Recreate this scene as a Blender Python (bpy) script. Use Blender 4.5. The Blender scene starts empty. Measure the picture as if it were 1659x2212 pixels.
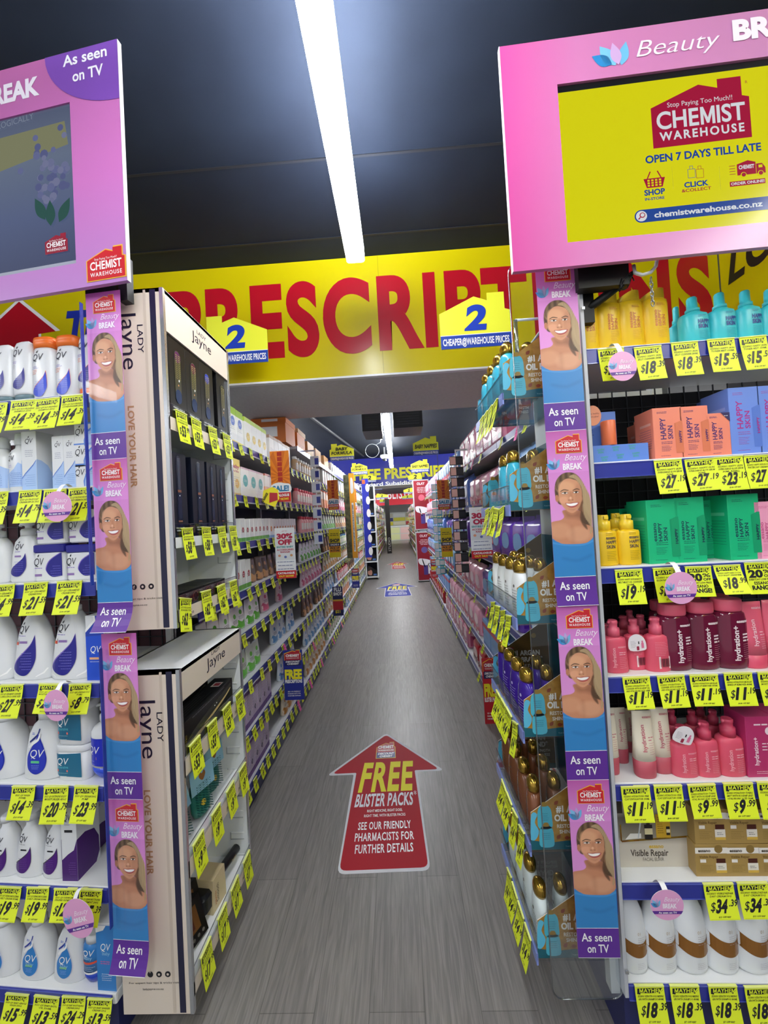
import bpy, bmesh, math, random
import numpy as np
from mathutils import Vector, Matrix
random.seed(7)
S = bpy.context.scene
C = S.collection

# ------------------------------------------------------------------ camera
FW, FH, FPX = 1659, 2212, 831.0          # photograph size and focal length in its pixels
VPU, VPV, ROLL, EYE = 859.0, 1121.0, 0.055, 1.5
_yc = Vector((VPU - FW / 2, -(VPV - FH / 2), FPX)).normalized()
_k = (math.sin(ROLL) * _yc.x - math.cos(ROLL) * _yc.y) / _yc.z
_zc = Vector((-math.sin(ROLL), math.cos(ROLL), _k)).normalized()
_xc = Vector((_zc.z * _yc.y - _zc.y * _yc.z, _zc.x * _yc.z - _zc.z * _yc.x, _zc.y * _yc.x - _zc.x * _yc.y))
if _xc.x < 0: _xc = -_xc
CR = Vector((_xc.x, _yc.x, _zc.x)); CU = Vector((_xc.y, _yc.y, _zc.y)); CF = Vector((_xc.z, _yc.z, _zc.z))
cam = bpy.data.cameras.new('camera'); camo = bpy.data.objects.new('camera', cam); C.objects.link(camo)
cam.sensor_fit = 'VERTICAL'; cam.sensor_height = 24.0; cam.lens = FPX / FH * 24.0
cam.clip_start = 0.02; cam.clip_end = 100
camo.matrix_world = Matrix(((CR.x, CU.x, -CF.x, 0), (CR.y, CU.y, -CF.y, 0), (CR.z, CU.z, -CF.z, EYE), (0, 0, 0, 1)))
S.camera = camo
S.view_settings.view_transform = 'Standard'; S.view_settings.look = 'None'
S.view_settings.gamma = 1.0; S.view_settings.use_curve_mapping = False
S.view_settings.exposure = -0.15

def ray(u, v): return CF * FPX + CR * (u - FW / 2) - CU * (v - FH / 2)
def PY(u, v, Y): d = ray(u, v); t = Y / d.y; return Vector((d.x * t, Y, EYE + d.z * t))
def PXX(u, v, X): d = ray(u, v); t = X / d.x; return Vector((X, d.y * t, EYE + d.z * t))
def PZ(u, v, Z): d = ray(u, v); t = (Z - EYE) / d.z; return Vector((d.x * t, d.y * t, Z))

# ------------------------------------------------------------------ world: added even fill light from the side left open behind the camera
w = bpy.data.worlds.new('world'); S.world = w; w.use_nodes = True
w.node_tree.nodes['Background'].inputs[0].default_value = (0.92, 0.96, 1.0, 1)
w.node_tree.nodes['Background'].inputs[1].default_value = 0.75
LAMP = 44.0          # strength of the ceiling lamp tubes

# ------------------------------------------------------------------ materials
def lin(h):
    h = h.lstrip('#'); o = []
    for i in (0, 2, 4):
        c = int(h[i:i + 2], 16) / 255
        o.append(c / 12.92 if c <= 0.04045 else ((c + 0.055) / 1.055) ** 2.4)
    return o
MATS = {}
def M(h, rough=0.45, metal=0.0, emit=0.0, spec=None):
    k = (h, rough, metal, emit, spec)
    if k in MATS: return MATS[k]
    m = bpy.data.materials.new('paint_' + h.strip('#')); m.use_nodes = True
    b = m.node_tree.nodes['Principled BSDF']; c = lin(h)
    b.inputs['Base Color'].default_value = (*c, 1); b.inputs['Roughness'].default_value = rough
    b.inputs['Metallic'].default_value = metal
    if spec is not None: b.inputs['Specular IOR Level'].default_value = spec
    if emit:
        b.inputs['Emission Color'].default_value = (*c, 1); b.inputs['Emission Strength'].default_value = emit
    MATS[k] = m; return m
def MS(h, s):
    """lit screen pixel: black glass that gives off its own colour"""
    k = ('screen', h, s)
    if k not in MATS:
        m = bpy.data.materials.new('screen_' + h.strip('#')); m.use_nodes = True; b = m.node_tree.nodes['Principled BSDF']
        b.inputs['Base Color'].default_value = (.004, .004, .004, 1); b.inputs['Roughness'].default_value = .2; b.inputs['Specular IOR Level'].default_value = .15
        b.inputs['Emission Color'].default_value = (*lin(h), 1); b.inputs['Emission Strength'].default_value = s; MATS[k] = m
    return MATS[k]
def clear_mat(name, tint, mix=0.12, rough=0.03, gloss=0.35):
    """thin clear plastic: mostly transparent, with a glossy coat"""
    m = bpy.data.materials.new(name); m.use_nodes = True; nt = m.node_tree; nt.nodes.clear()
    o = nt.nodes.new('ShaderNodeOutputMaterial'); mx = nt.nodes.new('ShaderNodeMixShader')
    t = nt.nodes.new('ShaderNodeBsdfTransparent'); g = nt.nodes.new('ShaderNodeBsdfGlossy')
    lw = nt.nodes.new('ShaderNodeLayerWeight'); lw.inputs['Blend'].default_value = 0.25
    ma = nt.nodes.new('ShaderNodeMath'); ma.operation = 'MULTIPLY_ADD'
    ma.inputs[1].default_value = gloss; ma.inputs[2].default_value = mix
    t.inputs[0].default_value = (*tint, 1); g.inputs['Roughness'].default_value = rough
    nt.links.new(lw.outputs['Fresnel'], ma.inputs[0]); nt.links.new(ma.outputs[0], mx.inputs[0])
    nt.links.new(t.outputs[0], mx.inputs[1]); nt.links.new(g.outputs[0], mx.inputs[2]); nt.links.new(mx.outputs[0], o.inputs[0])
    return m
CLEAR = clear_mat('clear_acrylic', (0.95, 0.97, 0.98), 0.02)
CLEAREDGE = clear_mat('clear_acrylic_edge', (0.75, 0.8, 0.83), 0.35, 0.15)
FILM = clear_mat('clear_film', (0.99, 0.99, 1.0), 0.0, 0.03, 0.05)
def floor_mat():
    m = bpy.data.materials.new('grey_wood_planks'); m.use_nodes = True; nt = m.node_tree; b = nt.nodes['Principled BSDF']
    N = nt.nodes.new; L = nt.links.new
    tc = N('ShaderNodeTexCoord'); mp = N('ShaderNodeMapping'); mp.inputs['Rotation'].default_value = (0, 0, math.pi / 2)
    L(tc.outputs['Object'], mp.inputs[0])
    br = N('ShaderNodeTexBrick'); br.offset = 0.37; br.inputs['Scale'].default_value = 1.0
    br.inputs['Brick Width'].default_value = 1.2; br.inputs['Row Height'].default_value = 0.17; br.inputs['Mortar Size'].default_value = 0.0012
    br.inputs['Color1'].default_value = (*lin('#827e7c'), 1); br.inputs['Color2'].default_value = (*lin('#8b8784'), 1); br.inputs['Mortar'].default_value = (*lin('#6a6664'), 1)
    L(mp.outputs[0], br.inputs['Vector'])
    m2 = N('ShaderNodeMapping'); m2.inputs['Scale'].default_value = (60, 3.0, 1); L(tc.outputs['Object'], m2.inputs[0])
    n1 = N('ShaderNodeTexNoise'); n1.inputs['Scale'].default_value = 1.6; n1.inputs['Detail'].default_value = 7; n1.inputs['Distortion'].default_value = 1.2; L(m2.outputs[0], n1.inputs['Vector'])
    r1 = N('ShaderNodeValToRGB'); r1.color_ramp.elements[0].position = 0.3; r1.color_ramp.elements[0].color = (0.62, 0.62, 0.62, 1); r1.color_ramp.elements[1].position = 0.75; r1.color_ramp.elements[1].color = (1.12, 1.11, 1.1, 1)
    L(n1.outputs['Fac'], r1.inputs[0])
    mx = N('ShaderNodeMixRGB'); mx.blend_type = 'MULTIPLY'; mx.inputs[0].default_value = 1.0
    L(br.outputs['Color'], mx.inputs[1]); L(r1.outputs[0], mx.inputs[2]); L(mx.outputs[0], b.inputs['Base Color'])
    bp = N('ShaderNodeBump'); bp.inputs['Strength'].default_value = 0.12; bp.inputs['Distance'].default_value = 0.002; L(n1.outputs['Fac'], bp.inputs['Height']); L(bp.outputs[0], b.inputs['Normal'])
    b.inputs['Roughness'].default_value = 0.36
    return m
def noise_mat(name, c1, c2, scale, rough, bump=0.0):
    m = bpy.data.materials.new(name); m.use_nodes = True; nt = m.node_tree; b = nt.nodes['Principled BSDF']
    n = nt.nodes.new('ShaderNodeTexNoise'); n.inputs['Scale'].default_value = scale; n.inputs['Detail'].default_value = 5
    r = nt.nodes.new('ShaderNodeValToRGB'); r.color_ramp.elements[0].color = (*lin(c1), 1); r.color_ramp.elements[1].color = (*lin(c2), 1)
    r.color_ramp.elements[0].position = 0.35; r.color_ramp.elements[1].position = 0.7
    t = nt.nodes.new('ShaderNodeTexCoord'); nt.links.new(t.outputs['Object'], n.inputs['Vector'])
    nt.links.new(n.outputs['Fac'], r.inputs[0]); nt.links.new(r.outputs[0], b.inputs['Base Color']); b.inputs['Roughness'].default_value = rough
    if bump:
        bp = nt.nodes.new('ShaderNodeBump'); bp.inputs['Strength'].default_value = bump; nt.links.new(n.outputs['Fac'], bp.inputs['Height']); nt.links.new(bp.outputs[0], b.inputs['Normal'])
    return m
def grad_mat(name, stops, axis=2, rough=0.4, size=1.0, off=0.0, emit=0.0):
    """printed colour blend along a local axis"""
    m = bpy.data.materials.new(name); m.use_nodes = True; nt = m.node_tree; b = nt.nodes['Principled BSDF']
    t = nt.nodes.new('ShaderNodeTexCoord'); s = nt.nodes.new('ShaderNodeSeparateXYZ'); r = nt.nodes.new('ShaderNodeValToRGB')
    a = nt.nodes.new('ShaderNodeMath'); a.operation = 'MULTIPLY_ADD'; a.inputs[1].default_value = 1 / size; a.inputs[2].default_value = off
    nt.links.new(t.outputs['Object'], s.inputs[0]); nt.links.new(s.outputs[axis], a.inputs[0]); nt.links.new(a.outputs[0], r.inputs[0])
    while len(r.color_ramp.elements) < len(stops): r.color_ramp.elements.new(0.5)
    for e, (p, c) in zip(r.color_ramp.elements, stops): e.position = p; e.color = (*lin(c), 1)
    nt.links.new(r.outputs[0], b.inputs['Emission Color' if emit else 'Base Color']); b.inputs['Roughness'].default_value = rough
    if emit: b.inputs['Base Color'].default_value = (.01, .01, .01, 1)
    if emit: nt.links.new(r.outputs[0], b.inputs['Emission Color']); b.inputs['Emission Strength'].default_value = emit
    return m
def vcol_mat():
    m = bpy.data.materials.new('printed_photo'); m.use_nodes = True; nt = m.node_tree; b = nt.nodes['Principled BSDF']
    a = nt.nodes.new('ShaderNodeAttribute'); a.attribute_name = 'Col'; nt.links.new(a.outputs['Color'], b.inputs['Base Color']); b.inputs['Roughness'].default_value = 0.35
    return m
PHOTO = vcol_mat()
WHITE = M('#f4f4f4', .35); BLACK = M('#141414', .4); NAVY = M('#232a86', .35); YEL = M('#f2f43a', .5); RED = M('#d0202c', .4)
GREYW = M('#e3e6e6', .4); GOLDM = M('#b08d3c', .22, .9); STEEL = M('#b9bcc0', .3, .9)

# ------------------------------------------------------------------ mesh builder
TXT = {}
def text2d(s, bold=0.0, res=3, sp=1.0):
    """lettering outlines filled flat: verts with cap height 1 and the left edge at 0"""
    k = (s, bold, res, sp)
    if k in TXT: return TXT[k]
    if 'M' in s and bold > 0:      # the thickened built-in M fills in, so it is drawn as its own outline
        vs, fs, x = [], [], 0.0; g = .12 * sp
        for piece in s.replace('M', '|M|').split('|'):
            if piece == '': continue
            if piece == 'M':
                t = .13 + 2.9 * bold; W = .92 + 1.2 * bold; e = 1.45 * bold
                P = [(0, -e), (t, -e), (t, .60), (W / 2 - .08, .04), (W / 2 + .08, .04), (W - t, .60), (W - t, -e), (W, -e), (W, 1 + e), (W - t * 1.05, 1 + e), (W / 2, .36), (t * 1.05, 1 + e), (0, 1 + e)]
                o = len(vs); vs += [(x + p, q) for p, q in P]; fs.append(tuple(range(o, o + 13))); x += W + g
            else:
                lead = len(piece) - len(piece.lstrip()); trail = len(piece) - len(piece.rstrip()); x += .3 * lead
                if piece.strip():
                    v2, f2, w2 = text2d(piece.strip(), bold, res, sp); o = len(vs); vs += [(x + p, q) for p, q in v2]; fs += [tuple(i + o for i in f) for f in f2]; x += w2 + g
                x += .3 * trail
        TXT[k] = (vs, fs, max(v[0] for v in vs)); return TXT[k]
    c = bpy.data.curves.new('lettering', 'FONT'); c.body = s; c.offset = bold; c.resolution_u = res; c.space_character = sp; c.fill_mode = 'FRONT'
    o = bpy.data.objects.new('lettering', c); C.objects.link(o)
    me = o.to_mesh(); vs = [(v.co.x, v.co.y) for v in me.vertices]; fs = [tuple(p.vertices) for p in me.polygons]
    o.to_mesh_clear(); bpy.data.objects.remove(o); bpy.data.curves.remove(c)
    if not vs: vs = [(0, 0)]
    x0 = min(v[0] for v in vs); q = 1 / 0.682
    vs = [((x - x0) * q, y * q) for x, y in vs]
    TXT[k] = (vs, fs, max(v[0] for v in vs)); return TXT[k]
def rrect(w, h, r, n=4, cx=0.0, cy=0.0):
    r = min(r, w / 2 - 1e-5, h / 2 - 1e-5); p = []
    for sx, sy, a in ((1, -1, -90), (1, 1, 0), (-1, 1, 90), (-1, -1, 180)):
        for i in range(n + 1):
            t = math.radians(a + 90 * i / n); p.append((cx + sx * (w / 2 - r) + r * math.cos(t), cy + sy * (h / 2 - r) + r * math.sin(t)))
    return p
def sell(a, b, n=2.0, seg=28, cx=0, cy=0):
    p = []
    for i in range(seg):
        t = 2 * math.pi * i / seg; c, s = math.cos(t), math.sin(t)
        p.append((cx + a * math.copysign(abs(c) ** (2 / n), c), cy + b * math.copysign(abs(s) ** (2 / n), s)))
    return p
def smooth(pts, n=5, corners=()):
    """closed Catmull-Rom through pts; indices in corners stay sharp"""
    o = []; N = len(pts)
    for i in range(N):
        p0, p1, p2, p3 = pts[i - 1], pts[i], pts[(i + 1) % N], pts[(i + 2) % N]
        if i in corners: p0 = p1
        if (i + 1) % N in corners: p3 = p2
        for j in range(n):
            t = j / n
            o.append(tuple(0.5 * (2 * b + (c - a) * t + (2 * a - 5 * b + 4 * c - d) * t * t + (3 * b - a - 3 * c + d) * t ** 3) for a, b, c, d in zip(p0, p1, p2, p3)))
    return o
def fit(pts, x0, x1, y0, y1): return [(x0 + x * (x1 - x0), y0 + y * (y1 - y0)) for x, y in pts]
class MB:
    def __init__(s): s.v = []; s.f = []; s.m = []; s.mats = []; s.sm = []
    def mi(s, mat):
        if mat not in s.mats: s.mats.append(mat)
        return s.mats.index(mat)
    def add(s, vs, fs, mat, smooth=False):
        o = len(s.v); s.v += [tuple(v) for v in vs]; k = s.mi(mat)
        for f in fs: s.f.append(tuple(i + o for i in f)); s.m.append(k); s.sm.append(smooth)
        return s
    def box(s, x0, x1, y0, y1, z0, z1, mat):
        return s.add([(x, y, z) for z in (z0, z1) for y in (y0, y1) for x in (x0, x1)],
                     [(0, 2, 3, 1), (4, 5, 7, 6), (0, 1, 5, 4), (2, 6, 7, 3), (0, 4, 6, 2), (1, 3, 7, 5)], mat)
    def loft(s, secs, mat, caps=True, smooth=True):
        """secs: list of (z, outline)"""
        n = len(secs[0][1]); vs = [(x, y, z) for z, o in secs for x, y in o]; fs = []
        for k in range(len(secs) - 1):
            for i in range(n):
                j = (i + 1) % n; fs.append((k * n + i, k * n + j, (k + 1) * n + j, (k + 1) * n + i))
        s.add(vs, fs, mat, smooth)
        if caps:
            o = len(s.v) - len(vs); k = s.mi(mat)
            for f in (tuple(range(n))[::-1], tuple((len(secs) - 1) * n + i for i in range(n))):
                s.f.append(tuple(i + o for i in f)); s.m.append(k); s.sm.append(False)
        return s
    def rbox(s, x0, x1, y0, y1, z0, z1, mat, r=0.002, b=0.0008, n=2):
        cx, cy, w, d = (x0 + x1) / 2, (y0 + y1) / 2, x1 - x0, y1 - y0
        return s.loft([(z0, rrect(w - 2 * b, d - 2 * b, r, n, cx, cy)), (z0 + b, rrect(w, d, r, n, cx, cy)), (z1 - b, rrect(w, d, r, n, cx, cy)), (z1, rrect(w - 2 * b, d - 2 * b, r, n, cx, cy))], mat, True, False)
    def lathe(s, prof, mat, seg=24, cx=0, cy=0):
        return s.loft([(z, [(cx + r * math.cos(2 * math.pi * i / seg), cy + r * math.sin(2 * math.pi * i / seg)) for i in range(seg)]) for r, z in prof], mat)
    def tube(s, pts, r, mat, seg=8):
        pts = [Vector(p) for p in pts]; vs = []; fs = []
        up = Vector((0, 0, 1))
        for i, p in enumerate(pts):
            d = (pts[min(i + 1, len(pts) - 1)] - pts[max(i - 1, 0)]).normalized()
            a = d.cross(up); a = a.normalized() if a.length > 1e-3 else Vector((1, 0, 0)); b = d.cross(a)
            vs += [tuple(p + a * (r * math.cos(2 * math.pi * k / seg)) + b * (r * math.sin(2 * math.pi * k / seg))) for k in range(seg)]
        for i in range(len(pts) - 1):
            for k in range(seg): j = (k + 1) % seg; fs.append((i * seg + k, i * seg + j, (i + 1) * seg + j, (i + 1) * seg + k))
        fs += [tuple(range(seg))[::-1], tuple((len(pts) - 1) * seg + k for k in range(seg))]
        return s.add(vs, fs, mat, True)
    def poly(s, pts, mat, fn, step=None):
        """flat print: 2D outline pts mapped by fn(x, z); step cuts it finely so that it follows a curved face"""
        if step:
            bm = bmesh.new(); bm.faces.new([bm.verts.new((x, y, 0)) for x, y in pts])
            for ax in (0, 1):
                lo, hi = min(p[ax] for p in pts), max(p[ax] for p in pts); q = lo + step
                while q < hi:
                    n = (1, 0, 0) if ax == 0 else (0, 1, 0); c = (q, 0, 0) if ax == 0 else (0, q, 0)
                    bmesh.ops.bisect_plane(bm, geom=bm.verts[:] + bm.edges[:] + bm.faces[:], plane_co=c, plane_no=n); q += step
            bm.verts.index_update(); vs = [fn(v.co.x, v.co.y) for v in bm.verts]; fs = [tuple(v.index for v in f.verts) for f in bm.faces]; bm.free()
            return s.add(vs, fs, mat)
        return s.add([fn(x, y) for x, y in pts], [tuple(range(len(pts)))], mat)
    def rect(s, x0, x1, z0, z1, mat, fn): return s.poly([(x0, z0), (x1, z0), (x1, z1), (x0, z1)], mat, fn)
    def prism(s, pts, y0, y1, mat, edge=None, fn=None):
        """outline in x,z pushed from y0 (front) to y1"""
        n = len(pts); fn = fn or (lambda x, y, z: (x, y, z))
        s.add([fn(x, y0, z) for x, z in pts], [tuple(range(n))], mat); s.add([fn(x, y1, z) for x, z in pts], [tuple(range(n))[::-1]], mat)
        return s.add([fn(x, y0, z) for x, z in pts] + [fn(x, y1, z) for x, z in pts], [(i, i + n, (i + 1) % n + n, (i + 1) % n) for i in range(n)], edge or mat)
    def text(s, t, x, z, h, mat, fn, w=None, bold=0.0, shear=0.0, al='l', rot=0.0, sp=1.0, res=3):
        """lettering with cap height h; w squeezes it to that width; al l/c/r; rot in degrees about (x, z)"""
        vs, fs, ww = text2d(t, bold, res, sp); sx = (w / ww) if w else h
        W = ww * sx; ox = {'l': 0, 'c': -W / 2, 'r': -W}[al]; c, n = math.cos(math.radians(rot)), math.sin(math.radians(rot))
        o = []
        for a, b in vs:
            px, pz = ox + a * sx + shear * b * h, b * h
            o.append(fn(x + px * c - pz * n, z + px * n + pz * c))
        return s.add(o, fs, mat)
    def lines(s, x0, x1, z, n, pitch, t, mat, fn, jit=0.3, al='l'):
        """a paragraph too small to read, as ink strokes"""
        for i in range(n):
            L = (x1 - x0) * (1 - jit * random.random()); a = x0 if al == 'l' else (x1 - L if al == 'r' else (x0 + x1 - L) / 2); k = max(2, int(L / (t * 6))); b = a
            while b < a + L - t:
                q = min(b + t * random.uniform(2.5, 7), a + L); s.rect(b, q, z - i * pitch - t, z - i * pitch, mat, fn); b = q + t * 0.8
        return s
    def mesh(s, name):
        me = bpy.data.meshes.new(name); me.from_pydata(s.v, [], s.f)
        for m in s.mats: me.materials.append(m)
        me.polygons.foreach_set('material_index', s.m); me.polygons.foreach_set('use_smooth', s.sm)
        me.update(); return me
def flat(y): return lambda x, z: (x, y, z)
def side_x(x): return lambda y, z: (x, y, z)

# ------------------------------------------------------------------ objects
def tag(o, label, cat, group=None):
    o['label'] = label; o['category'] = cat
    if group: o['group'] = group
    return o
def link(name, data, parent=None, loc=None, rz=0.0):
    o = bpy.data.objects.new(name, data); C.objects.link(o)
    if parent is not None: o.parent = parent
    if loc is not None: o.location = loc
    if rz: o.rotation_euler = (0, 0, rz)
    return o
def part(name, mb, parent, label=None):
    o = link(name, mb.mesh(name) if isinstance(mb, MB) else mb, parent)
    if label: o['label'] = label
    return o
def struct(name, mb, parent=None):
    o = part(name, mb, parent)
    if parent is None: o['kind'] = 'structure'
    return o
def thing(name, label, cat, loc, rz=0.0, group=None): return tag(link(name, None, None, loc, rz), label, cat, group)
def solo(name, mb, label, cat, loc=(0, 0, 0), rz=0.0, group=None): return tag(link(name, mb.mesh(name) if isinstance(mb, MB) else mb, None, loc, rz), label, cat, group)
PROTO = {}
def place(key, build, name, label, cat, loc, rz=0.0, scale=(1, 1, 1), group=None, tilt=(0, 0)):
    """build() gives [(part name, MB, sub-parts)] once per key; every copy shares those meshes. A single entry named '' is a one-mesh thing."""
    if key not in PROTO:
        PROTO[key] = [(n, mb.mesh(n or name), [(n2, m2.mesh(n2)) for n2, m2 in (sub or [])]) for n, mb, sub in [(*e, None)[:3] for e in build()]]
    ps = PROTO[key]
    if len(ps) == 1 and ps[0][0] == '': r = link(name, ps[0][1], None, loc)
    else:
        r = link(name, None, None, loc)
        for n, me, sub in ps:
            q = link(n, me, r)
            for n2, m2 in sub: link(n2, m2, q)
    r.rotation_euler = (tilt[0], tilt[1], rz); r.scale = scale
    return tag(r, label, cat, group)
ORD = 'first second third fourth fifth sixth seventh eighth ninth tenth eleventh twelfth thirteenth fourteenth fifteenth sixteenth seventeenth eighteenth nineteenth'.split()
TENS = {20: 'twenty', 30: 'thirty', 40: 'forty', 50: 'fifty', 60: 'sixty', 70: 'seventy', 80: 'eighty', 90: 'ninety'}
def nth(i):
    """1 -> first"""
    if i <= 19: return ORD[i - 1]
    t, r = i // 10 * 10, i % 10
    if t >= 100: return 'hundred-and-' + nth(i - 100) if i > 100 else 'hundredth'
    return TENS[t] + '-' + ORD[r - 1] if r else TENS[t][:-1] + 'ieth'
class Fr:
    """a fixture's own frame: x along its front, y into it, z up"""
    def __init__(s, u, v, Y, deg):
        p = PY(u, v, Y); s.o = Vector((p.x, p.y, 0)); s.a = math.radians(deg)
        s.ex = Vector((math.cos(s.a), math.sin(s.a), 0)); s.ey = Vector((-math.sin(s.a), math.cos(s.a), 0))
    def px(s, u, v, dy=0.0):
        d = ray(u, v); q = s.o + s.ey * dy - Vector((0, 0, EYE)); t = q.dot(s.ey) / d.dot(s.ey); h = d * t - Vector((s.o.x, s.o.y, -EYE))
        return h.dot(s.ex), h.z
    def w(s, x, y, z): p = s.o + s.ex * x + s.ey * y; return Vector((p.x, p.y, z))

# ------------------------------------------------------------------ the setting
CEIL = 3.2; Y1, Y2 = 2.47, 3.32; YB = 10.5; YEND = 29.5; XL, XR = -4.6, 4.4
FASX = PY(1552, 690, Y1).x
f = MB(); f.box(XL, XR, -2.2, YEND, -0.06, 0, floor_mat()); struct('floor', f)
DARK = noise_mat('black_ceiling_paint', '#171b24', '#1c212b', 3.0, 0.6, 0.02); DARK.node_tree.nodes['Principled BSDF'].inputs['Specular IOR Level'].default_value = .25; DARK.node_tree.nodes['Principled BSDF'].inputs['Specular Tint'].default_value = (.72, .82, 1, 1); DARK.node_tree.nodes['Principled BSDF'].inputs['IOR'].default_value = 1.45
c = MB(); c.box(XL, XR, -2.2, YEND, CEIL, CEIL + 0.06, DARK)
for y in (1.0, 1.75, 2.25): c.box(XL, XR, y, y + 0.012, CEIL - 0.004, CEIL, M('#101218', .6))
struct('ceiling', c)
PL = noise_mat('grey_plaster', '#c9c8c6', '#d2d1cf', 40, .7)
b = MB(); b.box(XL, XR, Y1, Y2, 2.425, CEIL, PL); struct('trim_1', b)
b = MB(); b.box(XL, XR, YB, YB + 0.9, 2.42, CEIL, PL); struct('trim_2', b)
wl = MB(); wl.box(XL - 0.1, XL, -2.2, YEND, 0, CEIL, M('#c9cbce', .8)); struct('wall_left', wl)
wr = MB(); wr.box(XR, XR + 0.1, Y1, YEND, 0, CEIL, M('#c9cbce', .8)); wr.box(FASX + 0.03, FASX + 0.13, -2.2, Y1, 0, CEIL, M('#3a3a3c', .8)); struct('wall_right', wr)
wb = MB(); wb.box(XL, XR, YEND, YEND + 0.1, 0, CEIL, M('#d9d9d6', .7)); struct('wall_back', wb)

def lamp(name, y0, y1, x, z, label, wd=0.086, em=1.0, group=None, up=0):
    t = thing(name, label, 'ceiling light', (x, (y0 + y1) / 2, z), 0, group); L = (y1 - y0) / 2
    d = MB(); d.loft([(0, rrect(wd - 0.01, 2 * L - 0.01, .008)), (0.006, rrect(wd, 2 * L, .01)), (0.062, rrect(wd, 2 * L, .01)), (0.068, rrect(wd - 0.01, 2 * L - 0.01, .008))], M('#fbfdff', .5, 0, LAMP * em))
    part('diffuser', d, t)
    h = MB(); h.box(-0.006, 0.006, -L + 0.1, L - 0.1, 0.068, 0.082, M('#d5d7da', .4)); part('housing', h, t)
    if up: u = MB(); u.box(-wd * .42, wd * .42, -L + .03, L - .03, 0.069, 0.071, M('#e4eeff', .5, 0, LAMP * up)); part('uplight', u, t)
    for q in (-L + 0.25, L - 0.25):
        k = MB(); k.tube([(0, q, 0.08), (0, q, CEIL - z)], 0.0022, STEEL, 6); part('suspension_cable', k, t)
LZ = 2.75
lamp('linear_light', -1.9, 1.84, -0.133, LZ, 'long white tube light hanging before the yellow fascia', up=6)
lamp('linear_light', 4.75, 9.35, -0.075, LZ, 'long white tube light hanging over the shelved aisle beyond the fascia', em=1.7)
lamp('linear_light', 11.8, 18.0, -0.07, 3.1, 'high tube light close under the ceiling beyond the dark blue fascia', em=1.6)  # added lamp, kept hidden by the fascia, to brighten the deep aisle
for x in (-1.9, 1.9): lamp('linear_light', 19.0, 25.5, x, LZ, 'most distant tube light near the dispensary on the %s side' % ('baby food' if x < 0 else 'nappy'), em=1.6)  # added pair off to the sides, lighting the far end
for x in (-2.9, 1.72):
    lamp('linear_light', -1.9, 0.35, x, LZ, 'tube light above the white skincare side' if x < 0 else 'tube light above the colourful skincare side', em=1.0)
for x in (-2.6, 2.5):
    lamp('linear_light', 4.2, 9.6, x, LZ, 'tube light over the next aisle beyond the baby food shelves' if x < 0 else 'tube light over the next aisle beyond the nappy shelves', em=1.6)

# ------------------------------------------------------------------ fascia signs
FY = M('#d0be04', .28); FR = M('#b30f22', .3); FB = M('#1d2f9c', .35)
def house(w, h, flip=False):
    p = [(0, 0), (1, 0), (1, .66), (.93, .69), (.93, 1.0), (.69, 1.0), (.69, .86), (.5, .95), (0, .66)]
    if flip: p = [(1 - x, z) for x, z in p][::-1]
    return [((x - .5) * w, z * h) for x, z in p]
ftop, fbot = CEIL - 0.002, 2.42
t = thing('fascia_sign', 'wide yellow fascia sign with huge red PRESCRIPTIONS lettering', 'sign', (0, Y1 - 0.03, fbot))
H = ftop - fbot; ya = 0.0
p = MB(); p.box(XL + .02, FASX - 0.005, ya, 0.03, 0.012, H, FY)
for u in (822,): X = PY(u, 690, Y1 - .03).x; p.rect(X, X + 0.003, 0.012, H, M('#a99b05', .4), flat(ya - 0.0008))
p.box(XL + .02, FASX - 0.005, ya - 0.004, 0.03, 0, 0.012, M('#eceef0', .3))
part('panel', p, t)
l = MB(); a0, a1 = PY(362, 700, Y1 - .03), PY(1538, 640, Y1 - .03)
zb = PY(620, 764, Y1 - .03).z - fbot; zt = PY(925, 597, Y1 - .03).z - fbot
l.text('PRESCRIPTIONS', a0.x, zb, zt - zb, FR, flat(ya - 0.002), w=a1.x - a0.x, bold=0.04, res=8, sp=1.13)
part('lettering', l, t)
l = MB(); q = [PY(u, v, Y1 - .03) for u, v in ((42, 652), (121, 716), (84, 722), (86, 790), (-2, 796), (-4, 730), (-46, 734))]
pts = [(v.x, v.z - fbot) for v in q]; cx = sum(x for x, z in pts) / 7; cz = sum(z for x, z in pts) / 7
l.poly([(cx + (x - cx) * 1.12, cz + (z - cz) * 1.1) for x, z in pts], WHITE, flat(ya - 0.0015)); l.poly(pts, FR, flat(ya - 0.003))
part('arrow', l, t)
l = MB(); a = PY(136, 742, Y1 - .03); l.text('The', a.x, a.z - fbot, 0.20, FB, flat(ya - 0.002), bold=0.04, shear=.18, res=6, w=.36); part('script_lettering', l, t)

t = thing('wall_fascia_sign', 'yellow fascia running along the side wall with black italic LOW PRICES', 'sign', (FASX, 0, 2.36))
p = MB(); p.box(0, 0.03, -2.1, Y1 - 0.035, 0.14, CEIL - 2.362, FY); p.box(-0.002, 0.03, -2.1, Y1 - .035, 0.07, 0.14, M('#161a4a', .4)); p.box(-0.006, .03, -2.1, Y1 - .035, 0, 0.07, M('#b8babd', .4)); part('panel', p, t)
l = MB(); a = PXX(1574, 613, FASX); l.text('LOW PRICES', 2.47 - a.y, a.z - 2.36, 0.2, M('#15161c', .4), lambda y, z: (-0.002, 2.47 - y, z), w=1.3, bold=.03, shear=.2, res=6); part('lettering', l, t)

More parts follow.
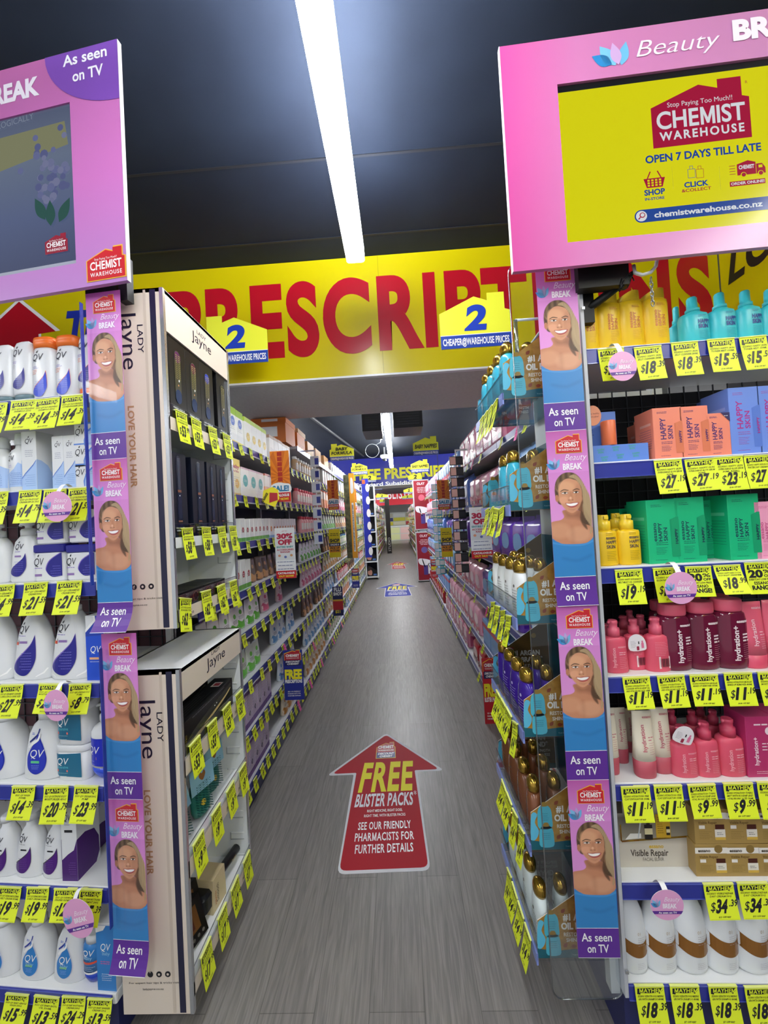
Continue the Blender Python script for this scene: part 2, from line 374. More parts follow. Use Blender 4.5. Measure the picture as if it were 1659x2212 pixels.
def hsign(u0, u1, vb, vt, Y, lines, label, flip=False, blue=False, deg=0):
    a, b2 = PY(u0, vb, Y), PY(u1, vb, Y); w = b2.x - a.x; zb = (a.z + b2.z) / 2; h = PY((u0 + u1) / 2, vt, Y).z - zb
    t = thing('aisle_marker_sign', label, 'sign', ((a.x + b2.x) / 2, Y, zb), 0, None)
    p = MB(); pts = house(w, h, flip); p.prism(pts, 0, 0.006, YEL if not blue else YEL, M('#d9d832', .5)); sh = 0.24 * h
    p.rect(-w / 2, w / 2, 0, sh, M('#20419f', .4), flat(-0.0006)); p.rect(-w / 2, w / 2, sh, sh + .012 * h, WHITE, flat(-0.0006))
    part('board', p, t)
    l = MB(); l.text('CHEAPER@WAREHOUSE PRICES', 0, sh * .25, sh * .5, WHITE, flat(-0.0014 if Y < 4 else -.005), w=w * .94, bold=.025, al='c', res=2); part('strapline', l, t); l = MB()
    if len(lines) == 1 and lines[0] == '2': l.text('2', 0.0, sh + h * .1, h * .42, M('#1d3fb0' if blue else '#17181d', .4), flat(-0.0014 if Y < 4 else -.005), bold=.045, shear=.15, al='c', w=h * .4, res=8)
    else:
        n = len(lines); hh = h * (.2 if n == 1 else .17)
        for i, s in enumerate(lines): l.text(s, 0, sh + h * (.14 if n == 1 else .36 - .24 * i), hh, M('#17181d', .4), flat(-0.0014 if Y < 4 else -.005), w=w * (.86 if n == 1 or len(s) > 5 else .5), bold=.03, shear=.15, al='c', res=2)
    part('lettering', l, t)
    sx = -1 if (a.x + b2.x) < 0 else 1; zp = (2.2 if Y > 3.4 else 1.975) if sx < 0 else 1.945
    xe = sx * (w / 2 - .02); xl = (-.90 if sx < 0 else .68) - (a.x + b2.x) / 2; xl = xl if sx * (xl - xe) > 0 else xe; zd = min(zp - zb, -.03)
    k = MB()
    if 10 < Y < 10.5: k.tube([(0, .005, h * .5), (0, YB - .03 - Y, h * .5)], .006, M('#2a2b2e', .5))
    else: k.tube([(xe, 0.012, h * .5), (xe, 0.012, min(zd, -.03)), (xl, .012, min(zd, -.03))], .005, M('#2a2b2e', .5))
    part('clip_post', k, t)
hsign(440, 580, 786, 680, 2.25, ['2'], 'yellow house-shaped aisle 2 sign over the baby food side', True, True)
hsign(953, 1106, 750, 634, 1.9, ['2'], 'yellow house-shaped aisle 2 sign over the nappy side', False, True)
hsign(713, 765, 995, 958, 5.3, ['BABY', 'FORMULA'], 'larger yellow BABY FORMULA sign on the baby food side', True)
hsign(759, 794, 1025, 1000, 7.8, ['BABY', 'FORMULA'], 'smaller, deeper yellow BABY FORMULA sign', True)
hsign(893, 948, 983, 943, 5.0, ['BABY NAPPIES'], 'larger yellow BABY NAPPIES sign on the nappy side')
hsign(888, 927, 1020, 993, 7.4, ['BABY NAPPIES'], 'smaller, deeper yellow BABY NAPPIES sign')
hsign(784, 813, 1042, 1024, 10.3, ['2'], 'small black 2 sign before the blue fascia on the baby food side', True)
hsign(803, 826, 1058, 1044, 12.8, ['2'], 'smaller black 2 sign deeper in on the baby food side', True)
hsign(882, 912, 1040, 1022, 10.2, ['2'], 'small black 2 sign before the blue fascia on the nappy side')
for i, (u0, u1, vb, vt, Y) in enumerate(((812, 838, 1077, 1066, 16), (820, 838, 1086, 1078, 20), (872, 894, 1066, 1054, 15), (868, 892, 1078, 1069, 19))):
    hsign(u0, u1, vb, vt, Y, ['SALE'] if 0 else ['2'], ['distant yellow sign past the dark makeup stand', 'most distant yellow sign past the dark makeup stand', 'distant yellow sign past the red skincare stand', 'most distant yellow sign past the red skincare stand'][i], i < 2)

t = thing('blue_fascia_sign', 'dark blue fascia with yellow FREE PRESCRIPTIONS lettering deep in the store', 'sign', (0, YB - .03, 2.42))
p = MB(); p.box(XL + .02, XR - .02, 0, .03, 0.01, CEIL - 2.424, M('#20278c', .35)); p.box(XL + .02, XR - .02, -.004, .03, 0, .01, WHITE); part('panel', p, t)
l = MB(); a = PY(831, 1034, YB - .03); b2 = PY(891, 1030, YB - .03); a1 = PY(807, 1038, YB - .03); b1 = PY(823, 1038, YB - .03)
zz = a.z - 2.42; hh = PY(850, 1012, YB).z - PY(850, 1033, YB).z
l.text('PRESCRIPTIONS', a.x, zz, hh, M('#d8d41e', .4), flat(-.002), w=(b2.x - a.x) * 3.4, bold=.04, res=3); l.text('FREE', b1.x - (b2.x - a.x) * 1.0, zz, hh, M('#d8d41e', .4), flat(-.002), w=(b2.x - a.x) * 1.0, bold=.04)
part('lettering', l, t); l = MB(); l.text('Standard Subsidised Prescriptions', -1.1, zz - .19, .1, WHITE, flat(-.002), w=2.9, bold=.03); part('small_lettering', l, t)

t = thing('dispensary_sign', 'far red sign with white FREE BLISTER PACKS lettering', 'sign', (0, 26, 1.9))
a, b2 = PY(830, 1092, 26), PY(893, 1089, 26); zb = a.z - 1.9; zt = PY(860, 1056, 26).z - 1.9
p = MB(); p.box(a.x - 1.3, b2.x + 1.6, 0, .05, zb, zt + .2, M('#cc2333', .4)); part('board', p, t)
l = MB(); l.text('FREE BLISTER PACKS', a.x - 1.1, zb + .42, (zt - zb) * .62, WHITE, flat(-.004), w=5.2, bold=.015, sp=1.1); part('lettering', l, t)

# ------------------------------------------------------------------ floor stickers
def arrow_sticker(name, label, x, y, w, h, ang, red, small=False):
    """arrow pointing down the aisle; the photograph sees it foreshortened"""
    t = thing(name, label, 'floor sticker', (x, y, 0.0), ang)
    def o(g):
        return [(-.285 * w + g * .5, 0 + g), (.285 * w - g * .5, 0 + g), (.27 * w - g, .60 * h + g * .9), (.5 * w - g * 2, .60 * h + g * .9), (0, h - g * 1.5), (-.5 * w + g * 2, .60 * h + g * .9), (-.27 * w + g, .60 * h + g * .9)]
    def rnd(p, r):
        q = []; n = len(p)
        for i in range(n):
            A, B, D = Vector(p[i - 1]), Vector(p[i]), Vector(p[(i + 1) % n]); k = 0.3 * r if i in (2, 6) else r
            u = (A - B).normalized() * k; v = (D - B).normalized() * k
            for j in range(5): s = j / 4; q.append(tuple((B + u) * (1 - s) ** 2 + B * 2 * s * (1 - s) + (B + v) * s * s))
        return q
    hz = lambda z: (lambda a, b: (a, b, z))
    p = MB(); pts = rnd(o(0), .05 * w); n = len(pts)
    p.add([(a, b, 0.0008) for a, b in pts], [tuple(range(n))], M('#dcdde2', .6, 0, 0, .25)); p.add([(a, b, 0.0) for a, b in pts] + [(a, b, .0008) for a, b in pts], [(i, (i + 1) % n, (i + 1) % n + n, i + n) for i in range(n)], M('#dcdde2', .6, 0, 0, .25))
    p.poly(rnd(o(.022 * w), .045 * w), M('#b01f2e' if red else '#2a3a9c', .6, 0, 0, .25), hz(.0012)); part('sheet', p, t)
    l = MB(); f = hz(.0016); g = hz(.002)
    hw = .085 * w
    hs = [(a, .735 * h + b) for a, b in house(2 * hw, .155 * h)]; l.poly([(a * 1.06, b + (.004 if b > .74 * h else -.004) * h) for a, b in hs], M('#e8c63c', .5), f); l.poly(hs, M('#b02636', .45), g)
    l.rect(-hw, hw, .735 * h, .79 * h, M('#2a2f7c', .4), hz(.0022)); k = hz(.0026)
    l.text('CHEMIST', 0, .828 * h, .028 * h, WHITE, k, w=1.7 * hw, bold=.025, al='c'); l.text('WAREHOUSE', 0, .802 * h, .014 * h, WHITE, k, w=1.7 * hw, bold=.03, al='c', sp=1.2)
    l.text('DISCOUNT', 0, .767 * h, .018 * h, WHITE, k, w=1.7 * hw, bold=.04, shear=.2, al='c'); l.text('CHEMIST', 0, .743 * h, .016 * h, WHITE, k, w=1.35 * hw, bold=.04, shear=.2, al='c'); part('crest', l, t)
    l = MB(); l.text('FREE', 0.0, .465 * h, .22 * h, M('#efe52e', .55, 0, 0, .3), g, w=.43 * w, bold=.035, shear=.08, al='c', res=5, sp=1.12)
    l.text('BLISTER PACKS' if red else 'PRESCRIPTIONS', -.01 * w, .357 * h, .082 * h, M('#e9e9ee', .55, 0, 0, .3), g, w=.44 * w, bold=.028, shear=.08, al='c', sp=1.06); l.text('*', .225 * w, .40 * h, .05 * h, M('#e9e9ee', .55, 0, 0, .3), g, w=.02 * w)
    for i, s in enumerate(('RIGHT MEDICINE, RIGHT DOSE,', 'RIGHT TIME, WITH BLISTER PACKS')): l.text(s, 0, (.318 - .03 * i) * h, .016 * h, WHITE, g, w=(.26, .3)[i] * w, bold=.01, al='c', res=2)
    part('headline', l, t); l = MB()
    for i, s in enumerate(('SEE OUR FRIENDLY', 'PHARMACISTS FOR', 'FURTHER DETAILS')): l.text(s, 0, (.215 - .062 * i) * h, .042 * h, WHITE, g, w=(.37, .4, .38)[i] * w, bold=.018, al='c', res=2, sp=1.08)
    part('lettering', l, t)
a, b2 = PZ(726, 1886, 0), PZ(933, 1884, 0); tip = PZ(840, 1583, 0)
arrow_sticker('floor_arrow_sticker', 'big red arrow sticker on the floor reading FREE BLISTER PACKS', (a.x + b2.x) / 2, (a.y + b2.y) / 2, .70, tip.y - a.y, .02, True)
a = PZ(860, 1286, 0); arrow_sticker('floor_arrow_sticker', 'blue arrow sticker on the floor with yellow FREE lettering', a.x, a.y - .1, .95, 1.6, .03, False)
a = PZ(862, 1228, 0); arrow_sticker('floor_arrow_sticker', 'small distant red arrow sticker on the floor past the blue one', a.x, a.y - .1, .75, 2.0, .03, True)

# ------------------------------------------------------------------ ceiling fittings deeper in
pp = MB(); pp.tube([(0, -3.4, 0), (0, 3.0, 0)], .025, M('#2c2d31', .5)); solo('ceiling_conduit', pp, 'dark pipe slanting along the black ceiling beyond the fascia', 'pipe', (-1.15, 6.9, CEIL - .03), -.12)
for i, (u, v, Y) in enumerate(((826, 992, 7.5),)):
    q = PY(u - 0, v, Y); t = thing('security_camera', 'white dome camera under the black ceiling beside the far tube light', 'camera', (PY(831, 987, 9.0).x, 9.0, 2.93))
    k = MB(); k.lathe([(.02, CEIL - 2.93), (.02, .09), (.1, .09), (.11, .05), (.09, .02), (.07, 0)], M('#e8eaec', .4), 20); part('housing', k, t)
    k = MB(); k.lathe([(.06, .001), (.055, -.03), (.03, -.055), (0.005, -.06)], M('#202226', .15), 16); part('dome', k, t)
q = PY(804, 974, 6.2); k = MB()
k.tube([(.11 * math.cos(a / 10), .0, .11 * math.sin(a / 10)) for a in range(0, 64 * 2)], .0045, M('#8f9398', .4)); k.tube([(.06, 0, .09), (.14, 0, .13), (.16, 0, .3), (.3, 0, .31)], .0045, M('#8f9398', .4)); k.lathe([(.05, .27), (.012, .17)], M('#bfc3c8', .4), 14, .155, 0)
k.tube([(.3, 0, .31), (.3, 0, CEIL - q.z)], .0045, M('#8f9398', .4)); solo('cable_coil', k, 'coiled pale cable hanging below the black ceiling', 'cable', q)
for i, (u0, v0, u1, v1, Y) in enumerate(((783, 890, 822, 932, 4.6), (850, 893, 912, 925, 4.6))):
    a, b2 = PY(u0, v1, Y), PY(u1, v0, Y); k = MB(); k.box(0, b2.x - a.x, 0, .5, 0, CEIL - a.z, M('#25272b', .5))
    for j in range(6): k.box(.04, b2.x - a.x - .04, -.006, 0, .04 + j * .03, .05 + j * .03, M('#3a3c41', .4))
    solo('air_duct', k, ['dark duct box under the ceiling beside the tube light on the baby food side', 'dark slatted duct box under the ceiling on the nappy side'][i], 'duct', a)

# ------------------------------------------------------------------ printed marks used on several things
def lay(y, e=0.0006): return lambda k: (lambda x, z: (x, y - k * e, z))
CWRED = M('#c81f2b', .4); CWY = M('#e9b53c', .45); PURP = M('#5b2a91', .4); INK = M('#191a22', .45); CREAM = M('#ded3c4', .42)
def cw(mb, L, x, z, w, k=1, edge=True, red=None, y_edge=None):
    """the red house crest with white lettering; x, z its bottom centre"""
    h = w * .72; hs = [(x + a, z + b) for a, b in house(w, h)]
    if edge:
        c = (x, z + h * .42); mb.poly([(c[0] + (a - c[0]) * 1.06, c[1] + (b - c[1]) * 1.08) for a, b in hs], CWY, L(k))
    mb.poly(hs, red or CWRED, L(k + 1)); kw = dict(w=w * .84, al='c')
    mb.text('Stop Paying Too Much!!', x, z + h * .64, h * .07, WHITE, L(k + 2), w=w * .6, al='c', res=2)
    mb.text('CHEMIST', x, z + h * .33, h * .26, WHITE, L(k + 2), bold=.022, **kw)
    mb.text('WAREHOUSE', x, z + h * .11, h * .13, WHITE, L(k + 2), bold=.015, sp=1.25, **kw)
def petal(x, z, ang, ln, wd):
    a = math.radians(ang); p = [(0, 0), (wd * .5, ln * .3), (wd * .46, ln * .62), (0, ln), (-wd * .46, ln * .62), (-wd * .5, ln * .3)]
    p = smooth(p, 4, (0, 3)); return [(x + q * math.cos(a) - r * math.sin(a), z + q * math.sin(a) + r * math.cos(a)) for q, r in p]
def bb(mb, L, x, z, w, k=1, white=None):
    """petals with the script and block lettering; x, z lower left corner, w full width"""
    u = w; wt = white or M('#f5eef6', .4)
    for ang, ln, wd, c in ((58, .30, .13, '#3d8fd0'), (34, .34, .14, '#7db9e4'), (-22, .30, .10, '#6fb2de'), (4, .33, .11, '#b7a5d8')):
        mb.poly(petal(x + .17 * u, z + .04 * u, ang, ln * u, wd * u), M(c, .4), L(k))
    mb.text('Beauty', x + .42 * u, z + .26 * u, .17 * u, wt, L(k + 1), w=.56 * u, shear=.35, bold=-.006)
    mb.text('BREAK', x + .36 * u, z + .01 * u, .16 * u, wt, L(k + 1), w=.52 * u, bold=.04)

# ------------------------------------------------------------------ the two television header boards over the end shelves
def board(fr): return fr.w(0, 0, 0), fr.a
def hull(fr, pts, dy=0.0): return [fr.px(u, v, dy) for u, v in pts]
SL = Fr(265, 345, 1.02, -6.5)
t = thing('television_header', 'pink framed advertising screen with purple As seen on TV corner over the white skincare', 'screen', *board(SL))
out = hull(SL, ((240, 88), (288, 603), (0, 645), (0, 146))); xl = out[3][0] - .22
(x1, z1), (x2, z2) = out[0], out[1]; x1 = x2 = (x1 + x2) / 2; zt = z1 - .0; zb = z2
inn = hull(SL, ((143, 222), (172, 567), (0, 590), (0, 251))); ix = (inn[0][0] + inn[1][0]) / 2; it = inn[0][1]; ib = inn[1][1]
PK = grad_mat('pink_board_print', [(0, '#b580c4'), (.45, '#c673ba'), (1, '#b868a2')], 2, .35, zt - zb, -zb / (zt - zb))
p = MB(); bx = xl + .03
for a, b2, c0, c1 in ((xl, x1, it, zt), (xl, x1, zb, ib), (ix, x1, ib, it), (xl - .3, xl, zb, zt)): p.box(a, b2, 0, .012, c0, c1, PK)
p.box(x1, x1 + .0012, -.0005, .0125, zb, zt, M('#b4b0b6', .5)); part('frame', p, t)
s = MB(); s.box(xl, ix, .006, .05, ib, it, M('#1b1d22', .3)); Ls = lay(.005)
SCR = grad_mat('dim_screen_picture', [(0, '#4a5377'), (.35, '#5d6a92'), (.7, '#6f7c96'), (1, '#5b6582')], 2, .25, it - ib, -ib / (it - ib), .75)
s.rect(xl, ix, ib + .012, it, SCR, Ls(1)); s.rect(xl, ix, ib, ib + .012, M('#9a9fae', .4), Ls(2))
q = lambda u, v: SL.px(u, v, .005)
s.poly([q(0, 420), q(143, 268), (ix, q(150, 330)[1]), q(0, 330)][::-1] if 0 else [q(0, 372), q(0, 300), q(140, 262), q(148, 312)], MS('#8d8f6e', .75), Ls(2))
random.seed(3)
for i in range(46):
    u = 118 + random.gauss(0, 20); v = 375 + random.gauss(0, 34)
    if u > 150: u = 150 - random.random() * 15
    X, Z = q(u, v); r = random.uniform(.008, .014); s.poly([(min(X + r * math.cos(j), ix - .001), Z + r * math.sin(j)) for j in [k * .7 for k in range(9)]], MS(random.choice(('#7d84b6', '#878db8', '#8f94bc', '#6d74a8')), .6), Ls(3 + i * .05))
for uu, vv, an in ((100, 455, 25), (130, 460, -30), (112, 468, 0)): X, Z = q(uu, vv); s.poly(petal(X, Z - .03, an, .075, .03), MS('#35605a', .75), Ls(7))
s.text('DERMATOLOGICALLY', *q(-70, 302), .018, MS('#8a94aa', .75), Ls(4), w=.235, rot=3)
X, Z = q(125, 548); cw(s, Ls, X, Z, .075, 5, False, M('#8e1430', .4)); part('screen', s, t)
l = MB(); L = lay(-.0004); pr = smooth([q(97, 138), q(112, 172), q(150, 202), q(200, 214)], 4)
C0 = SL.px(97, 120); arc = [(C0[0] + (x1 - C0[0]) * (1 - math.cos(a)), zt - (zt - SL.px(250, 214)[1]) * math.sin(a)) for a in [i * math.pi / 2 / 12 for i in range(13)]] + [(x1, zt)]
l.poly(arc, M('#7a4ba8', .4), L(1)); X, Z = SL.px(137, 146); l.text('As seen', X, Z, .03, WHITE, L(2), w=SL.px(232, 128)[0] - X, bold=.02)
X, Z = SL.px(158, 178); l.text('on TV', X, Z, .03, WHITE, L(2), w=SL.px(224, 165)[0] - X, bold=.02)
part('purple_corner', l, t); l = MB(); X, Z = SL.px(86, 203); l.text('BREAK', X, Z, .05, M('#efe9f2', .4), L(1), w=.195, al='r', bold=.045)
part('name_lettering', l, t); l = MB(); X, Z = SL.px(231, 602); cw(l, L, X, Z, SL.px(271, 590)[0] - SL.px(190, 600)[0], 1); part('crest', l, t)
b = MB(); X, Z = SL.px(258, 600); b.box(X - .16, X - .06, .05, .07, Z - .02, Z + .1, M('#060607', .5)); b.box(X - .05, X - .022, .05, .075, Z - .03, Z + .1, M('#060607', .5)); part('mounting_bracket', b, t)

SR = Fr(1094, 345, 0.99, -2.2)
t = thing('television_header', 'pink framed screen showing the yellow OPEN 7 DAYS TILL LATE advert', 'screen', *board(SR))
o = hull(SR, ((1078, 101), (1110, 587), (1659, 537), (1659, 12))); x0 = (o[0][0] + o[1][0]) / 2; x1 = max(o[2][0], o[3][0]) + .22; zt = o[0][1]; zb = o[1][1]
inn = hull(SR, ((1205, 182), (1225, 524), (1659, 472), (1659, 118))); ix = (inn[0][0] + inn[1][0]) / 2; it = inn[0][1]; ib = inn[1][1]; xr = x1 - .1
PK2 = grad_mat('pink_board_print_across', [(0, '#c94f97'), (.22, '#c879ad'), (1, '#b983b0')], 0, .32, x1 - x0, -x0 / (x1 - x0))
p = MB()
for a, b2, c0, c1 in ((x0, x1, it, zt), (x0, x1, zb, ib), (x0, ix, ib, it), (xr, x1, ib, it)): p.box(a, b2, 0, .012, c0, c1, PK2)
p.box(x0 - .002, x0, -.0005, .0125, zb, zt, M('#e8e6ea', .4)); part('frame', p, t)
s = MB(); s.box(ix, xr, .006, .05, ib, it, M('#101114', .3)); Ls = lay(.0055, .0005)
YS = MS('#dcd600', 1.0); RS = MS('#b00a3c', .85); BS = MS('#1f4aa0', .85); WS = MS('#e9edf2', .85)
s.rect(ix, xr, ib, it - .018, YS, Ls(1)); Q = lambda u, v: SR.px(u, v, .0055)
a = Q(1411, 322); b2 = Q(1623, 285); W = b2[0] - a[0]; X = (a[0] + b2[0]) / 2; Z = a[1]; h = Q(1600, 165)[1] - Z
hs = [(X + i, Z + j) for i, j in house(W, h)]; s.poly(hs, RS, Ls(2))
s.text('Stop Paying Too Much!!', X, Z + h * .64, h * .075, WS, Ls(3), w=W * .66, al='c'); s.text('CHEMIST', X, Z + h * .30, h * .27, WS, Ls(3), w=W * .9, al='c', bold=.022, res=5); s.text('WAREHOUSE', X, Z + h * .11, h * .13, WS, Ls(3), w=W * .86, al='c', bold=.03, sp=1.3)
s.text('R', *Q(1609, 181), .007, RS, Ls(2))
a = Q(1394, 354); b2 = Q(1644, 326); s.text('OPEN 7 DAYS TILL LATE', a[0], a[1], .0185, BS, Ls(2), w=b2[0] - a[0], bold=.035)
bx, bz = Q(1413, 392)   # shopping basket
s.poly([(bx - .026, bz + .008), (bx + .026, bz + .008), (bx + .019, bz - .016), (bx - .019, bz - .016)], RS, Ls(2))
for i in range(4):
    for j in range(3): s.rect(bx - .017 + i * .0092, bx - .0115 + i * .0092, bz - .013 + j * .0065, bz - .0085 + j * .0065, YS, Ls(3))
for sg in (-1, 1): s.poly([(bx + sg * .018, bz + .008), (bx + sg * .015, bz + .008), (bx + sg * .007, bz + .025), (bx + sg * .010, bz + .026)], RS, Ls(2))
s.text('SHOP', *Q(1414, 421), .0135, BS, Ls(2), al='c', w=.05, bold=.04); s.text('IN-STORE', *Q(1414, 432), .0065, BS, Ls(2), al='c', w=.047, bold=.03)
for du, cc in ((-9, BS), (9, RS)):
    X, Z = Q(1503 + du, 385)
    for a, b2, c0, c1 in ((-.009, .009, 0, .001), (-.009, .009, .022, .023), (-.009, -.008, 0, .023), (.008, .009, 0, .023), (-.004, -.003, .023, .03), (.003, .004, .023, .03), (-.004, .004, .03, .031)): s.rect(X + a, X + b2, Z + c0, Z + c1, cc, Ls(2))
s.text('CLICK', *Q(1504, 403), .0125, BS, Ls(2), al='c', w=.058, bold=.04); s.text('&COLLECT', *Q(1504, 413), .0075, RS, Ls(2), al='c', w=.07, bold=.02)
for u in (1452, 1554): X, Z = Q(u, 385); s.rect(X, X + .0006, Z - .03, Z + .03, M('#9a9400', .4), Ls(2))
X, Z = Q(1620, 377)
s.poly([(X - .03, Z), (X + .014, Z), (X + .014, Z + .03), (X - .004, Z + .036), (X - .03, Z + .028)], RS, Ls(2)); s.poly([(X + .015, Z), (X + .036, Z), (X + .036, Z + .014), (X + .029, Z + .025), (X + .015, Z + .025)], RS, Ls(2)); s.rect(X + .02, X + .029, Z + .014, Z + .021, YS, Ls(3))
for dx in (-.016, .024): s.poly([(X + dx + .007 * math.cos(i * .6), Z + .007 * math.sin(i * .6)) for i in range(11)], YS, Ls(3)); s.poly([(X + dx + .0052 * math.cos(i * .6), Z + .0052 * math.sin(i * .6)) for i in range(11)], RS, Ls(4))
for i in range(4): s.rect(X - .048, X - .034, Z + .004 + i * .007, Z + .0055 + i * .007, RS, Ls(2))
s.text('CHEMIST', X - .008, Z + .015, .009, WS, Ls(3), al='c', w=.036, bold=.04)
X, Z = Q(1576, 402); s.rect(X, X + .083, Z - .003, Z + .0095, RS, Ls(2)); s.text('ORDER ONLINE!', X + .0415, Z, .0065, WS, Ls(3), al='c', w=.078, bold=.03)
a = Q(1385, 468); r = .0165; s.poly([(a[0] + r * math.cos(math.radians(90 + i * 15)), a[1] + r * math.sin(math.radians(90 + i * 15))) for i in range(13)] + [(xr - .03, a[1] - r), (xr - .03, a[1] + r)], BS, Ls(2))
s.poly([(a[0] + .0135 * math.cos(i * .4), a[1] + .0135 * math.sin(i * .4)) for i in range(16)], WS, Ls(3))
s.poly([(a[0] + .002 + .007 * math.cos(i * .5), a[1] + .002 + .007 * math.sin(i * .5)) for i in range(13)], RS, Ls(4)); s.poly([(a[0] + .002 + .0048 * math.cos(i * .5), a[1] + .002 + .0048 * math.sin(i * .5)) for i in range(13)], WS, Ls(5)); s.poly([(a[0] - .002, a[1] - .004), (a[0] - .004, a[1] - .002), (a[0] - .009, a[1] - .007), (a[0] - .007, a[1] - .009)], RS, Ls(4))
b2 = Q(1413, 471); s.text('chemistwarehouse.co.nz', b2[0], b2[1], .0135, WS, Ls(3), w=Q(1646, 436)[0] - b2[0], bold=.03); part('screen', s, t)
l = MB(); L = lay(-.0004)
for u, v, ang, ln, wd, c in ((1322, 140, 60, .056, .027, '#2f86c4'), (1330, 142, 34, .066, .032, '#79bfe2'), (1342, 142, -14, .062, .024, '#6db6dc'), (1336, 141, 12, .06, .024, '#c9a5d4')):
    l.poly(petal(*SR.px(u, v), ang, ln, wd), M(c, .4), L(1 if c != '#c9a5d4' else 2))
part('petal_logo', l, t); l = MB(); a = SR.px(1374, 125); b2 = SR.px(1562, 95); WP = M('#efe6f0', .4)
l.text('Beauty', a[0], a[1], .041, WP, L(2), w=(b2[0] - a[0]) * .92, shear=.35, bold=-.008, res=6)
a = SR.px(1583, 88); l.text('BREAK', a[0], a[1], .047, WP, L(2), w=.235, bold=.05, res=6); part('lettering', l, t)
b = MB(); X, Z = SR.px(1330, 575); b.box(X - .07, X + .06, .05, .08, Z - .02, Z + .2, M('#060607', .5)); b.box(X - .05, X - .01, .10, .13, Z - .09, Z + .02, M('#060607', .5)); b.tube([(X + .06, .065, Z), (X + .0, .1, Z - .035), (X - .03, .115, Z - .05)], .012, M('#060607', .5), 8); part('mounting_bracket', b, t)
cb = MB(); A = Vector(SR.px(1370, 590, .05)); B = lambda x, y, z: (A.x + x, .05 + y, A.y + z)
cb.tube([B(0, 0, .02), B(-.004, -.01, -.005), B(.012, -.012, -.014), B(.035, -.01, -.008), B(.055, 0, .012), B(.062, .0, .04)], .0045, M('#dfe3e6', .35))
solo('power_cable', cb, 'short white cable looping under the yellow advert screen', 'cable', *board(SR))
ch = MB(); A = Vector(SR.px(1406, 600, .06))
for i in range(6):
    zc = A.y - .006 - i * .0125; ch.tube([((A.x + .0045 * math.cos(a) * (1 if i % 2 else .15)), .06 + .0045 * math.cos(a) * (.15 if i % 2 else 1), zc + .009 * math.sin(a)) for a in [k * .7 for k in range(10)]], .0014, STEEL, 6)
solo('hanging_chain', ch, 'short steel chain hanging below the yellow advert screen', 'chain', *board(SR))
bw = MB(); A = Vector(SR.px(1352, 600, .055)); bw.tube([(A.x + .02 * math.cos(a * .55) * (1 + .2 * math.sin(a)), .055 + .008 * math.sin(a * .8), A.y - .01 + .022 * math.sin(a * .62)) for a in range(34)], .0018, M('#0d0d0f', .4), 6)
solo('wire_tangle', bw, 'tangle of thin black wire under the yellow advert screen', 'cable', *board(SR))

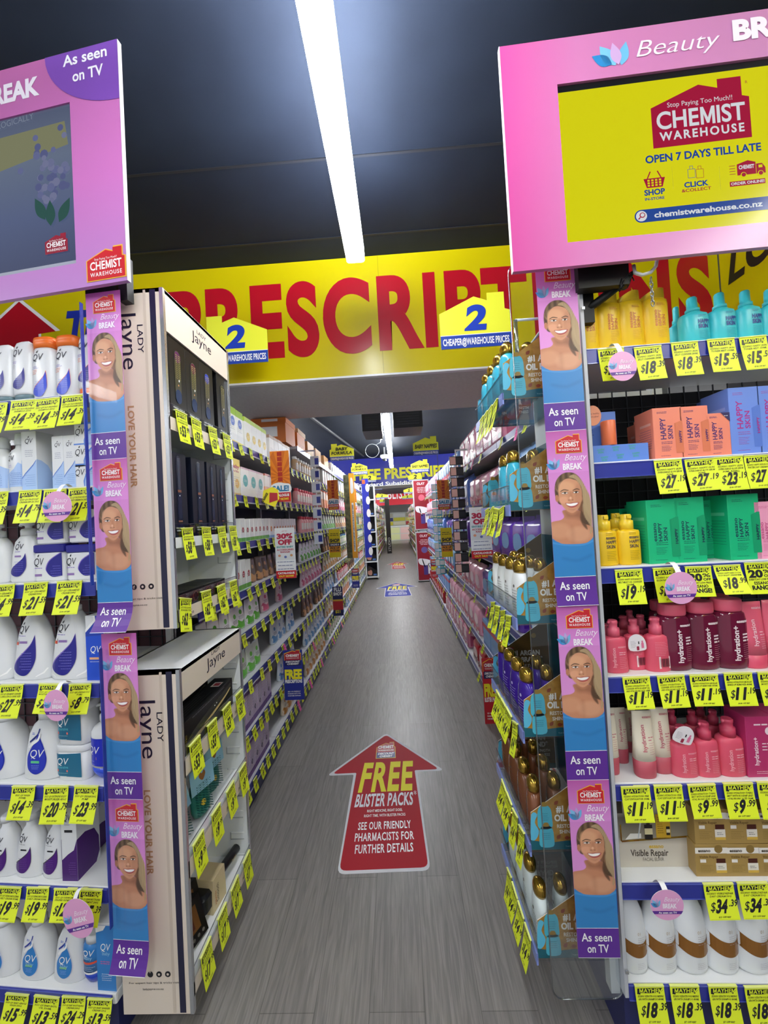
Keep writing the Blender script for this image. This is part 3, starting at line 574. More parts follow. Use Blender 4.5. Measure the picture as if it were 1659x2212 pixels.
# ------------------------------------------------------------------ printed portrait for the promotion strips
def portrait(w, h, nx=72, ny=250):
    X, Y = np.meshgrid(np.linspace(0, 1, nx), np.linspace(0, 1, ny)); px = X * 410 - 40; py = (1 - Y) * 1230
    lc = lambda s: np.array(lin(s))
    col = np.empty((ny, nx, 3)); g = (py / 1230)[..., None]; col[:] = lc('#d184cc') * (1 - np.clip(g * 1.6, 0, 1)) + lc('#dc97d4') * np.clip(g * 1.6, 0, 1)
    def inside(pts, soft=5.0):
        pts = smooth(pts, 5); d = np.full(px.shape, 1e9); ins = np.zeros(px.shape, bool); n = len(pts)
        for i in range(n):
            x1, y1 = pts[i]; x2, y2 = pts[(i + 1) % n]; dx, dy = x2 - x1, y2 - y1; L2 = dx * dx + dy * dy + 1e-9
            t = np.clip(((px - x1) * dx + (py - y1) * dy) / L2, 0, 1); d = np.minimum(d, (px - x1 - t * dx) ** 2 + (py - y1 - t * dy) ** 2)
            ins ^= ((y1 > py) != (y2 > py)) & (px < (x2 - x1) * (py - y1) / (y2 - y1 + 1e-12) + x1)
        d = np.sqrt(d); return np.clip(.5 + np.where(ins, d, -d) / soft, 0, 1)
    def paint(mask, c, a=1.0):
        m = (mask * a)[..., None]; cc = lc(c) if isinstance(c, str) else c; col[:] = col * (1 - m) + cc * m
    el = lambda cx, cy, rx, ry, soft=.15: np.clip((1 - ((px - cx) / rx) ** 2 - ((py - cy) / ry) ** 2) / soft + .5, 0, 1)
    streak = .5 + .5 * np.sin(px * .11 + 2.2 * np.sin(py * .009 + px * .01)); streak2 = .5 + .5 * np.sin(px * .5 + 3 * np.sin(py * .012))
    streak = streak * .6; hc = lc('#4c3727')[None, None] * (1 - streak[..., None]) + lc('#8f7150')[None, None] * streak[..., None]
    hl = lc('#7f6445')[None, None] * (1 - streak2[..., None]) + lc('#cdb48c')[None, None] * streak2[..., None]
    paint(inside([(165, 5), (95, 22), (40, 85), (16, 170), (14, 260), (30, 330), (60, 380), (200, 420), (330, 560), (345, 400), (330, 230), (290, 110), (235, 30)]), hc)
    paint(inside([(262, 430), (240, 560), (262, 640), (300, 690), (340, 745), (362, 640), (362, 430), (330, 300)]), hc)
    paint(inside([(85, 450), (92, 520), (60, 560), (-70, 615), (-70, 900), (390, 900), (390, 690), (270, 600), (258, 470)]), '#c08363')      # neck, shoulders
    paint(inside([(100, 455), (180, 500), (262, 430), (268, 560), (200, 545), (120, 530)], 60), '#8a553d', .75)
    paint(el(40, 690, 110, 90, .9), '#d29a78', .6); paint(el(230, 740, 120, 90, .9), '#d6a180', .6)
    paint(inside([(150, 700), (165, 640), (180, 700), (178, 820), (160, 830)], 50), '#9c654a', .35)
    paint(inside([(148, 78), (85, 120), (55, 205), (50, 280), (60, 350), (95, 420), (150, 478), (195, 482), (245, 430), (272, 360), (284, 270), (276, 190), (238, 110)]), '#cd9270')  # face
    paint(el(32, 305, 17, 42), '#b97c5c')
    paint(el(120, 180, 90, 70, .9), '#dda983', .6); paint(el(100, 330, 52, 42, .9), '#e0a382', .7); paint(el(252, 325, 35, 40, .9), '#d79877', .7)
    paint(el(252, 300, 40, 150, .9), '#9d6648', .35)
    for cx, cy, rx in ((112, 247, 31), (224, 245, 27)):
        paint(el(cx, cy, rx + 8, 17, .8), '#8a5640', .6); paint(el(cx, cy, rx, 10.5), '#e9e1da'); paint(el(cx + 3, cy, 11, 11), '#3a2c22')
        paint(inside([(cx - rx - 4, cy + 1), (cx - rx * .4, cy - 12), (cx + rx * .5, cy - 12), (cx + rx + 4, cy), (cx + rx * .4, cy - 6), (cx - rx * .4, cy - 6)], 4), '#241812')
    paint(inside([(70, 224), (105, 203), (150, 214), (150, 222), (105, 214), (74, 230)], 5), '#4a3122'); paint(inside([(196, 216), (235, 200), (262, 214), (260, 222), (235, 211), (198, 224)], 5), '#4a3122')
    paint(inside([(160, 235), (182, 240), (196, 318), (180, 338), (150, 336), (140, 322), (158, 310)], 26), '#b0714f', .55); paint(el(168, 310, 12, 16, .9), '#e8b797', .8)
    paint(el(150, 334, 8, 4), '#6b3a2a', .7); paint(el(188, 334, 7, 4), '#6b3a2a', .7)
    paint(inside([(112, 366), (150, 368), (182, 362), (222, 362), (250, 368), (226, 408), (180, 424), (140, 410)], 5), '#a84a48')
    paint(inside([(120, 372), (160, 376), (196, 371), (238, 372), (214, 396), (176, 404), (142, 396)], 5), '#f8f5f2')
    paint(inside([(140, 436), (180, 444), (215, 436), (185, 454)], 14), '#9a5d45', .5)
    paint(inside([(165, 60), (230, 95), (282, 190), (292, 300), (296, 420), (330, 520), (364, 560), (364, 330), (330, 210), (282, 100), (222, 35)], 7), hl)   # falling hair
    paint(inside([(290, 380), (286, 470), (305, 560), (345, 640), (338, 735), (364, 700), (364, 460), (330, 400)], 8), hl, .85)
    paint(inside([(262, 470), (250, 560), (275, 640), (318, 690), (300, 590), (284, 500)], 12), '#4b3424', .85)
    paint(inside([(160, 55), (110, 75), (62, 130), (46, 210), (30, 170), (50, 90), (110, 28), (170, 18)], 8), hc)
    paint(inside([(-70, 800), (8, 815), (60, 842), (180, 852), (290, 846), (345, 812), (395, 790), (395, 1250), (-70, 1250)], 6), '#2f7fc0')    # blue top
    paint(inside([(-70, 806), (60, 846), (180, 858), (290, 851), (395, 796), (395, 818), (290, 868), (180, 876), (60, 862), (-70, 826)], 8), '#4a97d4', .7)
    paint(inside([(60, 1000), (200, 1030), (330, 980), (330, 1010), (200, 1060), (60, 1030)], 40), '#246caa', .6)
    vs = [((x - .5) * w, 0, z * h) for z in np.linspace(0, 1, ny) for x in np.linspace(0, 1, nx)]
    fs = [(r * nx + c, r * nx + c + 1, (r + 1) * nx + c + 1, (r + 1) * nx + c) for r in range(ny - 1) for c in range(nx - 1)]
    me = bpy.data.meshes.new('portrait_print'); me.from_pydata(vs, [], fs); at = me.color_attributes.new('Col', 'FLOAT_COLOR', 'POINT')
    at.data.foreach_set('color', np.concatenate([col, np.ones((ny, nx, 1))], 2).astype(np.float32).ravel()); me.materials.append(PHOTO); return me
SW, UH = 0.108, 0.505                       # strip width and height of one repeat
PH = .302; PORT = portrait(SW, PH)
PINKS = M('#d283cc', .32)
PINKG = grad_mat('strip_pink_print', [(0, '#df9ad9'), (.5, '#dc8dd6'), (1, '#c765b4')], 2, .32, UH, 0)
def strip(fr, x, ztop, n, label, dy, bend=0.0, hide=0, uh=UH):
    t = thing('promotion_strip', label, 'poster strip', fr.w(x, dy, ztop - n * uh), fr.a); H = n * uh
    ph = PH * uh / UH
    def bendy(z): return -bend * max(0.0, 1 - z / .075) ** 2 if bend else 0.0
    p = MB(); zs = [0, .015, .03, .045, .06, .075, H]
    vs = []; 
    for k, z in enumerate(zs): vs += [(-SW / 2, bendy(z), z), (SW / 2, bendy(z), z)]
    p.add(vs, [(2 * i, 2 * i + 1, 2 * i + 3, 2 * i + 2) for i in range(len(zs) - 1)], PINKS); part('paper', p, t)
    for i in range(n):
        z0 = H - (i + 1) * uh; L = lambda k, z0=z0: (lambda a, z: (a, bendy(z) - .0004 - k * .0006, z)); last = bend and i == n - 1
        l = MB(); pz = .0765
        for q in range(5): l.rect(-SW / 2, SW / 2, z0 + pz * q / 5, z0 + pz * (q + 1) / 5, PURP, L(1))
        l.rect(-SW / 2, SW / 2, z0 + pz, z0 + pz + .0012, WHITE, L(2)); l.rect(-SW / 2, SW / 2, z0 - 0, z0 + .001, WHITE, L(2))
        l.text('As seen', -.004, z0 + .043, .0205, WHITE, L(2), al='c', w=.078, bold=.012, res=4); l.text('on TV', -.002, z0 + .014, .0205, WHITE, L(2), al='c', w=.055, bold=.012, res=4)
        part('purple_panel', l, t); l = MB(); zq = z0 + pz + .001 + ph
        l.rect(-SW / 2, SW / 2, zq - .01, z0 + uh, grad_mat('strip_pink_top_print', [(0, '#d88bd4'), (1, '#b857a6')], 2, .32, .1, -(z0 + uh - .1) / .1), L(1))
        cw(l, L, .004, z0 + uh - .060, .066, 2); bb(l, L, -.05, z0 + uh - .107, .098, 2)
        part('crest_print', l, t); q = link('portrait', PORT, t, (0, -.0012, z0 + pz + .001)); q.scale = (1, 1, ph / PH)
    return t
def holder(fr, x, z0, z1, dy, w, label):
    p = MB(); y = dy
    for a, b2, c, d in ((-w / 2, w / 2, -.004, -.0025),): p.box(a, b2, y + c, y + d, z0, z1, FILM)
    p.box(-w / 2 - .001, -w / 2 + .0015, y - .006, y + .004, z0, z1, M('#2d3c96', .25)); p.box(-.006, -.001, y - .0075, y - .0045, z0, z1, FILM)
    solo('strip_holder', p, label, 'poster holder', fr.w(x, 0, 0), fr.a)

# ------------------------------------------------------------------ yellow price tags
def tagL(curl): 
    return lambda k: (lambda x, z: (x, -.001 - k * .0005 - curl * max(0.0, -z / .1) ** 1.4, z))
TY = M('#e6f42c', .5); TYL = M('#f0f78a', .4)
def tag_mb(price, desc, off, curl=.02, style=0):
    def build():
        L = tagL(curl); b = MB(); W, H = .0645, .099
        n = 6
        for k, m, y in ((0, TY, 0), (-1.2, TY, 0)):
            vs = []
            for i in range(n + 1): z = -H * i / n; f = L(k); vs += [f(-W / 2, z), f(W / 2, z)]
            b.add(vs, [(2 * i, 2 * i + 1, 2 * i + 3, 2 * i + 2) for i in range(n)], m, True)
        b.box(-W / 2, W / 2, -.003, .003, 0, .003, TYL)
        pts = [(-.027, -.006), (.0, -.005), (.0285, -.0045), (.027, -.008), (.0285, -.012), (.0225, -.0165), (.0215, -.021), (.018, -.0175), (-.002, -.019), (-.021, -.018), (-.022, -.0225), (-.0285, -.021), (-.0275, -.012)]
        b.poly(pts, INK, L(1)); b.text('MAYHEM', .0015, -.0165, .0105, TY, L(2), al='c', w=.05, bold=.016, shear=.1, res=2)
        if style == 1:
            b.text('20', -.027, -.046, .022, INK, L(1), w=.034, bold=.05); b.text('%', .008, -.034, .011, INK, L(1), w=.02, bold=.02); b.text('OFF', .009, -.046, .008, INK, L(1), w=.019, bold=.03)
            b.text('EVERYDAY LOW PRICE', 0, -.056, .0058, INK, L(1), al='c', w=.056, bold=.02, res=2); b.text('ESSANO', 0, -.069, .009, INK, L(1), al='c', w=.036, bold=.03, res=2); b.text('RANGE!', 0, -.085, .0125, INK, L(1), al='c', w=.05, bold=.045)
            return [('', b)]
        for i, s in enumerate(desc): b.text(s, 0, -.0295 - .0078 * i, .0052, INK, L(1), al='c', w=min(.056, .0032 * len(s) + .004), shear=.25, bold=.012, res=1)
        d, c = price.split('.')
        n = len(d); hd = .0335; wd = min(hd * .68 * text2d(d, .045, 3)[2], .0235 if n == 2 else .0135); x0 = -.0165 if n == 2 else -.010
        zt = -.0785 if len(desc) < 3 else -.081
        b.text('$', x0 - .0105, zt + .004, .0235, INK, L(1), w=.0095, shear=.25, bold=.006)
        b.text(d, x0, zt, hd, INK, L(1), w=wd, shear=.24, bold=.045, res=3)
        b.text('.' + c, x0 + wd + .0075, zt + .0165, .0175, INK, L(1), w=.0175, shear=.2, bold=.022, res=2)
        b.text(off, 0, -.0925, .0042, INK, L(1), al='c', w=.026, shear=.2, bold=.015, res=1)
        b.rect(-.03, .03, -.0965, -.0961, M('#9aa32a', .5), L(1))
        return [('', b)]
    return build
def tag_px(fr, u0, u1, v0, v1, price, desc, off, where, dy=-.006, curl=.02, style=0, roll=0.0):
    vm = (v0 + v1) / 2; a, b2 = fr.px(u0, vm, dy)[0], fr.px(u1, vm, dy)[0]; uc = (u0 + u1) / 2; zt = fr.px(uc, v0, dy)[1]; zb = fr.px(uc, v1, dy - curl)[1]
    key = ('tag', price, tuple(desc), curl, style)
    return place(key, tag_mb(price, desc, off, curl, style), 'price_tag', ('yellow 20 percent off tag ' if style == 1 else 'yellow $%s price tag ' % price) + where, 'price tag', fr.w((a + b2) / 2, dy, zt - .003), fr.a, ((b2 - a) / .0645, 1, (zt - zb) / .102), 'yellow shelf price tags', (0, roll))
def wobbler(fr, u, v, ru, rv, where, ztop, dy=-.05, roll=0.0):
    x, z = fr.px(u, v, dy); r = fr.px(u + ru, v, dy)[0] - x; rz = z - fr.px(u, v + rv, dy)[1]
    t = thing('shelf_wobbler', 'round pink wobbler ' + where, 'shelf wobbler', fr.w(x, dy, z), fr.a, 'pink wobblers'); t.rotation_euler = (0, roll, fr.a)
    d = MB(); d.prism([(r * math.cos(i * math.pi / 20), rz * math.sin(i * math.pi / 20)) for i in range(40)], 0, .0008, M('#e2a3cf', .4), WHITE); L = lay(-.0002, .0004)
    bb(d, L, -r * .86, -rz * .2, r * 1.62, 1); zz = -rz * .58
    d.poly([(-math.sqrt(max(0, 1 - (zz / rz) ** 2)) * r, zz), (math.sqrt(1 - (zz / rz) ** 2) * r, zz), (math.sqrt(1 - ((zz + rz * .2) / rz) ** 2) * r, zz + rz * .2), (-math.sqrt(1 - ((zz + rz * .2) / rz) ** 2) * r, zz + rz * .2)], PURP, L(1))
    d.text('As seen on TV', 0, zz + rz * .05, rz * .11, WHITE, L(2), al='c', w=r * 1.1, bold=.03, res=2); part('disc', d, t)
    a = MB(); zz = ztop - z; n = 6; vs = []
    for i in range(n + 1):
        s = i / n; y = s * (-dy - .004) + .001; zc = rz * .8 + (zz - rz * .8) * s + .018 * math.sin(math.pi * s); vs += [(-.007, y, zc), (.007, y, zc)]
    a.add(vs, [(2 * i, 2 * i + 1, 2 * i + 3, 2 * i + 2) for i in range(n)], M('#f3f3f5', .3), True); part('arm', a, t)

# ------------------------------------------------------------------ end shelves facing the camera
FL = Fr(207, 1121, 1.126, -4.0); FRR = Fr(1285, 1121, 1.09, -1.0)
MESHM = M('#4a4c50', .4, .6); SHW = M('#e9eaea', .35); LIP = M('#2c3596', .3); LIPC = M('#5560b8', .12)
def end_unit(name, label, fr, x0, x1, zs, zbase, back, depth=.34, pegs=True):
    t = thing(name, label, 'shelving', fr.w(0, 0, 0), fr.a)
    b = MB(); b.box(x0, x1, depth - .01, depth, .02, zs[0] - .05, back); part('back_panel', b, t)
    if pegs:
        g = MB(); n = int((x1 - x0) / .05)
        for i in range(n + 1): g.box(x0 + i * .05, x0 + i * .05 + .003, depth - .016, depth - .012, .3, zs[0] + .02, MESHM)
        for k in range(int((zs[0] - .3) / .05)): g.box(x0, x1, depth - .02, depth - .016, .3 + k * .05, .303 + k * .05, MESHM)
        part('wire_grid', g, t)
    k = MB(); k.box(x0 + .005, x1 - .005, .012, depth, 0, zs[-1] - .02, M('#20265f', .4)); part('plinth', k, t)
    for x in (x0, x1 - .022):
        k = MB(); k.box(x, x + .022, depth - .03, depth, 0, zs[0] + .06, SHW); part('upright', k, t)
    for z in zs:
        s = MB(); s.rbox(x0, x1, 0, depth - .012, z - .03, z, SHW, .004, .001); s = part('shelf', s, t)
        r = MB(); r.box(x0 + .012, x1 - .012, -.004, 0, z - .045, z - .004, LIP); r.box(x0 + .012, x1 - .012, -.0055, -.004, z - .0452, z - .0435, LIPC); r.box(x0 + .012, x1 - .012, -.0055, -.004, z - .006, z - .004, LIPC); part('price_rail', r, s)
    return t
ZL = [FL.px(100, v)[1] for v in (857, 1056, 1258, 1474, 1694, 1909, 2135)]
ZR = [FRR.px(1470, v)[1] for v in (738, 988, 1217, 1455, 1689, 1903, 2122)]
xL1 = FL.px(224, 1474)[0]; xR0 = FRR.px(1312, 1350)[0] - .021
end_unit('end_shelf_unit', 'end shelf unit with blue rails holding white skincare bottles', FL, xL1 - .9, xL1, ZL, 0, M('#5a3a40', .7))
end_unit('end_shelf_unit', 'end shelf unit with blue rails holding yellow, teal, green and pink skincare', FRR, xR0, xR0 + .92, ZR, 0, M('#1b1c20', .7))
up = MB(); zt, zb = PY(1243, 582, 1.07).z, PY(1337, 2150, 1.07).z; up.box(-.004, .005, -.006, .02, zb, zt, M('#b9bcc2', .35)); up.box(.005, .0065, -.004, .02, zb, zt, M('#6d7076', .3))
for z in (zt - .12, zb + .07): up.lathe([(.001, .0), (.006, .001), (.006, .004), (.003, .006)], STEEL, 12, 0, 0) if 0 else up.box(-.003, .005, -.014, -.01, z, z + .008, STEEL)
x = PY(1284, 1121, 1.07).x; solo('metal_upright', up, 'white metal upright beside the promotion strip and the colourful end shelf', 'upright', (x, 1.07, 0))

# promotion strips
def sx(fr, u, v, dy): return fr.px(u, v, dy)
x, z = FL.px(222, 631, -.05); strip(FL, x, z, 2, 'upper pink promotion strip hanging over the white skincare shelf end', -.05, .03, uh=(FL.px(222, 631, -.05)[1] - FL.px(241, 1360, -.05)[1]) / 2)
x2, z2 = FL.px(268, 1368, -.04); strip(FL, FL.px(270, 1700, -.04)[0], z2, 2, 'lower pink promotion strip hanging beside the cream hair-care display', -.04, .02, uh=(z2 - FL.px(285, 2090, -.04)[1]) / 2)
holder(FL, x - .006, FL.px(250, 1262, -.06)[1], FL.px(190, 655, -.06)[1], -.064, .10, 'clear plastic holder over the upper pink strip')
holder(FL, FL.px(270, 1700, -.05)[0] - .006, FL.px(285, 2005, -.05)[1], FL.px(262, 1400, -.05)[1], -.052, .10, 'clear plastic holder over the lower pink strip')
dR = -.035; uhR = (FRR.px(1238, 930, dR)[1] - FRR.px(1266, 1307, dR)[1])
zR1 = FRR.px(1252, 1307, dR)[1]
strip(FRR, FRR.px(1222, 930, dR)[0], zR1 + 2 * uhR, 2, 'upper pink promotion strip hanging below the yellow advert screen', dR, .006, uh=uhR)
strip(FRR, FRR.px(1270, 1690, dR)[0], zR1, 2, 'lower pink promotion strip hanging in front of the clear bottle display', dR, 0, uh=(zR1 - FRR.px(1296, 2068, dR)[1]) / 2)
b = MB(); b.box(-.004, .004, -.002, .004, 0, FRR.px(1290, 1340, dR)[1] - FRR.px(1330, 1985, dR)[1], M('#2a2f8e', .3)); solo('strip_holder', b, 'blue plastic edge beside the lower pink strip on the colourful end', 'poster holder', FRR.w(FRR.px(1315, 1690, dR)[0] + .003, dR + .012, FRR.px(1330, 1985, dR)[1]), FRR.a)

# ------------------------------------------------------------------ product models (origin at base centre, front towards -y)
QW = M('#e0e2e5', .3); QI = M('#181b2c', .4); CER = M('#1d1a86', .3); VIO = M('#8a72c4', .4); BLU = M('#2334b8', .3); ORA = M('#ef7426', .4)
class Body:
    """bottle shell: prof rows are (z, half width, half depth); n is the roundness of its plan"""
    def __init__(s, prof, n=2.3, seg=28, dx=None): s.p = prof; s.n = n; s.seg = seg; s.dx = dx or (lambda z: 0)
    def ab(s, z):
        p = s.p
        for (z0, a0, b0), (z1, a1, b1) in zip(p, p[1:]):
            if z0 <= z <= z1 and z1 > z0: t = (z - z0) / (z1 - z0); return a0 + t * (a1 - a0), b0 + t * (b1 - b0)
        return (p[0][1:] if z < p[0][0] else p[-1][1:])
    def mesh(s, mat, mb=None): return (mb or MB()).loft([(z, sell(a, b, s.n, s.seg, s.dx(z))) for z, a, b in s.p], mat)
    def L(s, k, e=.0006):
        def f(x, z):
            a, b = s.ab(z); q = min(.995, abs((x - s.dx(z)) / a)); return (x, -b * (1 - q ** s.n) ** (1 / s.n) - k * e - .0003, z)
        return f
DROPA = smooth([(1, 1), (1.06, .62), (1.02, .3), (.72, .02), (.35, 0), (0, .16), (.16, .36), (.55, .58), (.86, .78)], 5, (0,))
DROPB = smooth([(.52, 1), (.8, .72), (1, .38), (.9, .12), (.5, 0), (.1, .12), (0, .36), (.08, .52), (.3, .7), (.46, .86)], 5, (0,))
def qv(b, L, x, z, h, mat, leaf=True):
    b.text('QV', x, z, h, mat, L, al='c', w=h * 1.7, shear=.18, bold=.0); b.poly([(x + h * .12, z - h * .3), (x + h * .3, z + h * .12), (x + h * .2, z + h * .14), (x - h * .02, z - h * .2)] if 0 else [(x - h * .62, z - h * .28), (x - h * .42, z + h * .02), (x - h * .52, z + h * .06)], mat, L)
    if leaf: b.poly(petal(x - .1 * h, z + h * 1.15, -35, h * .5, h * .2), mat, L)
def p_inverted(cap, drop, edge):
    def f():
        H, W = .168, .060; B = Body([(.018, .027, .017), (.024, .029, .0185), (.06, .030, .019), (.12, .0285, .0175), (.150, .026, .014), (.163, .022, .009), (.168, .014, .003)], 2.6)
        b = B.mesh(QW); st = .008
        if edge: b.poly(fit(DROPA, -.0235, .0145, .034, .092), edge, B.L(1), st)
        b.poly(fit(DROPA, -.022, .0145, .033, .09), drop, B.L(2), st); qv(b, B.L(1), -.008, .124, .017, QI)
        b.lines(-.024, -.004, .108, 2, .004, .0012, VIO, B.L(1)); b.lines(-.024, -.008, .098, 3, .004, .001, edge or M('#b9bccb', .4), B.L(1)); b.lines(-.016, .011, .062, 5, .005, .0008, M('#7f8be0', .4), B.L(3), al='r')
        c = MB(); c.loft([(0, sell(.026, .0165, 2.6)), (.016, sell(.027, .017, 2.6)), (.018, sell(.0265, .0165, 2.6))], cap); return [('body', b), ('cap', c)]
    return f
def p_shampoo():
    B = Body([(0, .026, .016), (.003, .028, .018), (.05, .0295, .019), (.105, .028, .018), (.128, .0255, .0165), (.136, .0245, .0155)], 2.6); b = B.mesh(QW)
    b.poly(fit(DROPA, -.0235, .0145, .008, .074), ORA, B.L(1), .008); b.poly(fit(DROPA, -.022, .0145, .007, .071), M('#2b49cf', .3), B.L(2), .008); qv(b, B.L(1), -.008, .102, .017, QI)
    b.lines(-.023, -.002, .086, 2, .004, .001, VIO, B.L(1)); b.lines(-.023, -.005, .077, 3, .0045, .0014, M('#ee9a7d', .4), B.L(1)); b.lines(-.016, .011, .046, 5, .005, .0008, M('#8fa2f0', .4), B.L(3), al='r')
    c = MB(); c.loft([(.136, sell(.026, .0165, 2.6)), (.152, sell(.0275, .0175, 2.6)), (.1535, sell(.027, .017, 2.6)), (.155, sell(.0275, .0175, 2.6)), (.164, sell(.026, .0165, 2.6)), (.168, sell(.018, .010, 2.6))], ORA); return [('body', b), ('cap', c)]
def pumphead(z, r, mat, neck=.014, top=.02, spout=.03, ang=0.0, collar=None):
    p = MB(); p.lathe([(neck, z), (neck, z + .014), (neck * .85, z + .018), (r * .45, z + .02), (r * .45, z + .026), (r * .8, z + .028), (r * .8, z + .036), (r * .4, z + .04)], mat, 18)
    c, s = math.cos(ang), math.sin(ang); h = z + .034
    pts = [(0, 0, h), (-spout * .5 * c, -spout * .5 * s, h + .003), (-spout * .9 * c, -spout * .9 * s, h - .001), (-spout * 1.1 * c, -spout * 1.1 * s, h - .006)]; p.tube(pts, .0042, mat, 8); return p
def p_facewash():
    B = Body([(0, .024, .02), (.004, .0265, .0225), (.05, .027, .023), (.092, .0265, .0225), (.104, .022, .018), (.110, .013, .012), (.118, .012, .011)], 2.2); b = B.mesh(QW); LB = M('#a9c4ee', .35)
    pts = [(-.026, .012), (.026, .012), (.026, .062), (.012, .072), (.002, .056), (-.02, .042), (-.026, .03)]; b.poly(pts, LB, B.L(1), .006); b.lines(-.012, .018, .046, 7, .0045, .0008, M('#5f7fc0', .4), B.L(2), al='r'); qv(b, B.L(1), -.009, .078, .012, QI); b.lines(-.02, .0, .066, 2, .004, .0008, VIO, B.L(1))
    c = MB(); c.loft([(.118, sell(.0145, .0145, 2)), (.146, sell(.0135, .0135, 2)), (.148, sell(.011, .011, 2))], M('#e4e9ec', .15)); return [('body', b), ('cap', c)]
def carton(W, D, H, mat, deco, side=None, r=.001):
    def f():
        b = MB(); b.rbox(-W / 2, W / 2, -D / 2, D / 2, 0, H, mat, r, .0006); deco(b, lay(-D / 2, .0004), W, D, H)
        for sx in (-1, 1):
            if side: side(b, (lambda k, sx=sx: (lambda y, z: (sx * (W / 2 + k * .0004), y, z))), W, D, H, sx)
        return [('', b)]
    return f
LBL = M('#a9c6f0', .38); LBD = M('#4c7fd6', .38)
def d_face(b, L, W, D, H):
    b.poly([(-W / 2, .001), (W / 2, .001), (W / 2, H * .5), (W * .3, H * .42), (-W * .25, H * .28), (-W / 2, H * .2)], LBL, L(1)); b.poly([(-W / 2, H * .2), (-W * .25, H * .28), (W * .3, H * .42), (W / 2, H * .5), (W / 2, H * .515), (W * .28, H * .437), (-W * .27, H * .297), (-W / 2, H * .22)], LBD, L(2))
    qv(b, L(1), 0, H * .8, W * .3, QI); b.lines(-W * .28, W * .3, H * .68, 4, H * .032, .0011, M('#8b8fa6', .4), L(1), .2, 'c'); b.lines(-W * .36, W * .4, H * .26, 6, H * .035, .0007, M('#5f84c8', .4), L(2), al='r')
def s_face(b, L, W, D, H, sx):
    d = [(-D / 2 + .0005, .002)] + [(D / 2 * math.sin(a) * .95 - (D * .02), .002 + H * .52 * math.cos(a) ** 1.0) for a in [math.pi / 2 - i * math.pi / 20 for i in range(0, 1)]]
    pts = [(-D / 2, .002), (D * .42, .002), (D * .46, H * .14), (D * .36, H * .3), (D * .1, H * .44), (-D * .25, H * .51), (-D / 2, H * .52)]; b.poly(pts, LBL, L(1))
def d_small(b, L, W, D, H):
    pts = [(W / 2, H * .02), (W * .02, H * .02), (0, H * .25), (W * .12, H * .55), (W / 2, H * .85)]; b.poly(pts, LBL, L(1)); b.poly([(W * .0, H * .02), (-W * .03, H * .02), (-W * .05, H * .25), (W * .08, H * .6), (W / 2, H * .93), (W / 2, H * .83), (W * .12, H * .55), (W * .01, H * .25)], LBD, L(2))
    qv(b, L(1), -W * .25, H * .5, H * .26, QI); b.rect(-W / 2, W / 2, H * .94, H, LBD, L(1)); b.lines(W * .0, W * .4, H * .72, 3, .005, .0009, M('#8b8fa6', .4), L(1))
def p_jugpump():
    B = Body([(0, .040, .024), (.006, .0425, .026), (.03, .041, .025), (.075, .037, .023), (.108, .030, .019), (.120, .020, .015), (.124, .0155, .014)], 2.5); b = B.mesh(QW)
    b.poly(fit(DROPA, -.032, .014, .019, .078), VIO, B.L(1), .008); b.poly(fit(DROPA, -.0305, .014, .018, .077), CER, B.L(2), .008); qv(b, B.L(1), -.006, .089, .0135, QI); b.lines(-.016, .005, .083, 1, .004, .0014, VIO, B.L(1)); b.rect(-.016, .003, .068, .0725, M('#8e6fae', .4), B.L(1)); b.lines(-.02, .01, .056, 6, .005, .0008, M('#6f6bd0', .4), B.L(3), al='r')
    return [('body', b), ('pump', pumphead(.124, .016, M('#e6e8ea', .3), .0165, spout=.028, ang=-.2))]
def p_tub(navy_lid=True):
    def f():
        b = MB(); b.rbox(-.043, .043, -.03, .03, 0, .062 if navy_lid else .066, QW, .012, .003, 5); L = lay(-.03, .0005)
        pts = smooth([(.040, .012), (.012, .010), (-.002, .02), (-.004, .03), (.008, .046), (.040, .061)], 4, (0, 5)); b.poly([(x - .0025, z + .001) for x, z in pts], VIO, L(1)); b.poly(pts, CER, L(2)); qv(b, L(1), -.027, .035, .0155, QI); b.lines(-.038, -.012, .030, 1, .004, .0014, VIO, L(1)); b.rect(-.038, -.018, .012, .017, M('#8e6fae', .4), L(1)); b.lines(.006, .036, .033, 5, .005, .0008, M('#6f6bd0', .4), L(3), al='r')
        c = MB(); c.rbox(-.045, .045, -.032, .032, .062, .079, CER if navy_lid else QW, .012, .002, 5); return [('body', b), ('lid', c)]
    return f
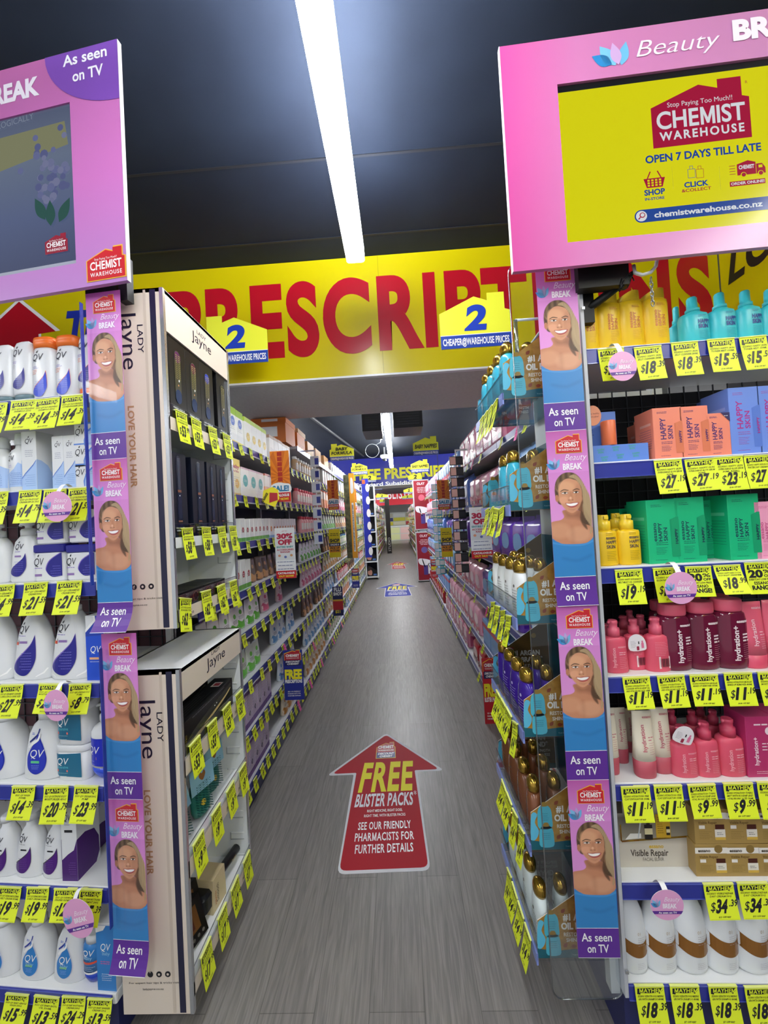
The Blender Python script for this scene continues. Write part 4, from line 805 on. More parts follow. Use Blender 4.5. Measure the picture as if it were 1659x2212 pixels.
def p_jug(edge, drop, tagc):
    def f():
        B = Body([(0, .0585, .032), (.006, .061, .034), (.022, .0605, .034), (.05, .0565, .032), (.10, .049, .03), (.14, .0385, .027), (.165, .027, .022), (.182, .016, .016), (.186, .0145, .0145)], 2.6, 32); b = B.mesh(QW)
        b.poly(fit(DROPA, -.046, .025, .018, .128), edge, B.L(1), .01); b.poly(fit(DROPA, -.042, .025, .0165, .125), drop, B.L(2), .01); qv(b, B.L(1), -.012, .134, .019, QI, True); b.lines(-.028, .0, .126, 1, .004, .0016, VIO, B.L(1)); b.rect(-.022, .004, .104, .1105, tagc, B.L(1))
        b.rect(-.043, -.026, .108, .1145, INK, B.L(1)); b.rect(-.043, -.036, .1, .108, M('#f0b43a', .4), B.L(1)); b.rect(-.036, -.026, .1, .108, M('#d8452f', .4), B.L(1)); b.lines(-.025, .018, .078, 7, .0075, .001, M('#8a86e0', .4), B.L(3), al='r')
        for sx in (-1, 1): b.poly([(sx * .056, .03), (sx * .05, .018), (sx * .03, .010), (sx * .03, .012), (sx * .048, .022), (sx * .054, .032)], M('#ffffff', .2), B.L(1.2), .008)
        c = MB(); c.lathe([(.016, .186), (.016, .2), (.012, .203)], QW, 18); h = MB(); h.tube([(.03, 0, .16), (.05, 0, .15), (.058, 0, .12), (.06, 0, .06)], .008, QW, 8)
        return [('body', b), ('cap', c)]
    return f
def d_blue(b, L, W, D, H):
    b.rect(-W / 2, W / 2, 0, H * .78, M('#1a4fd0', .35), L(1)); b.poly([(-W / 2, H * .74), (-W * .3, H * .8), (W * .02, H * .9), (W * .05, H), (W / 2, H), (W / 2, H * .7), (-W / 2, H * .68)], M('#1b3fb0', .35), L(1.5)); b.poly([(-W / 2, H * .74), (-W * .2, H * .83), (W * .08, H * .92), (W * .06, H), (-W * .06, H), (-.02 * W, H * .93), (-W * .25, H * .87), (-W / 2, H * .79)], WHITE, L(2)); qv(b, L(2), 0, H * .43, W * .33, WHITE, False); b.rect(-W * .32, W * .3, H * .32, H * .355, M('#efb183', .4), L(2)); b.lines(-W * .3, W * .3, H * .29, 1, .004, .001, WHITE, L(2))
def p_wash(c1, c2, pill, baby=False):
    def f():
        B = Body([(0, .0475, .03), (.006, .050, .0325), (.03, .048, .032), (.07, .044, .029), (.115, .037, .025), (.138, .027, .02), (.148, .017, .016), (.152, .0165, .0155)], 2.5, 30); b = B.mesh(QW)
        b.poly(fit(DROPB, -.026, .0225, .018, .122), M('#cfd6ee', .4) if baby else c1, B.L(1), .008); b.poly(fit(DROPB, -.0245, .021, .0195, .118), c1, B.L(2), .008)
        b.poly(smooth([(-.021, .096), (-.006, .108), (.001, .120), (.003, .132), (.0, .132), (-.002, .12), (-.01, .111), (-.022, .1)], 3, (0, 3, 4, 7)), c2, B.L(1), .008); b.poly(smooth([(-.023, .086), (-.012, .1), (.0, .108), (.004, .122), (.0075, .118), (.004, .104), (-.008, .094), (-.018, .084)], 3, (0, 3, 4, 7)), WHITE, B.L(3), .008)
        qv(b, B.L(3), -.001, .062, .019, WHITE, False); b.rect(-.013, .008, .047, .053, pill, B.L(3)); b.lines(-.012, .008, .042, 3, .004, .0009, M('#9db6f0', .4), B.L(3), al='c'); b.lines(-.016, -.006, .122, 2, .003, .0014, M('#4d63c0', .4), B.L(1))
        if baby: b.text('baby', -.001, .05, .011, M('#9fd0ee', .4), B.L(4), al='c', w=.022, shear=.2)
        return [('body', b), ('pump', pumphead(.152, .02, M('#eceeef', .3), .0175, spout=.034, ang=-.15))]
    return f
def p_tealtub():
    b = MB(); b.loft([(0, rrect(.082, .062, .02, 6)), (.003, rrect(.086, .066, .022, 6)), (.086, rrect(.088, .068, .022, 6))], QW, True, True); L = lay(-.0345, .0005); f = Body([(0, .0435, .0335), (.1, .0445, .0345)], 5.0)
    b.poly([(-.0405, .016), (.03, .012), (.03, .084), (-.0405, .08)], M('#1d6a8c', .35), f.L(1), .008); qv(b, f.L(2), -.022, .050, .019, WHITE, False); b.text('intensive', -.037, .0385, .0075, M('#57b3c9', .4), f.L(2), w=.032, bold=.02, res=2); b.rect(-.038, -.006, .028, .0335, M('#e86f63', .4), f.L(2)); b.lines(-.034, -.006, .025, 2, .009, .001, M('#9ecbd8', .4), f.L(2))
    c = MB(); c.loft([(.086, rrect(.090, .070, .022, 6)), (.088, rrect(.092, .072, .023, 6)), (.102, rrect(.092, .072, .023, 6)), (.105, rrect(.088, .068, .022, 6))], QW); return [('body', b), ('lid', c)]
def p_creampump():
    B = Body([(.036, .0355, .032), (.1, .0355, .032), (.122, .0355, .032), (.134, .030, .027), (.142, .018, .017), (.148, .016, .016)], 2.2, 30); b = B.mesh(QW); b.loft([(0, sell(.018, .016, 2.2)), (.004, sell(.025, .022, 2.2)), (.02, sell(.0335, .030, 2.2)), (.036, sell(.0355, .032, 2.2))], M('#2a4fd8', .2))
    b.poly([(-.034, .043), (.024, .040), (.024, .113), (-.034, .111)], M('#1c2cc0', .3), B.L(1), .007); qv(b, B.L(2), -.016, .074, .018, WHITE, False); b.rect(-.030, -.006, .058, .065, M('#efb183', .4), B.L(2)); b.lines(-.03, -.006, .054, 2, .008, .0009, M('#aab6ff', .4), B.L(2)); return [('body', b), ('pump', pumphead(.148, .022, M('#eceeef', .3), .0185, spout=.034, ang=-.1))]
def p_derm():
    B = Body([(0, .0365, .024), (.006, .0385, .026), (.04, .037, .0255), (.09, .031, .022), (.118, .024, .018), (.132, .015, .014), (.136, .0125, .0125), (.15, .012, .012)], 2.5, 26); b = B.mesh(QW); b.poly(fit(DROPA, -.033, .0145, .018, .086), M('#3a3a40', .4), B.L(1), .008); b.poly(fit(DROPA, -.030, .0145, .017, .083), M('#4a1478', .3), B.L(2), .008); qv(b, B.L(1), -.009, .098, .014, QI); b.lines(-.018, .004, .092, 1, .004, .0013, M('#9b9ba3', .4), B.L(1)); b.rect(-.012, .005, .075, .079, INK, B.L(1)); b.lines(-.02, .008, .056, 6, .005, .0008, M('#7b50a8', .4), B.L(3), al='r')
    c = MB(); c.lathe([(.016, .15), (.016, .165), (.013, .168)], QW, 16); return [('body', b), ('cap', c)]
PUR = M('#46146e', .32)
def d_derm(b, L, W, D, H):
    b.poly([(-W / 2, .0), (W / 2, 0), (W / 2, H * .56), (W * .42, H * .5), (W * .3, H * .42), (-W * .1, H * .36), (-W / 2, H * .28)], PUR, L(1)); qv(b, L(1), -W * .1, H * .82, W * .28, QI); b.lines(-W * .26, W * .12, H * .77, 1, .004, .0014, M('#9b9ba3', .4), L(1)); b.rect(-W * .28, W * .24, H * .66, H * .695, INK, L(1)); b.lines(-W * .1, W * .4, H * .25, 6, H * .03, .0008, M('#8a66ad', .4), L(2), al='r')
def s_derm(b, L, W, D, H, sx):
    pts = [(-D / 2, 0), (D * .3, 0), (D * .46, H * .12), (D * .44, H * .34), (D * .25, H * .5), (-D * .15, H * .57), (-D / 2, H * .56)]; b.poly(pts, PUR, L(1))
def d_babycarton(b, L, W, D, H):
    b.rect(-W / 2, W / 2, 0, H * .97, M('#2f7fc8', .35), L(1)); b.poly([(-W / 2, H * .86), (-W * .1, H * .9), (W * .05, H * .97), (-W / 2, H * .97)], WHITE, L(2)); qv(b, L(2), -W * .04, H * .6, W * .3, WHITE, False); b.text('baby', 0, H * .53, W * .15, M('#9fd0ee', .4), L(2), al='c', shear=.2); b.lines(-W * .3, W * .35, H * .44, 2, H * .03, .002, M('#c06aa8', .4), L(2)); b.lines(-W * .3, W * .3, H * .25, 4, H * .03, .0008, WHITE, L(2), .2, 'c')
def p_babypump():
    B = Body([(.034, .026, .024), (.1, .0265, .024), (.108, .0255, .023), (.116, .02, .019)], 2.1, 26); b = B.mesh(M('#2f7fc8', .3)); b.loft([(0, sell(.014, .013)), (.004, sell(.019, .018)), (.02, sell(.025, .023)), (.034, sell(.026, .024))], M('#1c3fb8', .2)); b.poly([(-.024, .034), (.024, .036), (.024, .041), (-.024, .039)], WHITE, B.L(1), .006); qv(b, B.L(1), -.002, .088, .016, WHITE, False); b.text('baby', -.001, .078, .009, M('#9fd0ee', .4), B.L(1), al='c', w=.02); b.poly([(-.023, .062), (.021, .066), (.021, .072), (-.023, .068)], M('#e2553f', .4), B.L(1), .006); b.lines(-.016, .016, .056, 3, .005, .0009, M('#b8d6f0', .4), B.L(1))
    c = MB(); c.loft([(.116, sell(.021, .02)), (.134, sell(.02, .019)), (.137, sell(.017, .016))], QW); return [('body', b), ('cap', c)]

# the colourful end
EY = M('#f3c81e', .35); EYC = M('#f6d236', .3); TEAL = M('#3fc3cd', .35); TEALD = M('#1f3a8e', .4); PNK = M('#e0566f', .4); PNKD = M('#c9425f', .4)
def vtext(b, s, x, z, h, mat, L, w, bold=.02): b.text(s, x, z, h, mat, L, w=w, rot=90, bold=bold)
def p_cleanser():
    B = Body([(0, .026, .016), (.003, .028, .0175), (.1, .028, .0175), (.110, .027, .0165), (.113, .0235, .0145)], 2.4); b = B.mesh(EY); O = M('#c8642a', .4)
    for i, s in enumerate(('essano', 'HAPPY', 'SKIN')): vtext(b, s, -.003 + i * .0082, .045, .0062, O, B.L(1), .038 if i < 2 else .026, .015)
    b.lines(-.003, .018, .04, 6, .004, .0007, M('#d59a2a', .4), B.L(1)); b.lines(-.003, .016, .098, 2, .0035, .0008, O, B.L(1))
    c = MB(); n = 28; o = sell(.0232, .0142, 2.4, n); o2 = sell(.0225, .0138, 2.4, n)
    top = lambda x: .134 + .008 * (x / .023) - .004 * (x / .023) ** 2
    c.add([(x, y, .113) for x, y in o] + [(x, y, top(x)) for x, y in o2] + [(x * .8, y * .8, top(x) + .002) for x, y in o2], [(i, (i + 1) % n, n + (i + 1) % n, n + i) for i in range(n)] + [(n + i, n + (i + 1) % n, 2 * n + (i + 1) % n, 2 * n + i) for i in range(n)] + [tuple(2 * n + i for i in range(n))], EYC, True); return [('body', b), ('cap', c)]
def p_toner():
    B = Body([(0, .032, .020), (.003, .034, .022), (.062, .034, .022), (.069, .031, .02), (.073, .018, .0155), (.076, .0145, .014)], 2.5); b = B.mesh(TEAL); b.text('HAPPY', -.004, .043, .0085, TEALD, B.L(1), w=.032, bold=.04); b.text('SKIN', -.004, .032, .0085, TEALD, B.L(1), w=.025, bold=.04); b.lines(-.003, .024, .026, 7, .0032, .0006, M('#2a7fa0', .4), B.L(1)); b.lines(-.003, .018, .062, 2, .003, .0007, TEALD, B.L(1))
    c = MB(); c.lathe([(.0155, .076), (.0155, .083), (.0118, .085), (.0112, .108), (.009, .111)], TEAL, 20); return [('body', b), ('cap', c)]
def p_cradle():
    b = MB(); b.rbox(-.088, .088, -.03, .05, 0, .045, M('#5d86d8', .4), .001, .0006); L = lay(-.03, .0005); G = M('#4aa79c', .45)
    for x, z in ((-.06, .026), (-.012, .03), (.04, .032), (-.05, .006), (.0, .01), (.05, .012)): b.text('HAPPY', x - .014, z + .0055, .0048, G, L(1), w=.024, bold=.03, res=2); b.text('SKIN', x - .012, z - .0012, .0048, G, L(1), w=.017, bold=.03, res=2)
    k = MB(); k.rbox(-.085, .02, .016, .020, .045, .14, M('#5a7fce', .45), .001, .0005); k.prism([(-.055 + .027 * math.cos(i * .3), .132 + .027 * math.sin(i * .3)) for i in range(21)], .014, .016, M('#f0a07a', .45)); L = lay(.0135, .0005); k.text('happy, healthy,', -.055, .135, .0042, M('#8a3d34', .45), L(1), al='c', w=.042, res=2); k.text('bouncy glow!', -.055, .127, .0042, M('#8a3d34', .45), L(1), al='c', w=.036, res=2); k.lines(-.08, -.055, .095, 3, .007, .0016, M('#28407e', .4), lay(.0155, .0005)(1))
    c = MB(); c.lathe([(.021, .045), (.0215, .046), (.0215, .107), (.0205, .109)], M('#e8764a', .4), 24, -.024, -.012); return [('cradle', b), ('backing_card', k), ('bottle', c)]
def d_happy(base, ink, art, h=('HAPPY', 'SKIN'), corner=False, ess=False):
    def d(b, L, W, D, H):
        w1 = H * .42; x0 = -W * .17
        if ess:
            for i, (s, q) in enumerate((('essano', .29), ('HAPPY', .29), ('SKIN', .21))): vtext(b, s, -W * .22 + i * W * .17, H * .35, W * .115, ink, L(1), H * q, .012)
        else:
            vtext(b, 'HAPPY', -W * .08, H * .38, W * .19, ink, L(1), H * .42, .014); vtext(b, 'SKIN', W * .15, H * .38, W * .16, ink, L(1), H * .26, .014)
        b.lines(-W * .26, W * .15, H * .33, 2, H * .03, .0009, ink, L(1), .2); b.lines(-W * .26, W * .12, H * .25, 5, H * .024, .0006, ink, L(1)); b.lines(-W * .36, W * .02, H * .92, 2, H * .024, .0008, ink, L(1)); b.lines(-W * .3, W * .1, H * .06, 1, .003, .0007, ink, L(1))
        if art:
            b.poly([(W * .24, H * .1), (W * .5, H * .1), (W * .5, H * .72), (W * .42, H * .72), (W * .22, H * .68)], art, L(1)); b.rect(W * .25, W * .5, H * .5, H * .68, art, L(2)); vtext(b, 'HAPPY', W * .44, H * .3, W * .08, ink, L(3), H * .24)
        if corner: b.poly([(W * .12, H), (W / 2, H), (W / 2, H * .78)], M('#342a5c', .4), L(2)); b.lines(W * .25, W * .45, H * .93, 1, .004, .0012, WHITE, L(3))
    return d
def s_happy(light, ink):
    def s(b, L, W, D, H, sx):
        b.rect(-D * .38, D * .2, H * .68, H * .73, light, L(1)); b.lines(-D * .38, D * .38, H * .6, 9, H * .045, .0007, ink, L(1))
    return s
def p_yellowpump():
    B = Body([(0, .026, .020), (.003, .028, .0215), (.068, .0275, .021), (.072, .026, .0195), (.074, .015, .015)], 2.3); b = B.mesh(EY)
    for i, s in enumerate(('essano', 'HAPPY', 'SKIN')): b.text(s, -.006, .0555 - i * .0095, .0068, M('#3a3350', .4), B.L(1), w=(.024, .026, .021)[i], bold=.016)
    b.lines(-.006, .017, .03, 6, .0035, .0006, M('#8f7420', .4), B.L(1)); b.lines(-.006, .012, .068, 2, .003, .0007, M('#8f7420', .4), B.L(1))
    c = MB(); c.lathe([(.0155, .074), (.0155, .093), (.0115, .094), (.0115, .105), (.0105, .1065)], EYC, 20); c.box(-.005, .005, -.016, -.008, .098, .104, EYC); return [('body', b), ('pump', c)]
def p_pinkpump(front=True, cover=False):
    def f():
        B = Body([(0, .0265, .0165), (.003, .0285, .018), (.07, .0255, .0165), (.077, .024, .0155), (.080, .016, .0135), (.081, .0125, .0125)], 2.5); b = B.mesh(PNK); LP = M('#f3a9b6', .4)
        if front: vtext(b, 'hydration', -.006, .014, .0075, LP, B.L(1), .044); b.text('essano', .0, .058, .0045, LP, B.L(1), w=.02, bold=.03, res=2); b.lines(.002, .019, .048, 2, .0045, .0016, M('#f6c4cc', .4), B.L(1)); b.lines(.002, .02, .037, 7, .004, .0006, LP, B.L(1))
        else:
            b.rect(-.006, .021, .008, .034, M('#f2d9dc', .45), B.L(1))
            for i in range(11): q = -.003 + i * .002; b.rect(q, q + random.choice((.0006, .0012)), .012, .030, INK, B.L(2))
            b.lines(-.012, .018, .066, 9, .0035, .0006, LP, B.L(1))
        c = MB(); c.lathe([(.0135, .081), (.0135, .1), (.0098, .101), (.0098, .11), (.0105, .111), (.0105, .1165), (.009, .118)], PNKD if cover else M('#e2607a', .35), 20); c.tube([(0, 0, .1145), (-.008, -.002, .1145), (-.013, -.003, .1125)], .0032, M('#e2607a', .35), 8); r = [('body', b), ('pump', c)]
        if cover:
            k = MB(); k.lathe([(.0165, .086), (.0165, .12), (.013, .123), (.001, .1235)], FILM, 20); r.append(('clear_cap', k))
        return r
    return f
def p_hangtag():
    b = MB(); b.prism(smooth([(-.02, 0), (.02, -.004), (.026, .008), (.022, .03), (.008, .044), (-.01, .044), (-.022, .03)], 4), 0, .0006, M('#f4eef2', .45)); L = lay(0, .0004); b.lines(-.017, -.002, .026, 6, .0035, .0007, M('#8a8590', .4), L(1)); b.poly(fit(rrect(1, 1, .2), .002, .009, .004, .016), M('#a02a4a', .4), L(1)); b.rect(.012, .019, .003, .018, M('#e77aa2', .4), L(1)); b.rect(.0135, .0175, .018, .025, M('#e77aa2', .4), L(1)); b.rect(.004, .007, .016, .024, INK, L(1)); return [('', b)]
def p_micellar():
    B = Body([(0, .030, .02), (.004, .034, .022), (.014, .035, .023), (.095, .034, .0225), (.108, .031, .021), (.113, .024, .019)], 2.3, 30); b = B.mesh(M('#6a1836', .08)); vtext(b, 'hydration+', .004, .018, .0105, M('#f2dfe4', .4), B.L(1), .068, .03); b.text('essano', .001, .092, .0052, M('#f2dfe4', .4), B.L(1), w=.026, bold=.05, res=2); b.lines(.012, .028, .07, 3, .006, .003, M('#f2dfe4', .4), B.L(1)); b.lines(.012, .028, .05, 8, .004, .0006, M('#c98a9c', .4), B.L(1))
    c = MB(); c.loft([(.113, sell(.0265, .0205, 2.2)), (.116, sell(.0275, .0215, 2.2)), (.134, sell(.0275, .0215, 2.2)), (.1365, sell(.0255, .0195, 2.2))], M('#e2607a', .35)); return [('body', b), ('cap', c)]
def p_tube(body, capm, ink, capz=.03, H=.128):
    def f():
        B = Body([(capz, .0235, .0165), (H * .5, .0225, .012), (H - .008, .0215, .0022), (H, .0215, .0012)], 2.4); b = B.mesh(body); vtext(b, 'hydration', .0, capz + .018, .0085, ink, B.L(1), .05); b.text('essano', -.001, H - .014, .005, ink, B.L(1), w=.02, bold=.02, res=2); b.lines(.006, .018, capz + .045, 2, .005, .0016, ink, B.L(1)); b.lines(.006, .018, capz + .034, 6, .004, .0006, ink, B.L(1))
        c = MB(); c.loft([(0, sell(.0215, .0155, 2.4)), (.003, sell(.0225, .0165, 2.4)), (capz, sell(.0235, .0165, 2.4))], capm); return [('body', b), ('cap', c)]
    return f
def d_magenta(b, L, W, D, H):
    vtext(b, 'hydration+', -W * .1, H * .2, W * .15, M('#f3dbe3', .4), L(1), H * .46); b.lines(-W * .2, W * .3, H * .88, 1, .004, .003, M('#f3dbe3', .4), L(1), 0); b.lines(W * .05, W * .4, H * .56, 3, H * .05, .002, M('#f3dbe3', .4), L(1)); b.poly([(W * .32 + W * .14 * math.cos(i * .5), H * .76 + W * .14 * math.sin(i * .5)) for i in range(13)], M('#f3dbe3', .4), L(1)); b.lines(-W * .2, W * .3, H * .1, 2, .004, .0008, M('#f3dbe3', .4), L(1))
GC = M('#a8894c', .4); GCD = M('#8a6e36', .4)
def d_gold(b, L, W, D, H):
    b.rect(-W / 2, W / 2, H * .72, H * .9, M('#efe9e0', .45), L(1)); b.text('essano', -W * .22, H * .77, H * .09, M('#3a2c18', .4), L(2), al='c', w=W * .38, bold=.03); b.poly([(W * .22 + H * .13 * math.cos(i * .4), H * .86 + H * .13 * math.sin(i * .4)) for i in range(16)], GCD, L(2)); b.text('Visible Repair', -W * .38, H * .58, H * .075, M('#5c4015', .4), L(1), w=W * .58, bold=.0, res=2); b.rect(-W * .36, -W * .18, H * .44, H * .54, M('#efe9e0', .45), L(1)); b.lines(-W * .36, W * .05, H * .36, 5, H * .05, .0007, GCD, L(1))
    b.rect(W * .12, W * .44, H * .14, H * .42, M('#e9e2d6', .4), L(1)); b.rect(W * .14, W * .42, H * .42, H * .56, M('#4a1d12', .3), L(1)); b.rect(W * .12, W * .44, H * .12, H * .2, M('#d8b04a', .3), L(2)); b.lines(W * .18, W * .38, H * .33, 2, H * .05, .0008, INK, L(2))
def p_golddisplay():
    W, H = .215, .185; b = MB(); b.rbox(-W / 2, W / 2, 0, .06, 0, H, grad_mat('gold_tray_print', [(0, '#c9c2b2'), (.28, '#cfc7b8'), (.38, '#8f8777'), (.62, '#6f685c'), (.74, '#cfcabd'), (1, '#d8d4c8')], 2, .3, H, 0), .001, .0006); L = lay(0, .0005)
    b.text('essano', .01, .044, .0085, M('#d8b23c', .4), L(1), al='c', w=.04, bold=.03); b.text('Visible Repair', -.01, .026, .0145, M('#3a3020', .4), L(1), al='c', w=.105, bold=.015); b.text('FACIAL ELIXIR', 0, .0145, .0075, M('#6a6252', .4), L(1), al='c', w=.058, bold=.005)
    b.poly([(-.088, .062), (.103, .072), (.103, .068), (-.084, .058)], GOLDM, L(1)); b.poly([(-.088, .062), (-.084, .062), (-.084, .1), (-.088, .098)], GOLDM, L(1)); b.rect(-.1, -.078, .125, .168, M('#3a2f22', .4), L(1)); b.rect(-.068, -.035, .112, .12, M('#3f3b35', .4), L(1)); b.poly([(-.075, .064), (-.03, .067), (-.03, .078), (-.06, .078)], M('#efece4', .4), L(1))
    b.rect(-.02, .002, .064, .098, M('#1c1511', .3), L(2)); b.rect(-.02, .002, .076, .09, M('#e6d9a8', .4), L(3)); b.poly([(-.014, .098), (-.004, .098), (-.006, .118), (-.012, .118)], M('#1c1511', .3), L(2)); b.poly([(-.04, .068), (-.037, .068), (-.027, .106), (-.032, .106)], M('#cfd6d8', .2), L(2)); b.poly([(-.038, .104), (-.02, .102), (-.021, .116), (-.022, .130), (-.028, .131), (-.031, .118)], M('#1c1511', .3), L(3)); b.rect(.012, .052, .068, .122, M('#c99f22', .4), L(2)); b.lines(.016, .034, .115, 8, .005, .0009, M('#6a4c10', .4), L(3)); b.rect(.04, .05, .074, .094, M('#1c1511', .4), L(3)); b.rect(.04, .05, .08, .088, M('#e6d9a8', .4), L(4)); return [('', b)]
def p_keratin():
    H = .168; B = Body([(0, .027, .019), (.004, .0315, .0225), (.012, .0325, .0235), (.05, .033, .024), (.10, .0325, .0235), (.135, .0275, .020), (.155, .020, .0145), (.165, .012, .0085), (H, .006, .004)], 2.15, 32); b = B.mesh(M('#e9ecef', .2)); z = lambda x, o: o + .0105 * math.cos((x + .018) / .033 * 2.2) * -1 + .006
    xs = [-.0325 + i * .065 / 24 for i in range(25)]; wav = lambda x: -.013 * math.sin((x + .0325) / .065 * math.pi * .86 + .15) + .009 * (1 - (x + .0325) / .065)
    b.poly([(x, .052 + wav(x)) for x in xs] + [(x, .084 + wav(x)) for x in xs[::-1]], M('#8a5a22', .22), B.L(1), .006); b.text('01', .004, .094, .007, M('#b8a58c', .4), B.L(1), w=.007, res=2); b.lines(.004, .022, .088, 5, .0042, .0008, M('#a59aa2', .4), B.L(1)); b.lines(.0, .022, .030, 4, .004, .0008, M('#b7b2bc', .4), B.L(1))
    q = lambda k: B.L(k); return [('body', b)]

# ------------------------------------------------------------------ filling the end shelves
random.seed(11)
def put(fr, zs, k, key, build, dims, name, label, cat, u0, u1, vt, dy=.012, group=None, rz=0.0, zoff=0.0, D=None):
    """stand a product on shelf k so that it spans u0..u1 and reaches vt in the photograph; dims = nominal width, depth, height"""
    W, Dp, H = dims; zb = zs[k] + zoff; uc = (u0 + u1) / 2; vm = vt + 40
    a, b2 = fr.px(u0, vm, dy)[0], fr.px(u1, vm, dy)[0]; zt = fr.px(uc, vt, dy + (0 if cat in ('box', 'display') else Dp * .4))[1]; sx = (b2 - a) / W; sz = (zt - zb) / H
    return place(key, build, name, label, cat, fr.w((a + b2) / 2, dy + Dp * (D or sx) / 2, zb), fr.a + rz, (sx, D or sx, sz), group)
def seqput(fr, zs, k, key, build, dims, name, cat, items, labels, group=None, **kw):
    for it, l in zip(items, labels): put(fr, zs, k, key, build, dims, name, l, cat, *it, group=group, **kw)
I1, I2 = M('#5f7a84', .35), ORA
seqput(FL, ZL, 0, 'inv1', p_inverted(I1, CER, None), (.060, .038, .168), 'lotion_bottle', 'bottle', [(-30, 17, 745), (18, 61, 738)], ['white lotion bottle on grey cap cut by the frame edge, top white shelf', 'white lotion bottle standing on a grey cap beside the orange-capped shampoo'], 'white bottles')
seqput(FL, ZL, 0, 'shampoo', p_shampoo, (.059, .038, .168), 'shampoo_bottle', 'bottle', [(60, 109, 729), (110, 160, 725)], ['white shampoo with orange cap beside the grey-capped lotion', 'white shampoo with orange cap beside the upside-down conditioner'])
put(FL, ZL, 0, 'inv2', p_inverted(I2, CER, ORA), (.060, .038, .168), 'conditioner_bottle', 'white conditioner bottle standing on an orange cap behind the pink strip', 'bottle', 158, 206, 721)
seqput(FL, ZL, 1, 'fwash', p_facewash, (.054, .046, .148), 'face_wash_bottle', 'bottle', [(-38, 6, 946), (7, 48, 937)], ['white face wash with clear cap cut by the frame edge', 'white face wash with clear cap beside the tall day cream box'])
put(FL, ZL, 1, 'daycream', carton(.043, .05, .165, QW, d_face, s_face), (.043, .05, .165), 'day_cream_box', 'tall white and pale blue day cream box on the second white shelf', 'box', 46, 78, 932)
seqput(FL, ZL, 1, 'eyecream', carton(.033, .03, .145, QW, d_face, s_face), (.033, .03, .145), 'eye_cream_box', 'box', [(112, 137, 942), (137, 162, 940)], ['slim pale blue eye cream box beside the tall day cream box', 'slim pale blue eye cream box beside the stacked small boxes'])
dz = FL.px(180, 1003)[1] - FL.px(180, 1047)[1]
for i, l in enumerate(('bottom', 'middle', 'top')): put(FL, ZL, 1, 'nightcream', carton(.06, .05, .06, QW, d_small), (.06, .05, .06), 'night_cream_box', l + ' one of three stacked small night cream boxes on the second white shelf', 'box', 161, 206, 1001 - 44 * i, zoff=i * (dz + .0005), group='stacked night cream boxes')
seqput(FL, ZL, 2, 'jugpump', p_jugpump, (.085, .052, .164), 'pump_bottle', 'bottle', [(-62, 5, 1132), (7, 73, 1126)], ['white pump bottle with navy drop cut by the frame edge', 'white pump bottle with navy drop beside the navy-lidded tubs'])
tz = .079
for j, (a, b2) in enumerate(((68, 137), (138, 207))):
    put(FL, ZL, 2, 'tubn', p_tub(True), (.09, .064, .079), 'cream_tub', ['navy-lidded white cream tub beside the pump bottle with navy drop', 'navy-lidded white cream tub beside the pink strip'][j], 'tub', a, b2, 1176, D=1.0)
    z0 = FL.px(100, 1176, .04)[1] - ZL[2]
    put(FL, ZL, 2, 'tubw', p_tub(False), (.09, .064, .079), 'cream_tub', ['white cream tub stacked on the navy-lidded tub beside the pump bottle', 'white cream tub stacked on the navy-lidded tub beside the pink strip'][j], 'tub', a + 4, b2 + 2, 1102, zoff=z0 + .0005, D=1.0)
seqput(FL, ZL, 3, 'jug', p_jug(VIO, CER, M('#8e6fae', .4)), (.122, .068, .203), 'lotion_jug', 'bottle', [(-70, 12, 1312), (11, 93, 1312), (92, 183, 1308)], ['big white jug with navy drop cut by the frame edge', 'big white jug with navy drop above the tag reading 27.99', 'big white jug with navy drop beside the royal blue box'])
put(FL, ZL, 3, 'bluebox', carton(.052, .045, .175, QW, d_blue), (.052, .045, .175), 'cream_box', 'royal blue and white cream box on the fourth white shelf', 'box', 185, 224, 1330)
seqput(FL, ZL, 4, 'wash', p_wash(BLU, M('#1a2a7a', .3), M('#5fc98c', .4)), (.10, .065, .192), 'body_wash_bottle', 'bottle', [(-62, 28, 1530), (31, 118, 1522)], ['white pump wash with royal blue drop cut by the frame edge', 'white pump wash with royal blue drop beside the teal tubs'])
put(FL, ZL, 4, 'tealtub', p_tealtub, (.092, .072, .105), 'moisturiser_tub', 'lower white tub with teal label on the fifth white shelf', 'tub', 114, 186, 1600, D=1.0)
z0 = FL.px(150, 1600, .04)[1] - ZL[4]; put(FL, ZL, 4, 'tealtub', p_tealtub, (.092, .072, .105), 'moisturiser_tub', 'upper white tub with teal label stacked on the lower teal tub', 'tub', 115, 184, 1512, zoff=z0 + .0005, D=1.0)
put(FL, ZL, 4, 'cpump', p_creampump, (.071, .064, .186), 'cream_pump', 'white pump with bright blue base beside the pink strip', 'bottle', 180, 243, 1526)
seqput(FL, ZL, 5, 'derm', p_derm, (.077, .052, .168), 'dermal_wash_bottle', 'bottle', [(-32, 25, 1762), (20, 79, 1757), (78, 136, 1760)], ['white bottle with violet drop cut by the frame edge', 'white bottle with violet drop above the first tag reading 19.99', 'white bottle with violet drop beside the violet and white box'])
put(FL, ZL, 5, 'dermbox', carton(.05, .085, .165, QW, d_derm, s_derm), (.05, .085, .165), 'dermal_cream_box', 'violet and white box at the front of the sixth white shelf', 'box', 131, 163, 1745, rz=.03)
put(FL, ZL, 5, 'dermbox', None, (.05, .085, .165), 'dermal_cream_box', 'violet and white box standing just behind the front violet box', 'box', 176, 204, 1752, dy=.11, rz=.02); put(FL, ZL, 5, 'dermbox', None, (.05, .085, .165), 'dermal_cream_box', 'violet and white box deepest on the sixth white shelf', 'box', 205, 228, 1756, dy=.21)
